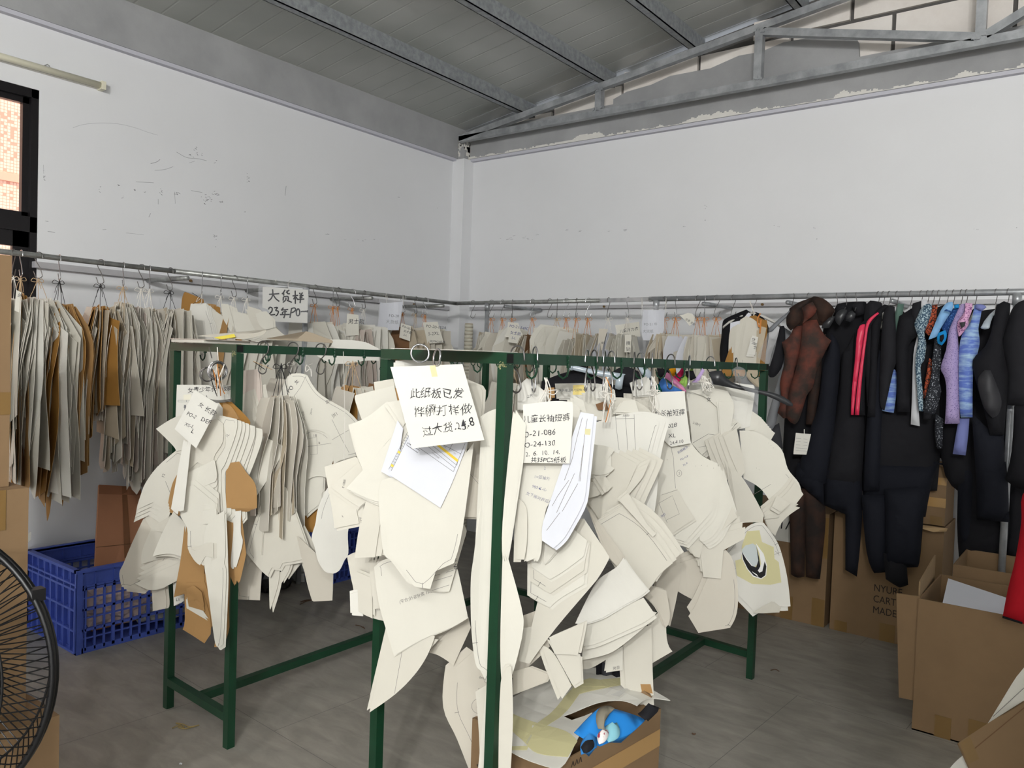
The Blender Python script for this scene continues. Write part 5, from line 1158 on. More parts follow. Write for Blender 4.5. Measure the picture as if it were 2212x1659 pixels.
db.sheet(WHITE, '1130,1278 1480,1290 1700,1325 1840,1390 1900,1420 1905,1620 1700,1615 1500,1650 1300,1665 1130,1650 915,1535 1060,1450 1150,1370 1165,1320', d=.02, k=1.0, ang=1.2, ripple=.002, corner=30)
fl = thing('loose_card', 'thin white card lying flat on the near end of the right rack', 'loose card', (-1.45, 1.67, RT))
slab(fl, 'card', [(-1.62, 1.55), (-1.33, 1.53), (-1.30, 1.72), (-1.60, 1.76)], WHITE, lambda x, y: RT + .001)
# ------------------------------------------------------------------ garments on the far rail
def fabric(name, rgb, rough=.85, rgb2=None, kind=None, scale=40, thr=.5, spec=.2, aniso=(1, 1, 1), width=.06):
    if name in MATS: return MATS[name]
    m = bpy.data.materials.new(name); m.use_nodes = True; nt = m.node_tree; b = nt.nodes['Principled BSDF']
    b.inputs['Roughness'].default_value = rough; b.inputs['Specular IOR Level'].default_value = spec; b.inputs['Base Color'].default_value = srgb(*rgb)
    tc = nt.nodes.new('ShaderNodeTexCoord'); mp = nt.nodes.new('ShaderNodeMapping'); mp.inputs['Scale'].default_value = aniso
    nt.links.new(tc.outputs['Object'], mp.inputs[0])
    if rgb2:
        if kind == 'voronoi':
            t = nt.nodes.new('ShaderNodeTexVoronoi'); t.feature = 'DISTANCE_TO_EDGE'; t.inputs['Scale'].default_value = scale; o = t.outputs['Distance']; lo, hi = width, width + .05
        else:
            t = nt.nodes.new('ShaderNodeTexNoise'); t.inputs['Scale'].default_value = scale; t.inputs['Detail'].default_value = 2 if kind == 'speckle' else 7; t.inputs['Roughness'].default_value = .6; o = t.outputs['Fac']
            w_ = .02 if kind == 'speckle' else .12; lo, hi = thr - w_, thr + w_
        nt.links.new(mp.outputs[0], t.inputs['Vector'])
        rp = nt.nodes.new('ShaderNodeValToRGB'); rp.color_ramp.elements[0].position = lo; rp.color_ramp.elements[1].position = hi
        rp.color_ramp.elements[0].color = srgb(*rgb2); rp.color_ramp.elements[1].color = srgb(*rgb)
        nt.links.new(o, rp.inputs[0]); nt.links.new(rp.outputs[0], b.inputs['Base Color'])
    n2 = nt.nodes.new('ShaderNodeTexNoise'); n2.inputs['Scale'].default_value = 9; n2.inputs['Detail'].default_value = 2
    nt.links.new(tc.outputs['Object'], n2.inputs['Vector'])
    bp = nt.nodes.new('ShaderNodeBump'); bp.inputs['Strength'].default_value = .5; bp.inputs['Distance'].default_value = .03
    nt.links.new(n2.outputs['Fac'], bp.inputs['Height']); nt.links.new(bp.outputs[0], b.inputs['Normal'])
    MATS[name] = m; return m
NEO = fabric('black_neoprene', (26, 26, 30)); NEO2 = fabric('soft_black_neoprene', (34, 34, 38)); NAVY = fabric('navy_black_neoprene', (22, 24, 32))
CAMO = fabric('brown_red_camouflage', (104, 58, 48), .85, (56, 48, 44), 'noise', 9, .5); CAMOD = fabric('dark_brown_camouflage', (62, 44, 36), .85, (40, 34, 32), 'noise', 9, .5)
GREYF = fabric('grey_jersey', (132, 134, 138)); DGREY = fabric('dark_grey_jersey', (62, 62, 66)); REDS = fabric('glossy_red_stripe', (214, 50, 84), .4, spec=.4); REDF = fabric('red_neoprene', (176, 22, 36))
TEAL = fabric('muted_teal', (92, 118, 108)); WHT = fabric('white_lycra', (206, 208, 212)); SPEC = fabric('grey_blue_speckle', (170, 190, 198), .8, (60, 84, 104), 'speckle', 130, .52)
CRACK = fabric('orange_crackle', (176, 84, 56), .8, (34, 30, 32), 'voronoi', 55, width=.05); DSPK = fabric('charcoal_speckle', (40, 42, 48), .8, (170, 176, 184), 'speckle', 150, .38)
LBLUE = fabric('light_blue_lycra', (132, 178, 222)); DBLUE = fabric('dark_blue_dotted', (34, 66, 122), .8, (84, 130, 190), 'speckle', 140, .4); CYAN = fabric('cyan_trim', (30, 140, 206))
LILAC = fabric('lilac_dotted', (168, 152, 196), .8, (110, 96, 146), 'speckle', 190, .40); PINKP = fabric('pink_dotted', (216, 168, 204), .8, (120, 66, 120), 'speckle', 150, .42)
TIED = fabric('blue_tie_dye', (96, 120, 196), .8, (166, 196, 222), 'noise', 14, .46, aniso=(.7, .7, 4.0)); PERI = fabric('periwinkle_jersey', (122, 130, 186)); GLOSSK = fabric('glossy_black_patch', (44, 44, 48), .55, spec=.35)
PLB = mat('black_hanger_plastic', srgb(46, 47, 50), .35, spec=.5); PLG = mat('grey_hanger_plastic', srgb(120, 123, 128), .3, spec=.5); PLW = mat('white_hanger_plastic', srgb(206, 204, 198), .35); PLC = mat('clear_hanger_plastic', srgb(178, 190, 200), .15, spec=.5)
G1, G2, G3, G4 = (1600, 600, 3.606), (1840, 620, 4.366), (1560, 620, 5.53), (1600, 1000, 3.606)

def puff(name, pts, P0, n, thick, m, parent, kz=(0, 0, 1.0), corner=48, step=.035, soft=None, n3=None):
    """a stuffed, cushion like shape from an outline: fabric with real thickness"""
    if isinstance(pts, str): pts = [tuple(map(float, q.split(','))) for q in pts.split()]
    pp = [(kz[0] + a / kz[2], kz[1] + b / kz[2]) for a, b in pts]
    N = Vector(n).normalized(); P0 = Vector(P0)
    C = on(sum(p[0] for p in pp) / len(pp), sum(p[1] for p in pp) / len(pp), N, P0)
    U = ZUP.cross(N).normalized(); V = N.cross(U)
    poly = smooth_poly([((on(a, b, N, P0) - C).dot(U), (on(a, b, N, P0) - C).dot(V)) for a, b in pp], corner, 3)
    if sum(poly[j - 1].x * poly[j].y - poly[j].x * poly[j - 1].y for j in range(len(poly))) < 0: poly = poly[::-1]
    xs = [p.x for p in poly]; ys = [p.y for p in poly]
    bm = bmesh.new(); bm.faces.new([bm.verts.new((p.x, p.y, 0)) for p in poly])
    for ax, lo, hi in ((0, min(xs), max(xs)), (1, min(ys), max(ys))):
        st = step if ax == 0 else step * 1.6; k = max(2, min(26, int((hi - lo) / st)))
        for i in range(1, k):
            s = lo + (hi - lo) * i / k + 1e-5; co = (s, 0, 0) if ax == 0 else (0, s, 0); no = (1, 0, 0) if ax == 0 else (0, 1, 0)
            bmesh.ops.bisect_plane(bm, geom=bm.verts[:] + bm.edges[:] + bm.faces[:], dist=1e-6, plane_co=co, plane_no=no)
    bmesh.ops.triangulate(bm, faces=bm.faces[:]); bm.verts.index_update()
    V2 = [(q.co.x, q.co.y) for q in bm.verts]; F = []
    for t in bm.faces:
        t.normal_update(); i = [q.index for q in t.verts]; F.append(tuple(i if t.normal.z > 0 else i[::-1]))
    bm.free()
    r = soft or thick * .9; m_ = len(poly)
    def edge_d(x, y):
        best = 9
        for j in range(m_):
            a = poly[j - 1]; b = poly[j]; dx, dy = b.x - a.x, b.y - a.y; L = dx * dx + dy * dy
            t = max(0, min(1, ((x - a.x) * dx + (y - a.y) * dy) / L)) if L > 1e-12 else 0
            d = (x - a.x - dx * t) ** 2 + (y - a.y - dy * t) ** 2
            if d < best: best = d
        return math.sqrt(best)
    H = []
    for x, y in V2:
        d = min(1, edge_d(x, y) / r); H.append(thick / 2 * math.sqrt(max(0, 1 - (1 - d) ** 2)) + .0006)
    n_ = len(V2); vs = [C + U * x + V * y + N * h for (x, y), h in zip(V2, H)] + [C + U * x + V * y - N * h for (x, y), h in zip(V2, H)]
    E = set(); 
    for t in F:
        for i in range(3): E.add((t[i], t[(i + 1) % 3]))
    rim = [e for e in E if (e[1], e[0]) not in E]
    return mesh_obj(name, vs, F + [tuple(i + n_ for i in t[::-1]) for t in F] + [(a, a + n_, b + n_, b) for a, b in rim], m, parent, True)

GG = 'wetsuits and swim tops on the far rail'; GH = 'hangers on the far rail'
FN = (.16, -.99, 0)
def garment(name, label, cat, px, parts, d=0.0, group=GG, hanger=None, n=FN):
    """parts: (name, outline, thickness, material, frame, forward)"""
    T = rail_r(px); P = T + Vector((0, -.05 - d, -.15)); r = thing(name, label, cat, P, group)
    for q in parts:
        nm, pts, th, m, kz = q[:5]; f = q[5] if len(q) > 5 else 0
        puff(nm, pts, P + Vector(n).normalized() * f, n, th, m, r, kz)
    if hanger: hang(px, label, hanger)
    return r
def hang(px, label, m, wid=.055, yaw=80):
    T = rail_r(px); h = thing('coat_hanger', ({'black_hanger_plastic': 'black', 'grey_hanger_plastic': 'grey', 'white_hanger_plastic': 'white', 'clear_hanger_plastic': 'clear'}[m.name.split('.')[0]]) + ' plastic hanger inside the ' + ' '.join(label.split()[:9]), 'coat hanger', T, GH)
    A = rotz((1, 0, 0), R(yaw)); c = T - ZUP * .095; rr_ = .021
    P = [T + A * math.cos(a) * rr_ + ZUP * math.sin(a) * rr_ for a in [math.pi * (1.1 - .2 * k) for k in range(7)]]
    P += [T + A * rr_ * .6 - ZUP * .03, T - ZUP * .055, c]
    MB().tube(bez(P, 3), .0018, 6).build('hook', STEELD, h, True)
    b = MB()
    for s in (-1, 1): b.loft([[c + A * s * x + ZUP * (z + hh * math.sin(t)) + rotz(A, R(90)) * w * math.cos(t) for t in [k * math.pi / 4 for k in range(8)]] for x, z, w, hh in ((0, .0, .008, .012), (wid * .4, -.02, .010, .010), (wid * .8, -.055, .016, .010), (wid, -.085, .02, .009))])
    b.build('shoulder_bar', m, h, True)
garment('black_jacket', 'black jacket spread open on a white topped hanger behind the beige bundle', 'jacket', 1628, [
  ('body', '290,268 345,300 440,312 545,450 556,600 500,900 520,1080 0,1040 -30,800 -10,600 4,430 40,378 150,325', .05, NEO, G3, -.05)])
hang(1628, 'black jacket spread open', PLW, .17, 15)
r = garment('grey_long_suit', 'long grey suit half hidden behind the camouflage jacket', 'wetsuit', 1676, [
  ('leg', '328,640 335,760 300,1000 272,1140 225,1200 188,1195 190,1150 232,1000 290,800', .04, GREYF, G1), ('body', '330,380 390,420 400,700 330,690 320,500', .05, GREYF, G1, -.02),
  ('leg', '200,1190 300,1130 330,1330 260,1360 236,1250', .03, DGREY, G1, -.03)], .02)
r = garment('black_swim_bag', 'short black padded top next to the grey hanger', 'swim shirt', 1672, [('body', '690,468 735,462 752,520 752,700 722,930 640,1062 570,1078 535,1030 560,930 600,760 655,620', .05, NEO2, G3, .02)], .03)
h = thing('coat_hanger', 'sloping grey plastic hanger with a sheet of clear film beside the black jacket', 'coat hanger', rail_r(1712) - ZUP * .1, GH)
gp = [on(1560 + x / 5.53, 620 + y / 5.53, FN, rail_r(1700) + Vector((0, -.14, 0))) for x, y in ((560,515),(600,490),(660,430),(730,370),(790,320),(815,270),(845,235))]
MB().loft([[p + Vector((.006 * math.cos(t), -.012 * math.cos(t) * .5, w * math.sin(t))) for t in [k * math.pi / 4 for k in range(8)]] for p, w in zip(gp, (.013, .019, .017, .014, .013, .012, .008))]).build('shoulder_bar', PLG, h, True)
MB().tube(bez([gp[-1], rail_r(1712) - ZUP * .05, rail_r(1714) + Vector((.01, -.02, 0)), rail_r(1714) + ZUP * .02, rail_r(1714) + Vector((-.01, .02, .004))], 4), .002, 6).build('hook', STEELD, h, True)
fl = Bundle('sheet of clear film hanging from the sloping grey hanger', rail_r(1690) + Vector((0, -.12, -.2)), FN, None, 'film_sheet', 'plastic sheet', 'film'); fl.kz = G3
fl.sheet(M_FILM, '560,520 680,455 640,700 570,945 500,900 420,830 480,700', d=0, k=.5)
# camouflage jacket with hood
r = garment('camouflage_suit', 'brown and red camouflage hooded vest suit with a white paper tag', 'wetsuit', 1768, [
  ('leg', '372,200 505,215 500,700 497,886 440,893 392,868 385,600', .07, CAMOD, G4), ('leg', '470,200 650,180 662,450 640,700 618,905 560,900 506,888 500,600', .07, CAMOD, G4, -.01),
  ('back_panel', '1120,600 1240,560 1190,860 1180,1100 1120,1500 1085,1645 1000,1640 1040,1200 1080,900', .05, CAMOD, G3, -.01),
  ('front_panel', '860,470 955,460 950,700 900,900 870,980 850,1100 800,1300 850,1560 730,1570 660,1500 690,1400 705,1300 690,1150 720,1000 748,900 745,830 715,660 800,590', .06, CAMO, G3, .02),
  ('front_panel', '960,430 1040,400 1130,390 1180,500 1230,580 1305,640 1240,760 1190,860 1130,1000 1080,1200 1010,1300 930,1560 870,1640 800,1600 760,1500 800,1250 860,1050 900,880 940,650', .07, CAMO, G3, .04),
  ('hood', '765,420 775,340 860,240 930,190 1000,150 1045,150 1020,210 960,240 930,270 945,330 930,420 880,470 820,520 775,470', .08, CAMOD, G3, .05),
  ('hood', '1050,175 1075,125 1110,112 1220,145 1310,220 1348,280 1260,370 1200,420 1150,380 1100,250', .08, CAMOD, G3, .03),
  ('hood_back', '800,260 900,190 1000,150 1110,118 1220,150 1310,220 1340,300 1220,460 1000,460 860,450', .05, CAMOD, G3, .015),
  ('collar', '950,250 1010,210 1080,175 1130,260 1100,330 1010,400 960,440 975,350', .07, CAMO, G3, .065)], .06)
hang(1747, 'camouflage hooded vest suit', PLB, .1, 80)
tg = Bundle('small white lined paper tag hanging from the camouflage suit', rail_r(1735) + Vector((0, -.2, -.4)), FN, None, 'paper_tag', 'paper tag', 'tag_card'); tg.kz = G1
sh = tg.sheet(WHITE, '430,1208 548,1218 530,1300 512,1378 416,1370 412,1355', d=0, k=.4)
for yy in (1250, 1275, 1300, 1325, 1345): tg.line(sh, [(430, yy), (520, yy + 7)], m=PRINT)
tg.string([on(*tg.px((495, 1180)), tg.n, tg.P), on(*tg.px((495, 1225)), tg.n, tg.P + tg.n * .004)], STR_W, .002)
# black suits
garment('black_wetsuit', 'black ribbed wetsuit on a black shouldered hanger right of the camouflage suit', 'wetsuit', 1826, [
  ('collar', '735,240 760,200 810,195 835,230 800,300 745,300', .06, NEO, G1, -.02),
  ('body', '700,430 770,540 765,800 745,1000 720,1250 660,1600 560,1640 430,1560 520,1240 600,1000 640,700 690,540', .08, NAVY, G1, .02),
  ('leg', '440,0 640,0 650,330 480,180 430,110', .07, NAVY, G4, .02)], .05)
garment('black_wetsuit', 'second black wetsuit with thin shoulder straps on a black hanger', 'wetsuit', 1853, [
  ('collar', '870,215 890,190 950,190 970,280 900,300', .06, NEO2, G1, -.02),
  ('body', '830,540 890,420 900,700 960,1070 960,1300 935,1659 640,1600 700,1250 745,1000 775,800 790,600', .08, NEO, G1, .01),
  ('leg', '640,0 940,0 948,350 930,650 905,886 815,832 815,400 650,330', .08, NAVY, G4, .0)], .03)
for px, pts in ((1808, '630,395 640,360 690,310 735,300 720,340 690,390'), (1828, '735,320 745,275 790,245 830,250 815,300 770,372 745,350'), (1850, '818,335 830,280 870,255 895,280 885,320 850,345')):
    T = rail_r(px); h = thing('coat_hanger', {1808: 'lowest black hanger shoulder sticking out of the ribbed wetsuit', 1828: 'black hanger shoulder between the ribbed and the strapped wetsuit', 1850: 'rounded black hanger shoulder on top of the strapped wetsuit'}[px], 'coat hanger', T, GH)
    puff('shoulder_bar', pts, T + Vector((0, -.17, -.1)), FN, .03, PLB, h, G1)
    MB().tube(bez([on(1600 + (float(pts.split()[2].split(',')[0]) + 20) / 3.606, 600 + float(pts.split()[2].split(',')[1]) / 3.606, FN, T + Vector((0, -.12, 0))), T + Vector((.01, -.02, -.04)), T + Vector((0, -.018, .004)), T + Vector((0, 0, .019)), T + Vector((0, .018, 0))], 3), .002, 6).build('hook', STEELD, h, True)
garment('black_jacket', 'black jacket with two glossy red stripes down its sleeve', 'jacket', 1897, [
  ('sleeve', '895,420 960,335 1060,272 1075,300 1000,420 975,640 965,900 968,1072 856,1072 870,760 885,560', .07, NEO, G1, .03),
  ('body', '960,300 1040,180 1090,190 1100,320 1010,900 985,1000', .05, NEO2, G1, -.03),
  ('stripe', '912,405 968,362 958,460 930,640 896,900 879,1069 858,1069 868,860 890,640', .012, REDS, G1, .075), ('stripe', '985,338 1068,268 1078,278 1002,362 980,480 955,680 936,880 922,1070 889,1070 905,880 935,640 965,440', .012, REDS, G1, .08)], .06)
hang(1897, 'black jacket with two glossy red stripes', PLG, .14)
garment('black_wetsuit', 'plain black long sleeved suit just behind the red striped jacket', 'wetsuit', 1908, [
  ('sleeve', '1035,285 1120,208 1152,215 1160,245 1080,330 1062,700 1050,1086 985,1082 1010,700 1020,420', .06, NEO, G1, .02), ('leg', '940,250 1150,250 1145,700 1130,852 1040,858 980,690', .09, NAVY, G4)], .05, hanger=PLW)
garment('black_wetsuit', 'black suit with a round sleeve and a piped neck seam beside the blue cuff', 'wetsuit', 1921, [
  ('sleeve', '1110,290 1165,215 1200,225 1203,290 1217,610 1185,740 1120,1035 1082,950 1090,600', .07, NEO2, G1, .025), ('leg', '1080,560 1140,700 1130,900 1100,1100 1080,1659 960,1659 985,1090', .06, NAVY, G1, -.02)], .06, hanger=PLW)
garment('swim_shirt', 'blue tie dye sleeve peeking out low between black suits', 'swim shirt', 1934, [('sleeve', '1185,715 1213,740 1212,900 1192,1052 1140,1045 1100,1034 1142,850', .05, TIED, G1)], .04)
garment('swim_shirt', 'muted teal sleeve tucked between black suits', 'swim shirt', 1938, [('sleeve', '1225,200 1272,205 1255,330 1222,468 1200,462 1185,350', .05, TEAL, G1)], .03, hanger=PLW)
garment('black_wetsuit', 'black coat like suit left of the thin white sleeve', 'wetsuit', 1968, [
  ('sleeve', '1235,300 1330,238 1368,290 1366,390 1402,440 1312,520 1305,700 1322,1046 1220,1046 1216,800 1206,500', .08, NEO, G1, .02), ('body', '1340,200 1405,180 1402,300 1370,390 1330,300', .06, NEO2, G1, .03),
  ('leg', '1120,200 1440,180 1402,700 1376,812 1130,818', .10, NAVY, G4), ('leg', '1110,700 1290,760 1305,950 1250,968 1220,962 1130,905', .06, NEO, G4, .01)], .05, hanger=PLB)
garment('swim_shirt', 'plain white long sleeve behind the grey speckled sleeve', 'swim shirt', 1990, [('sleeve', '1410,170 1450,170 1455,260 1390,500 1372,700 1380,900 1395,1156 1325,1142 1335,900 1345,600 1380,420', .04, WHT, G1)], .03, hanger=PLB)
garment('swim_shirt', 'grey blue speckled long sleeve swim top', 'swim shirt', 2004, [('sleeve', '1420,220 1482,200 1490,240 1470,330 1432,430 1446,520 1430,640 1402,700 1420,900 1419,1042 1388,1036 1370,850 1360,640 1382,500 1375,440 1354,370 1370,310', .06, SPEC, G1, .02)], .06, hanger=PLB)
garment('swim_shirt', 'orange and black crackle patterned swim top', 'swim shirt', 2016, [('sleeve', '1490,215 1532,208 1532,300 1505,400 1465,452 1428,405 1440,320', .06, CRACK, G1, .01), ('front', '1468,625 1490,640 1482,760 1452,900 1428,942 1425,880 1445,760', .04, CRACK, G1, -.01)], .045, hanger=PLB)
garment('swim_shirt', 'charcoal long sleeve with tiny white specks', 'swim shirt', 2028, [('sleeve', '1510,480 1558,460 1562,640 1547,800 1562,880 1522,1040 1490,1062 1425,1046 1430,960 1480,780 1492,640', .06, DSPK, G1, .02), ('cuff', '1425,1046 1490,1062 1480,1110 1422,1105', .05, NEO, G1, .02), ('body', '1532,230 1590,210 1560,420 1540,480 1500,480', .05, NEO, G1)], .05, hanger=PLB)
garment('swim_shirt', 'light blue short sleeved swim top', 'swim shirt', 2046, [('sleeve', '1600,200 1650,188 1652,240 1592,340 1556,400 1532,452 1500,470 1462,482 1500,390 1550,270', .07, LBLUE, G1, .04), ('seam', '1580,262 1600,244 1645,262 1640,275 1600,260', .02, DBLUE, G1, .078)], .06, hanger=PLB)
garment('swim_shirt', 'dark blue dotted swim top with a bright cyan cuff', 'swim shirt', 2060, [('sleeve', '1655,240 1712,222 1700,290 1640,370 1612,440 1565,400 1592,330', .06, DBLUE, G1, .03), ('collar', '1662,212 1700,205 1700,236 1664,242', .04, CYAN, G1, .045), ('cuff', '1540,430 1592,408 1606,440 1596,490 1566,527 1536,512 1528,470', .05, CYAN, G1, .05), ('cuff_opening', '1552,450 1580,440 1584,470 1566,502 1550,490', .02, NEO, G1, .078), ('leg', '1520,1060 1580,1100 1570,1330 1530,1330 1510,1200', .04, DSPK, G1, -.02)], .05, hanger=PLB)
garment('swim_shirt', 'lilac long sleeve swim top with small dots', 'swim shirt', 2077, [('sleeve', '1715,205 1748,200 1742,280 1702,340 1692,450 1702,640 1706,1137 1590,1137 1602,900 1590,780 1558,700 1600,560 1620,420 1660,320', .08, LILAC, G1, .03)], .06, hanger=PLB)
garment('swim_shirt', 'pink dotted short sleeved swim top', 'swim shirt', 2088, [('sleeve', '1750,195 1806,200 1800,260 1776,330 1772,372 1722,440 1698,458 1688,350 1740,270', .07, PINKP, G1, .05), ('cuff_opening', '1704,348 1752,342 1745,375 1718,392', .02, DGREY, G1, .088)], .07, hanger=PLB)
garment('swim_suit', 'blue tie dye long sleeve suit with a periwinkle leg', 'wetsuit', 2108, [('sleeve', '1820,212 1882,215 1870,300 1852,400 1862,500 1842,600 1812,700 1806,1087 1714,1090 1700,900 1700,600 1722,450 1792,340', .08, TIED, G1, .03), ('leg', '1700,1095 1782,1095 1770,1250 1752,1384 1652,1372 1680,1200', .05, PERI, G1, .0), ('collar', '1830,205 1890,210 1915,230 1880,260 1830,240', .05, PERI, G1, .045)], .06, hanger=PLW)
garment('black_wetsuit', 'big black wetsuit with a glossy oval knee patch', 'wetsuit', 2158, [
  ('body', '1990,215 2050,182 2100,200 2092,300 2042,480 2062,640 2082,800 2052,1222 1942,1227 1900,1050 1830,800 1810,640 1900,540 1950,420', .10, NEO, G1, .03), ('knee_patch', '1900,720 1945,722 1990,820 2032,960 2010,1060 1962,1092 1900,1020 1860,900 1848,790', .03, GLOSSK, G1, .082),
  ('leg', '1800,1050 1960,1200 2050,1210 2060,1659 1840,1659', .08, NAVY, G1), ('leg', '1840,-10 2065,-10 2085,190 2090,462 1838,442', .09, NAVY, G4)], .07)
hang(2152, 'big black wetsuit with a knee patch', PLC, .14); hang(2178, 'last black wetsuit at the right edge', PLW, .12)
garment('black_wetsuit', 'last black wetsuit running out of view at the right edge', 'wetsuit', 2196, [
  ('body', '2110,250 2200,175 2330,170 2330,1000 2190,1000 2060,990 2075,800 2060,640 2045,480', .10, NEO2, G1, .0), ('leg', '2130,1000 2330,1000 2330,1659 2160,1640 2060,1570 2110,1350', .09, NEO, G1, .04)], .06)
garment('black_wetsuit', 'long black wetsuit hanging above the open cartons', 'wetsuit', 2070, [('body', '1560,560 1830,560 1850,1100 1840,1659 1690,1659 1560,1400', .10, NEO, G1, -.08), ('leg', '1690,0 1852,0 1842,460 1762,640 1700,560', .08, NAVY, G4, -.06), ('leg', '2060,180 2215,180 2190,500 2150,760 2060,700 2090,460', .07, NEO, G4, -.04), ('leg', '1430,0 1700,0 1690,40 1530,10 1440,330', .05, NAVY, G4, -.1)], .0)
garment('black_wetsuit', 'broad black wetsuit deep behind the speckled tops', 'wetsuit', 1985, [('body', '1000,420 1560,420 1560,1200 1530,1659 960,1659 960,1000', .10, NEO, G1, -.09), ('leg', '950,-10 1540,-10 1480,200 1440,420 1130,420 950,360', .10, NAVY, G4, -.06)], .0)
for px, lab, pts, d in ((1850, 'dark wetsuit filling the gap behind the strapped wetsuit', '640,430 690,320 750,215 830,190 960,185 1000,300 1010,900 1000,1659 700,1659 720,1000', -.1),
    (1935, 'dark wetsuit deep behind the blue tie dye cuff', '930,420 1060,260 1230,260 1330,420 1330,1300 1100,1659 950,1659', -.13),
    (2060, 'dark wetsuit filling the gap behind the lilac sleeve', '1380,420 1480,300 1680,260 1850,330 1860,1200 1700,1500 1400,1300', -.13),
    (1790, 'dark wetsuit filling the gap behind the camouflage suit and its tag', '400,620 560,420 700,420 760,560 760,1000 640,1659 360,1659 330,1300', -.1),
    (2185, 'dark wetsuit low at the right edge behind the red trouser leg', '1780,900 2330,900 2330,1900 2240,2200 1700,2180 1690,1700', -.12),
    (2130, 'dark wetsuit behind the tie dye suit and the patched wetsuit', '1760,420 1850,260 1990,240 2110,420 2090,1500 1800,1600', -.12)):
    garment('black_wetsuit', lab, 'wetsuit', px, [('body', pts, .09, NEO, G1)], d)
rl = thing('red_garment', 'red trouser leg with black hem reaching down over the open carton', 'trousers', (-.1, 4.2, 1.0), None)
puff('leg', '2195,250 2330,100 2330,900 2262,1225 2196,1252 2040,1200 2082,980 2132,780 2166,600 2188,430', (-.1, 3.62, .62), (.1, -.86, .3), .06, REDF, rl, G4)
puff('hem', '2040,1190 2196,1240 2194,1256 2038,1208', (-.1, 3.61, .62), (.1, -.86, .3), .065, NEO, rl, G4)

# ------------------------------------------------------------------ garments hanging inside the right green rack
GI = 'garments inside the right green rack'
ZI, ZJ = (1120, 620, 7.373), (1400, 620, 7.373)
PI_ = onx(1300, 800, -1.62)
def inner(name, label, cat, parts, f=0):
    n = (.5, -.86, 0); r = thing(name, label, cat, PI_, GI)
    for q in parts: puff(q[0], q[1], PI_ + Vector(n).normalized() * (q[5] if len(q) > 5 else 0), n, q[2], q[3], r, q[4])
    return r
inner('black_swim_shirt', 'black perforated swim top hung inside the rack behind the yellow sticky note', 'swim shirt', [('body', '370,1500 650,1390 850,1330 950,1255 1040,1250 1120,1290 1200,1390 1360,1480 1560,1570 2300,1650 2300,2000 300,2000', .06, NEO, ZI, -.02)])
inner('coat_hanger', 'clear plastic trouser hanger with two wire clips inside the rack', 'coat hanger', [('bar', '780,1250 860,1245 1180,1310 1300,1330 1660,1380 1690,1400 1640,1500 1520,1480 1200,1400 900,1330 790,1310', .02, PLC, ZI, .03), ('clip', '1560,1370 1680,1400 1650,1620 1600,1635 1535,1610', .02, PLC, ZI, .045), ('clip', '785,1245 865,1245 860,1330 790,1320', .02, PLC, ZI, .045)])
inner('black_swim_shirt', 'black swim top with a clear shouldered hanger right of the clip hanger', 'swim shirt', [('body', '1500,1350 1650,1270 1800,1290 2150,1480 2150,1650 1600,1600', .05, NEO2, ZI, -.05), ('hanger_shoulder', '1850,1260 2000,1265 2110,1350 2130,1430 2060,1480 1960,1390', .04, PLC, ZI, -.03)])
inner('swim_suit', 'pink and blue panelled suit inside the rack', 'wetsuit', [('collar', '140,1290 310,1300 345,1360 245,1420 170,1530', .05, NEO, ZJ, .0), ('pink_panel', '235,1415 305,1358 450,1470 610,1655 600,1680 420,1560', .05, fabric('candy_pink', (222, 142, 182)), ZJ, .01), ('blue_panel', '240,1430 330,1530 540,1645 500,1700 240,1700 170,1530', .06, fabric('mid_blue', (68, 118, 190)), ZJ, .025), ('green_panel', '100,1560 175,1540 260,1700 120,1720', .04, fabric('deep_green', (20, 92, 76)), ZJ, .02)])
inner('swim_shirt', 'orange yellow swim top inside the rack', 'swim shirt', [('body', '308,1335 350,1300 440,1295 452,1380 390,1445 320,1390', .05, fabric('amber_orange', (232, 158, 20)), ZJ, -.02)])
inner('swim_shirt', 'magenta swim top inside the rack', 'swim shirt', [('body', '385,1445 500,1340 562,1215 585,1300 520,1480 450,1530', .05, fabric('magenta_pink', (206, 36, 92)), ZJ, .01)])
inner('swim_shirt', 'lime green and black swim top inside the rack', 'swim shirt', [('body', '480,1520 560,1430 680,1300 722,1300 650,1480 600,1600', .05, fabric('lime_green', (164, 208, 104)), ZJ, .0), ('front', '590,1340 720,1330 765,1450 680,1490 610,1420', .05, NEO, ZJ, .03)])
inner('swim_shirt', 'lilac swim top inside the rack beside the black hanger', 'swim shirt', [('body', '690,1520 800,1400 860,1290 900,1330 800,1520', .05, fabric('soft_lilac', (184, 160, 206)), ZJ, .0)])
inner('coat_hanger', 'wide black plastic hanger at the far end of the rack', 'coat hanger', [('shoulder_bar', '970,1355 1060,1335 1170,1335 1250,1450 1370,1530 1600,1600 2050,1700 2280,1830 2300,1900 2200,1880 1900,1740 1480,1640 1040,1550', .04, PLB, ZJ, .02)])
inner('plastic_bag', 'crumpled clear plastic bag hanging near the far rack post', 'plastic bag', [('film', '1330,1320 1420,1265 1500,1285 1560,1340 1590,1480 1730,1600 1760,1720 1740,1900 1600,1700 1480,1580 1400,1480', .07, M_FILM, ZJ, .05)])
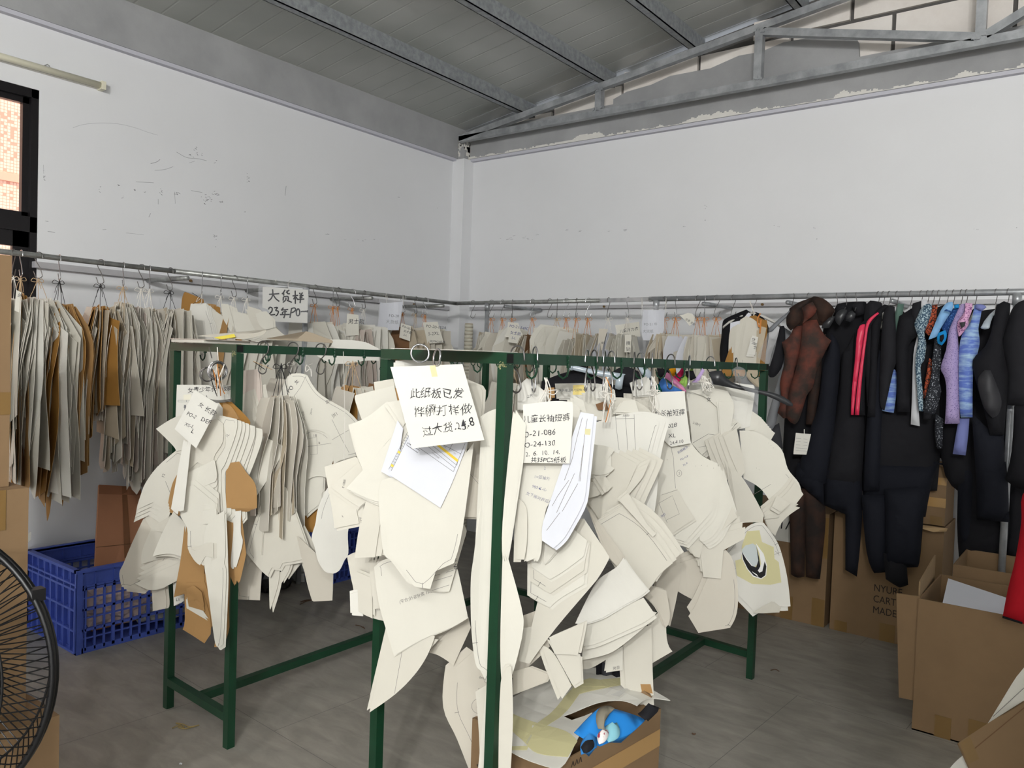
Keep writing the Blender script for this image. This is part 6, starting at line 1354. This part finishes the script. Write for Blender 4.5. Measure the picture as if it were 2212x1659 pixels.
# ------------------------------------------------------------------ cartons, crates, fan, floor litter
CB = mat('brown_cardboard', srgb(136, 110, 80), .8, noise=.07, scale=7); CBI = mat('inner_cardboard', srgb(148, 124, 92), .8, noise=.05, scale=7); CBD = mat('cut_cardboard_edge', srgb(196, 166, 124), .85)
BTAPE = mat('brown_packing_tape', srgb(128, 100, 58), .3, spec=.5); CLTAPE = mat('glossy_clear_tape', srgb(178, 142, 92), .15, spec=.6)
class Frame:
    """lettering and patches on a flat box face"""
    def __init__(s, O, U, V): s.s = Sheet(O, U, V, Vector(U).cross(Vector(V)), lambda u, v: 0)
def carton(label, x0, x1, y0, y1, z0, z1, group=None, lid=True, rz=0.0, cat='carton', name='carton', t=.006):
    c = Vector(((x0 + x1) / 2, (y0 + y1) / 2, z0)); r = thing(name, label, cat, c, group); r.rotation_euler = (0, 0, rz)
    b = MB()
    if lid: b.box((x0, y0, z0), (x1, y1, z1))
    else:
        b.box((x0, y0, z0), (x1, y1, z0 + t)).box((x0, y0, z0), (x1, y0 + t, z1)).box((x0, y1 - t, z0), (x1, y1, z1)).box((x0, y0 + t, z0), (x0 + t, y1 - t, z1)).box((x1 - t, y0 + t, z0), (x1, y1 - t, z1))
    b.build('body', CB, r); return r
def strips(r, items, m=BTAPE, name='packing_tape'):
    for a, b_ in items: MB().box(a, b_).build(name, m, r)
# against the far wall
r = carton('brown carton on the floor under the camouflage trousers with a white label', -2.0, -1.266, 4.71, 5.08, 0, .66)
strips(r, [((-1.34, 4.7085, 0), (-1.268, 4.711, .16)), ((-1.52, 4.7085, 0), (-1.45, 4.711, .14)), ((-1.33, 4.7085, .42), (-1.267, 4.711, .64)), ((-1.345, 4.708, .4), (-1.265, 4.7108, .52))])
f = Frame((-1.62, 4.709, .36), (1, 0, 0), (0, 0, 1)); f.s.obj = r.children[0]
f.s.write('NO:', -.02, .0, .045, 0, m=mat('printed_black', srgb(40, 32, 26), .7), shear=0, jit=0, name='print', parent=r); f.s.write('CHINA', -.06, -.07, .045, 0, m=MATS['printed_black'], shear=0, jit=0, name='print', parent=r)
MB().box((-1.62, 4.707, .46), (-1.46, 4.7105, .62)).build('paper_label', WHITE, r)
f2 = Frame((-1.56, 4.7065, .5), (1, 0, 0), (0, 0, 1)); f2.s.write('1/R', .0, .03, .09, 0, m=INK, shear=.15, parent=r)
r = carton('large brown carton printed made in China under the black suits', -1.236, -.678, 4.71, 5.08, 0, .675)
f = Frame((-1.0, 4.709, .3), (1, 0, 0), (0, 0, 1))
for k, t in enumerate(('NYURE.', 'CARTON NO:', 'MADE IN CHINA')): f.s.write(t, -.01, -.03 - k * .062, .056, 0, m=MATS['printed_black'], shear=0, jit=0, squash=.82, name='print', parent=r)
strips(r, [((-1.21, 4.7085, 0), (-1.14, 4.711, .06)), ((-.97, 4.7085, 0), (-.89, 4.711, .1)), ((-.80, 4.7085, .0), (-.74, 4.711, .05)), ((-.86, 4.7085, .5), (-.78, 4.711, .67))])
tf = MB().add([(-1.0, 4.70, .676), (-.66, 4.695, .678), (-.66, 4.66, .668), (-.72, 4.655, .655), (-.8, 4.66, .668), (-1.0, 4.68, .67)], [(0, 1, 2, 3, 4, 5)]); tf.build('torn_flap', CBD, r)
r = carton('small tall carton wrapped in shiny tape on top of the made in China carton', -1.02, -.68, 4.72, 5.0, .682, 1.0)
strips(r, [((-1.021, 4.7185, .78), (-.679, 4.7205, .83)), ((-1.021, 4.7185, .90), (-.679, 4.7205, .94))], CLTAPE)
strips(r, [((-.80, 4.7183, .97), (-.72, 4.7203, 1.002)), ((-.75, 4.7183, .684), (-.69, 4.7203, .73))])
# open cartons at the right
r = carton('large open brown carton on the floor at the right with a paper sheet inside', -.604, .15, 3.631, 4.15, 0, .555, lid=False)
strips(r, [((-.52, 3.6295, 0), (-.46, 3.632, .09)), ((-.40, 3.6295, 0), (-.335, 3.632, .11))])
fl_ = MB().bar((-.607, 3.66, .56), (-.627, 4.13, .585), .006, .12, (0, 0, 1)); fl_.build('flap', CBI, r)
MB().bar((-.615, 3.64, .12), (-.645, 3.64, .56), .09, .005, (0, 1, 0)).build('side_flap', CB, r)
slab(thing('paper_sheet', 'pale paper sheet sticking up inside the large open carton', 'paper', (-.3, 3.9, .5)), 'sheet', [(-.52, 3.66), (-.12, 3.66), (-.14, 3.9), (-.55, 4.0)], PAPER, lambda x, y: .50 + .09 * (-x - .1) + .1 * (y - 3.66))
r = carton('second open carton standing behind the large open one', -.56, .1, 4.2, 4.62, 0, .60, lid=False)
# cartons by the left edge
LG = 'cartons stacked at the left edge'
r = carton('lowest carton of the stack behind the fan', -2.85, -2.2, .3, .93, 0, .5, LG)
r = carton('middle carton of the stack behind the fan with a worn corner', -2.8, -2.3, .22, .885, .5, 1.105, LG); strips(r, [((-2.3, .76, 1.0), (-2.298, .83, 1.106)), ((-2.3, .74, .5), (-2.298, .81, .58))])
r = carton('topmost carton of the stack at the left edge', -2.82, -2.35, .28, .855, 1.106, 1.725, LG); strips(r, [((-2.35, .8, 1.3), (-2.348, .856, 1.36))])
r = thing('paper_scrap', 'small curled scrap of pale paper beside the middle carton', 'paper', (-4.38, 1.62, .5))
slab(r, 'sheet', [(-4.40, 1.60), (-4.30, 1.58), (-4.28, 1.66), (-4.38, 1.70)], WHITE, lambda x, y: .42 + .5 * abs(x + 4.34) + .8 * (y - 1.6))
# front right carton flap
fb = thing('carton', 'torn edged open carton cropped at the bottom right corner', 'carton', (.15, 2.0, 0))
b = MB(); b.box((-.02, 1.72, 0), (.5, 1.726, .62)).box((-.02, 2.2, 0), (.5, 2.206, .62)).box((-.02, 1.72, 0), (-.014, 2.2, .62)).box((.5, 1.72, 0), (.506, 2.2, .62)).box((-.02, 1.72, 0), (.5, 2.2, .006)); b.build('body', CB, fb)
FPN, FPP = (.15, -.7, .7), (-.2, 2.0, .70)
s = slab_px(fb, 'flap', [(2070, 1606), (2078, 1600), (2150, 1553), (2187, 1533), (2330, 1440), (2330, 1720), (2120, 1720), (2108, 1690)], FPN, FPP, CB)
s.line([s.uv(2105, 1618), s.uv(2212, 1530)], m=mat('crease', srgb(112, 84, 58), .9), wd=.002, name='crease', lift=.003)
s.patch([Vector(s.uv(*p)) for p in ((2072, 1606), (2095, 1592), (2115, 1640), (2092, 1652))], BTAPE, lift=.003, name='packing_tape')
wc = thing('loose_card', 'white card edge rising behind the torn carton at the bottom right', 'loose card', (-.1, 2.05, .7))
s = slab_px(wc, 'card', [(2330, 1330), (2212, 1442), (2170, 1505), (2145, 1545), (2128, 1572), (2200, 1560), (2330, 1500)], (.1, -.9, .4), (-.16, 2.06, .72), CARD, .001)
s.line([s.uv(2145, 1548), s.uv(2212, 1486)]);
wc2 = thing('loose_card', 'white card corner under the torn carton at the bottom right', 'loose card', (-.2, 1.9, .55)); slab_px(wc2, 'card', [(2050, 1662), (2080, 1632), (2098, 1659), (2110, 1720), (2020, 1720)], (.1, -.7, .7), (-.2, 1.96, .64), WHITE, .001)

# carton of blue garments under the near post
CO = Vector((-1.15, 1.76, 0)); CU = Vector((-.35, .06, 0)); CV_ = Vector((.055, .51, 0)); CH = .40
cc = thing('carton', 'open brown carton of blue garments on the floor beneath the right rack', 'carton', CO)
def q(u, v, z): return CO + CU * u + CV_ * v + Vector((0, 0, z))
b = MB(); t = .012
for (u0, v0, u1, v1) in ((0, 0, 1, 0), (1, 0, 1, 1), (1, 1, 0, 1), (0, 1, 0, 0)):
    a0, a1 = q(u0, v0, 0), q(u1, v1, 0); d = (a1 - a0).normalized(); nrm = Vector((-d.y, d.x, 0)); ins = (q(.5, .5, 0) - a0); nrm = nrm if nrm.dot(ins) > 0 else -nrm
    A = [a0, a1, a1 + nrm * .005, a0 + nrm * .005]; b.add(A + [p + Vector((0, 0, CH)) for p in A], [(0,3,2,1),(4,5,6,7),(0,1,5,4),(1,2,6,5),(2,3,7,6),(3,0,4,7)])
b.add([q(0, 0, .004), q(1, 0, .004), q(1, 1, .004), q(0, 1, .004)], [(0, 1, 2, 3)]); b.build('body', CB, cc)
out = (q(0, .5, 0) - q(.5, .5, 0)).normalized()
MB().add([q(0, 0, .28) + out * .0015, q(0, 1, .28) + out * .0015, q(0, 1, .335) + out * .0015, q(0, 0, .335) + out * .0015], [(0, 1, 2, 3)]).build('clear_tape', CLTAPE, cc)
MB().add([q(0, .42, .0) + out * .0014, q(0, .55, .0) + out * .0014, q(0, .55, .28) + out * .0014, q(0, .42, .28) + out * .0014], [(0, 1, 2, 3)]).build('clear_tape', CLTAPE, cc)
fs = Sheet(q(0, 0, 0) + out * .002, CV_.normalized(), ZUP, out, lambda u, v: 0)
fs.write('ʌʌʌ', .06, .372, .03, 0, m=INK, shear=0, jit=0, name='arrow_print', parent=cc); fs.write('ʌʌʌ', .29, .372, .03, 0, m=INK, shear=0, jit=0, name='arrow_print', parent=cc)
out2 = (q(.5, 0, 0) - q(.5, .5, 0)).normalized(); f3 = Sheet(q(1, 0, 0) + out2 * .002, -CU.normalized(), ZUP, out2, lambda u, v: 0)
f3.write('ʌʌʌ', .05, .22, .035, R(90), m=INK, shear=0, jit=0, name='print', parent=cc)
pw = Bundle('crumpled white paper sheet with yellow tape lying over the carton of blue garments', q(.4, .5, CH + .05), (0.35, -.93, 0), None, 'paper_wrap', 'paper', 'wrap'); pw.kz = (980, 1420, 4.424)
def top_slab(root, name, pts, m, z0, zf, t=.0012, lift=0):
    P = [onz(980 + a / 4.424, 1420 + c / 4.424, z0) for a, c in pts]
    return slab(root, name, P, m, lambda x, y: z0 + zf(x, y) + lift, t)
wave = lambda x, y: .012 * math.sin(x * 13 + y * 5) + .008 * math.sin(y * 21) + .05 * max(0, y - 1.95)
top_slab(pw.root, 'wrap', [(300,600),(560,370),(800,250),(950,200),(1270,120),(1520,180),(1700,270),(2000,390),(2070,425),(1880,450),(1750,540),(1600,500),(1330,490),(1050,535),(1130,590),(1325,548),(1110,960),(975,1055),(530,830),(260,640)], WHITE, .42, wave)
for pts in ([(540,540),(1000,700),(1180,860),(1090,970),(800,880),(660,760),(540,660)], [(1000,430),(1190,300),(1600,265),(1650,330),(1480,380),(1200,390),(850,680),(700,720)], [(1060,300),(1300,250),(1560,340),(1440,370)], [(530,800),(720,810),(700,840),(560,830)]): top_slab(pw.root, 'tape_strip', pts, TAPE, .42, wave, .0008, .0022)
for pts in ([(1500,460),(1640,400),(1665,405),(1580,480)], [(690,790),(735,735),(750,740),(705,805)]): top_slab(pw.root, 'clear_tape', pts, M_FILM, .42, wave, .0008, .006)
bg_ = thing('blue_garments', 'bright blue padded garment with grey lining inside the open carton', 'garment', q(.2, .6, .33))
def topuff(root, name, pts, th, m, z): return puff(name, pts, (0, 0, z), (.12, -.25, 1), th, m, root, (980, 1420, 4.424))
topuff(bg_, 'body', '1150,720 1300,560 1400,480 1560,500 1750,560 1830,600 1700,720 1560,780 1400,850 1280,800', .11, fabric('bright_blue_nylon', (36, 124, 200)), .36)
topuff(bg_, 'pale_panel', '1450,660 1560,625 1590,700 1570,770 1480,810 1440,740', .07, fabric('pale_aqua', (128, 182, 196)), .395)
topuff(bg_, 'lining', '1370,520 1420,470 1500,465 1540,490 1470,560 1440,640 1450,690 1380,680 1360,600', .06, fabric('grey_lining', (128, 122, 108)), .41)
topuff(bg_, 'sleeve', '1210,850 1240,780 1300,740 1370,770 1370,860 1290,900 1220,930', .1, fabric('blue_sleeve', (48, 120, 186)), .385); topuff(bg_, 'sleeve_opening', '1215,860 1260,800 1330,790 1345,850 1290,905 1240,910', .03, NEO, .433)
topuff(bg_, 'printed_trim', '1370,750 1420,690 1470,690 1480,740 1450,800 1390,830', .05, fabric('white_print', (220, 214, 212), .8, (160, 60, 80), 'speckle', 60, .42), .42)
sk = Sheet(onz(980 + 1465 / 4.424, 1420 + 570 / 4.424, .455), (1, .1, 0), Vector((0, 1, .3)).normalized(), Vector((0, -.3, 1)).normalized(), lambda u, v: 0); sk.write('ONOUTI', -.02, 0, .016, .1, m=WHT, shear=0, jit=0, name='print', parent=bg_)
bk = thing('black_garment', 'black garment stuffed in the corner of the open carton', 'garment', q(.1, .85, .35)); topuff(bk, 'body', '1760,540 1880,450 1960,480 1940,530 1830,600', .08, NEO, .39)
bk = thing('black_garment', 'dark grey and black striped garment standing behind the white paper wrap', 'garment', q(.3, 1.3, .3))
puff('body', '1360,40 1420,30 1410,190 1362,180', q(.3, 1.1, .4), (.3, -.95, 0), .04, NEO, bk, (980, 1420, 4.424)); puff('body', '1515,100 1620,100 1620,270 1515,230', q(.3, 1.1, .4), (.3, -.95, 0), .04, NEO, bk, (980, 1420, 4.424)); puff('stripe', '1418,40 1525,80 1520,230 1410,190', q(.3, 1.1, .4), (.3, -.95, 0), .04, DGREY, bk, (980, 1420, 4.424))
sc = thing('cardboard_scrap', 'scrap of brown taped card on the rim of the open carton', 'cardboard scrap', q(.1, 1.0, .44)); top_slab(sc, 'scrap', [(1720,260),(1860,245),(1900,320),(1890,350),(1780,320)], CB, .45, lambda x, y: .02 * math.sin(x * 40))

# ------------------------------------------------------------------ blue crates
BLUE = mat('blue_crate_plastic', srgb(78, 100, 192), .5, noise=.14, scale=10)
def crate(label, X0, X1, Y0, Y1, H, group):
    r = thing('plastic_crate', label, 'crate', ((X0 + X1) / 2, (Y0 + Y1) / 2, 0), group); L = Y1 - Y0; Wd = X1 - X0; t = .012
    MB().box((X0 + .015, Y0 + .015, .012), (X1 - .015, Y1 - .015, .02)).build('floor_panel', BLUE, r)
    for x, s in ((X1, 1), (X0, -1)):
        b = MB(); xa, xb = (x - t, x) if s > 0 else (x, x + t)
        for z0, z1_ in ((0, .026), (.105, .117), (.205, .217), (.305, .317), (H - .085, H - .075), (H - .018, H)): b.box((xa - (.008 if s > 0 else 0), Y0, z0), (xb + (.008 if s < 0 else 0), Y1, min(z1_, H)))
        for z in (.066, .165, .262): b.box((xa, Y0, z), (xb - .004 * s, Y1, z + .007))
        n = 17
        for k in range(n + 1):
            y = Y0 + L * k / n; w = .004 if k % 4 else .007
            b.box((xa, y - w, .01), (xb, y + w, H - .08))
            if k % 2 == 0: b.box((xa, y - .003, H - .08), (xb, y + .003, H))
        b.box((xa, Y0, H - .08), ((xa + xb) / 2, Y1, H)).box((xa, Y0, 0), (xb, Y0 + .035, H)).box((xa, Y1 - .035, 0), (xb, Y1, H)); b.build('slatted_side', BLUE, r)
    for y, s in ((Y0, -1), (Y1, 1)):
        b = MB(); ya, yb = (y, y + .006) if s < 0 else (y - .006, y); yo = (y, y + .026) if s < 0 else (y - .026, y)
        b.box((X0, ya + (.02 if s < 0 else -.02), 0), (X1, yb + (.02 if s < 0 else -.02), H))
        for z0, z1_ in ((0, .012), (.105, .115), (.205, .215), (.305, .315), (H - .075, H - .066), (H - .012, H)): b.box((X0, yo[0], z0), (X1, yo[1], z1_))
        for k in range(9):
            x = X0 + Wd * k / 8; b.box((x - .004, yo[0] + .002, 0), (x + .004, yo[1], H))
        b.build('ribbed_end', BLUE, r)
    MB().box((X1 - .02, Y0 - .004, H - .01), (X1 + .008, Y1 + .004, H + .004)).box((X0 - .008, Y0 - .004, H - .01), (X0 + .02, Y1 + .004, H + .004)).box((X0, Y0 - .004, H - .01), (X1, Y0 + .022, H + .004)).box((X0, Y1 - .022, H - .01), (X1, Y1 + .004, H + .004)).build('rim', BLUE, r)
    return r
CG = 'blue plastic crates under the window wall rail'
crate('blue slatted plastic crate with a flattened carton leaning inside it', -4.46, -3.885, 1.71, 2.47, .405, CG)
crate('blue plastic crate far back under the window wall rail', -4.5, -3.94, 3.30, 3.95, .40, CG)
lean = thing('cardboard_sheet', 'flattened brown carton leaning against the wall inside the blue crate', 'cardboard', (-4.3, 2.1, .1))
P = [onx(180, 1300, -4.2), onx(285, 1290, -4.2), onx(303, 1052, -4.47), onx(214, 1047, -4.47)]
P[0].z = P[1].z = .06; P[0].x = P[1].x = -4.02
P = [Vector((-4.05, 1.86, .04)), Vector((-4.05, 2.23, .04)), onx(303, 1052, -4.44), onx(214, 1047, -4.44)]
nn = (P[1] - P[0]).cross(P[3] - P[0]).normalized(); nn = nn if nn.x > 0 else -nn
MB().add(P + [p - nn * .014 for p in P], [(0,1,2,3),(7,6,5,4),(0,4,5,1),(1,5,6,2),(2,6,7,3),(3,7,4,0)]).build('sheet', mat('rust_cardboard', srgb(190, 134, 100), .8, noise=.08, scale=5), lean)
M4 = lambda u, v: P[0].lerp(P[1], u).lerp(P[3].lerp(P[2], u), v) + nn * .001
MB().add([M4(.5, .45), M4(.62, .45), M4(.66, 1), M4(.54, 1)], [(0, 1, 2, 3)]).build('packing_tape', mat('dull_brown_tape', srgb(132, 88, 58), .4), lean)
MB().add([M4(0, .93), M4(1, .93), M4(1, 1), M4(0, 1)], [(0, 1, 2, 3)]).build('top_flap', mat('flap_card', srgb(160, 108, 78), .8), lean)
MB().tube([M4(0, .55) + nn * .0005, M4(1, .55) + nn * .0005], .0015, 4).build('crease', MATS['crease'], lean)
rn = random.Random(31)
def crumple(label, name, c, size, m, cat='cloth', seed=1, parent=None, group=None):
    g = random.Random(seed); bm = bmesh.new(); bmesh.ops.create_icosphere(bm, subdivisions=3, radius=1)
    ph = [g.uniform(0, 6) for _ in range(6)]
    vs = []
    for v in bm.verts:
        p = v.co; k = 1 + .16 * math.sin(p.x * 5 + ph[0]) * math.sin(p.y * 6 + ph[1]) + .12 * math.sin(p.z * 9 + ph[2] + p.x * 7) + .08 * math.sin(p.y * 14 + ph[3])
        z = p.z * size[2] * k; vs.append((c[0] + p.x * size[0] * k, c[1] + p.y * size[1] * k, c[2] + max(z, -size[2] * .8)))
    fs = [tuple(v.index for v in f.verts) for f in bm.faces]; bm.free()
    o = mesh_obj(name, vs, fs, m, parent, False)
    if parent is None: tag(o, label, cat, group)
    return o
crumple('pink crumpled paper bag lying in the blue slatted crate', 'paper_bag', (-4.05, 1.98, .16), (.1, .2, .12), mat('pale_pink_paper', srgb(222, 200, 192), .8), 'paper bag', 3)
crumple('grey crumpled film heap in the bottom of the blue slatted crate', 'film_heap', (-4.05, 2.25, .085), (.14, .18, .07), mat('grey_film', srgb(186, 186, 182), .3, spec=.6), 'plastic film', 5)
crumple('black roll lying across the inside of the blue slatted crate', 'black_roll', (-4.2, 2.15, .22), (.04, .26, .035), mat('black_cloth', srgb(22, 20, 20), .7), 'cloth roll', 7)
crumple('black plastic bag slumped on the floor behind the left rack', 'plastic_bag', (-4.12, 2.98, .16), (.16, .13, .19), mat('black_bin_film', srgb(18, 18, 20), .3, spec=.6), 'plastic bag', 9)
crumple('grey plastic bag beside the black one under the window wall rail', 'plastic_bag', (-4.2, 3.2, .13), (.12, .08, .16), MATS['grey_film'], 'plastic bag', 13)

# ------------------------------------------------------------------ floor fan at the left edge
FB = mat('black_fan_wire', srgb(16, 16, 18), .35, .3, spec=.5); FBL = mat('black_fan_plastic', srgb(22, 22, 24), .4)
FC = Vector((-1.874, .491, .83)); fan_n = Vector((.616, -.788, .08)).normalized()
fr_ = .302
fn = thing('floor_fan', 'black wire caged floor fan cropped at the left edge', 'fan', (FC.x - .1, FC.y, 0))
fu = ZUP.cross(fan_n).normalized(); fv = fan_n.cross(fu)
def fp(rad, a, dz): return FC + fu * rad * math.cos(a) + fv * rad * math.sin(a) + fan_n * dz
def fring(rad, dz, w, name, n=72): MB().tube([fp(rad, 2 * math.pi * k / n, dz) for k in range(n)], w, 8, True).build(name, FB, fn, True)
fring(fr_, .0, .007, 'rim_ring'); fring(fr_ - .004, -.02, .006, 'rim_ring'); fring(fr_ * .82, .07, .0026, 'front_ring'); fring(fr_ * .5, .085, .002, 'front_ring'); fring(.07, .09, .004, 'front_ring'); fring(fr_ * .82, -.09, .0026, 'back_ring')
b = MB(); b2_ = MB()
for k in range(96):
    a = 2 * math.pi * k / 96; b.tube([fp(.07, a, .09), fp(fr_ * .5, a + .02, .085), fp(fr_ * .82, a + .03, .07), fp(fr_ * .95, a + .035, .03), fp(fr_, a + .035, .004)], .0014, 5)
    b2_.tube([fp(.09, a, -.1), fp(fr_ * .82, a - .1, -.09), fp(fr_, a - .12, -.02)], .0014, 5)
b.build('front_spokes', FB, fn); b2_.build('back_spokes', FB, fn)
MB().tube([FC + fan_n * .09, FC + fan_n * .1], .075, 24).build('badge', FBL, fn); MB().tube([FC - fan_n * .17, FC - fan_n * .09], .07, 20).build('motor', FBL, fn, True)
for k in range(3):
    a0 = 2 * math.pi * k / 3; v = []; f = []
    for i in range(7):
        rd = .05 + .13 * i / 6
        for j in range(5):
            aa = a0 + (-.45 + .9 * j / 4) * (.6 + .4 * i / 6); v.append(fp(rd, aa, -.03 + .05 * (j / 4 - .5)))
    n_ = len(v); v += [p - fan_n * .002 for p in v]
    for i in range(6):
        for j in range(4): s_ = i * 5 + j; f.append((s_, s_ + 1, s_ + 6, s_ + 5)); f.append((s_ + n_ + 5, s_ + n_ + 6, s_ + n_ + 1, s_ + n_))
    mesh_obj('blade', v, f, FBL, fn)
for a in (math.radians(33), math.radians(150), math.radians(270)):
    c_ = fp(fr_ + .004, a, -.008); MB().box(c_ - Vector((.012, .012, .012)), c_ + Vector((.012, .012, .012))).build('rim_clip', FBL, fn)
bx = FC - fan_n * .14
MB().tube([(bx.x, bx.y, .02), (bx.x, bx.y, .72)], .018, 14).build('pole', FBL, fn, True); MB().tube([(bx.x, bx.y, .66), bx], .03, 12).build('neck', FBL, fn, True)
MB().tube([(bx.x, bx.y, 0), (bx.x, bx.y, .025)], .2, 32, False, .17).build('base', FBL, fn, True)
# ------------------------------------------------------------------ litter on the floor
TW = mat('ochre_thread', srgb(150, 132, 86), .9); TWD = mat('brown_twig_thread', srgb(92, 70, 54), .9)
def thread(label, px, m, w=.0022, name='thread_scrap'):
    P = [onz(a, c_, w + .001) for a, c_ in px]; o = MB().tube(bez(P, 4), w, 5).build(name, m); tag(o, label, 'thread scrap', 'thread scraps on the floor')
thread('looped ochre thread on the floor before the left rack', [(372,1573),(385,1568),(398,1572),(390,1566),(380,1562),(395,1564),(410,1570),(430,1566),(400,1574),(385,1571)], TW)
thread('long brown thread on the floor under the left rack', [(648,1305),(662,1299),(675,1296),(662,1296),(650,1300),(690,1292)], TWD)
thread('short brown thread on the floor beside the long stretcher', [(768,1350),(778,1352),(788,1358),(784,1354)], TWD)
thread('faint thread on the floor near the far blue crate', [(610,1268),(622,1266),(630,1266)], TWD, .0015)
thread('small dark speck on the floor right of the open carton', [(1495,1584),(1499,1586),(1502,1585)], TWD, .003)
thread('curved dark thread on the floor by the far rack leg', [(1665,1448),(1675,1446),(1683,1450)], TWD)
thread('tiny pale speck on the floor near the camera', [(388,1650),(390,1649),(392,1650)], WHT, .003)

# ------------------------------------------------------------------ added rail of dark suits, out of view, put in to shade the lower right
gr = thing('shade_rail', 'added unseen rail of dark suits shading the lower right', 'clothes rail', (.34, 1.2, 0))
for yy in (.35, 1.62): MB().tube([(.34, yy, 0), (.34, yy, 1.95)], .018, 12).build('post', M_GALV, gr, True); MB().bar((.12, yy, .02), (.56, yy, .02), .03).build('foot', M_GALV, gr)
MB().tube([(.34, .33, 1.95), (.34, 1.64, 1.95)], .016, 12).build('rail', M_GALV, gr, True)
for k in range(9):
    y = .48 + k * .13; b = MB(); n_ = 10
    b.loft([[(.34 + w * math.cos(t), y + .035 * math.sin(t), z) for t in [2 * math.pi * i / n_ for i in range(n_)]] for z, w in ((1.9, .03), (1.84, .12), (1.76, .22), (1.3, .22), (.9, .22), (.5, .2))])
    b.build('shade_suit', NEO if k % 2 else NAVY, gr, True)
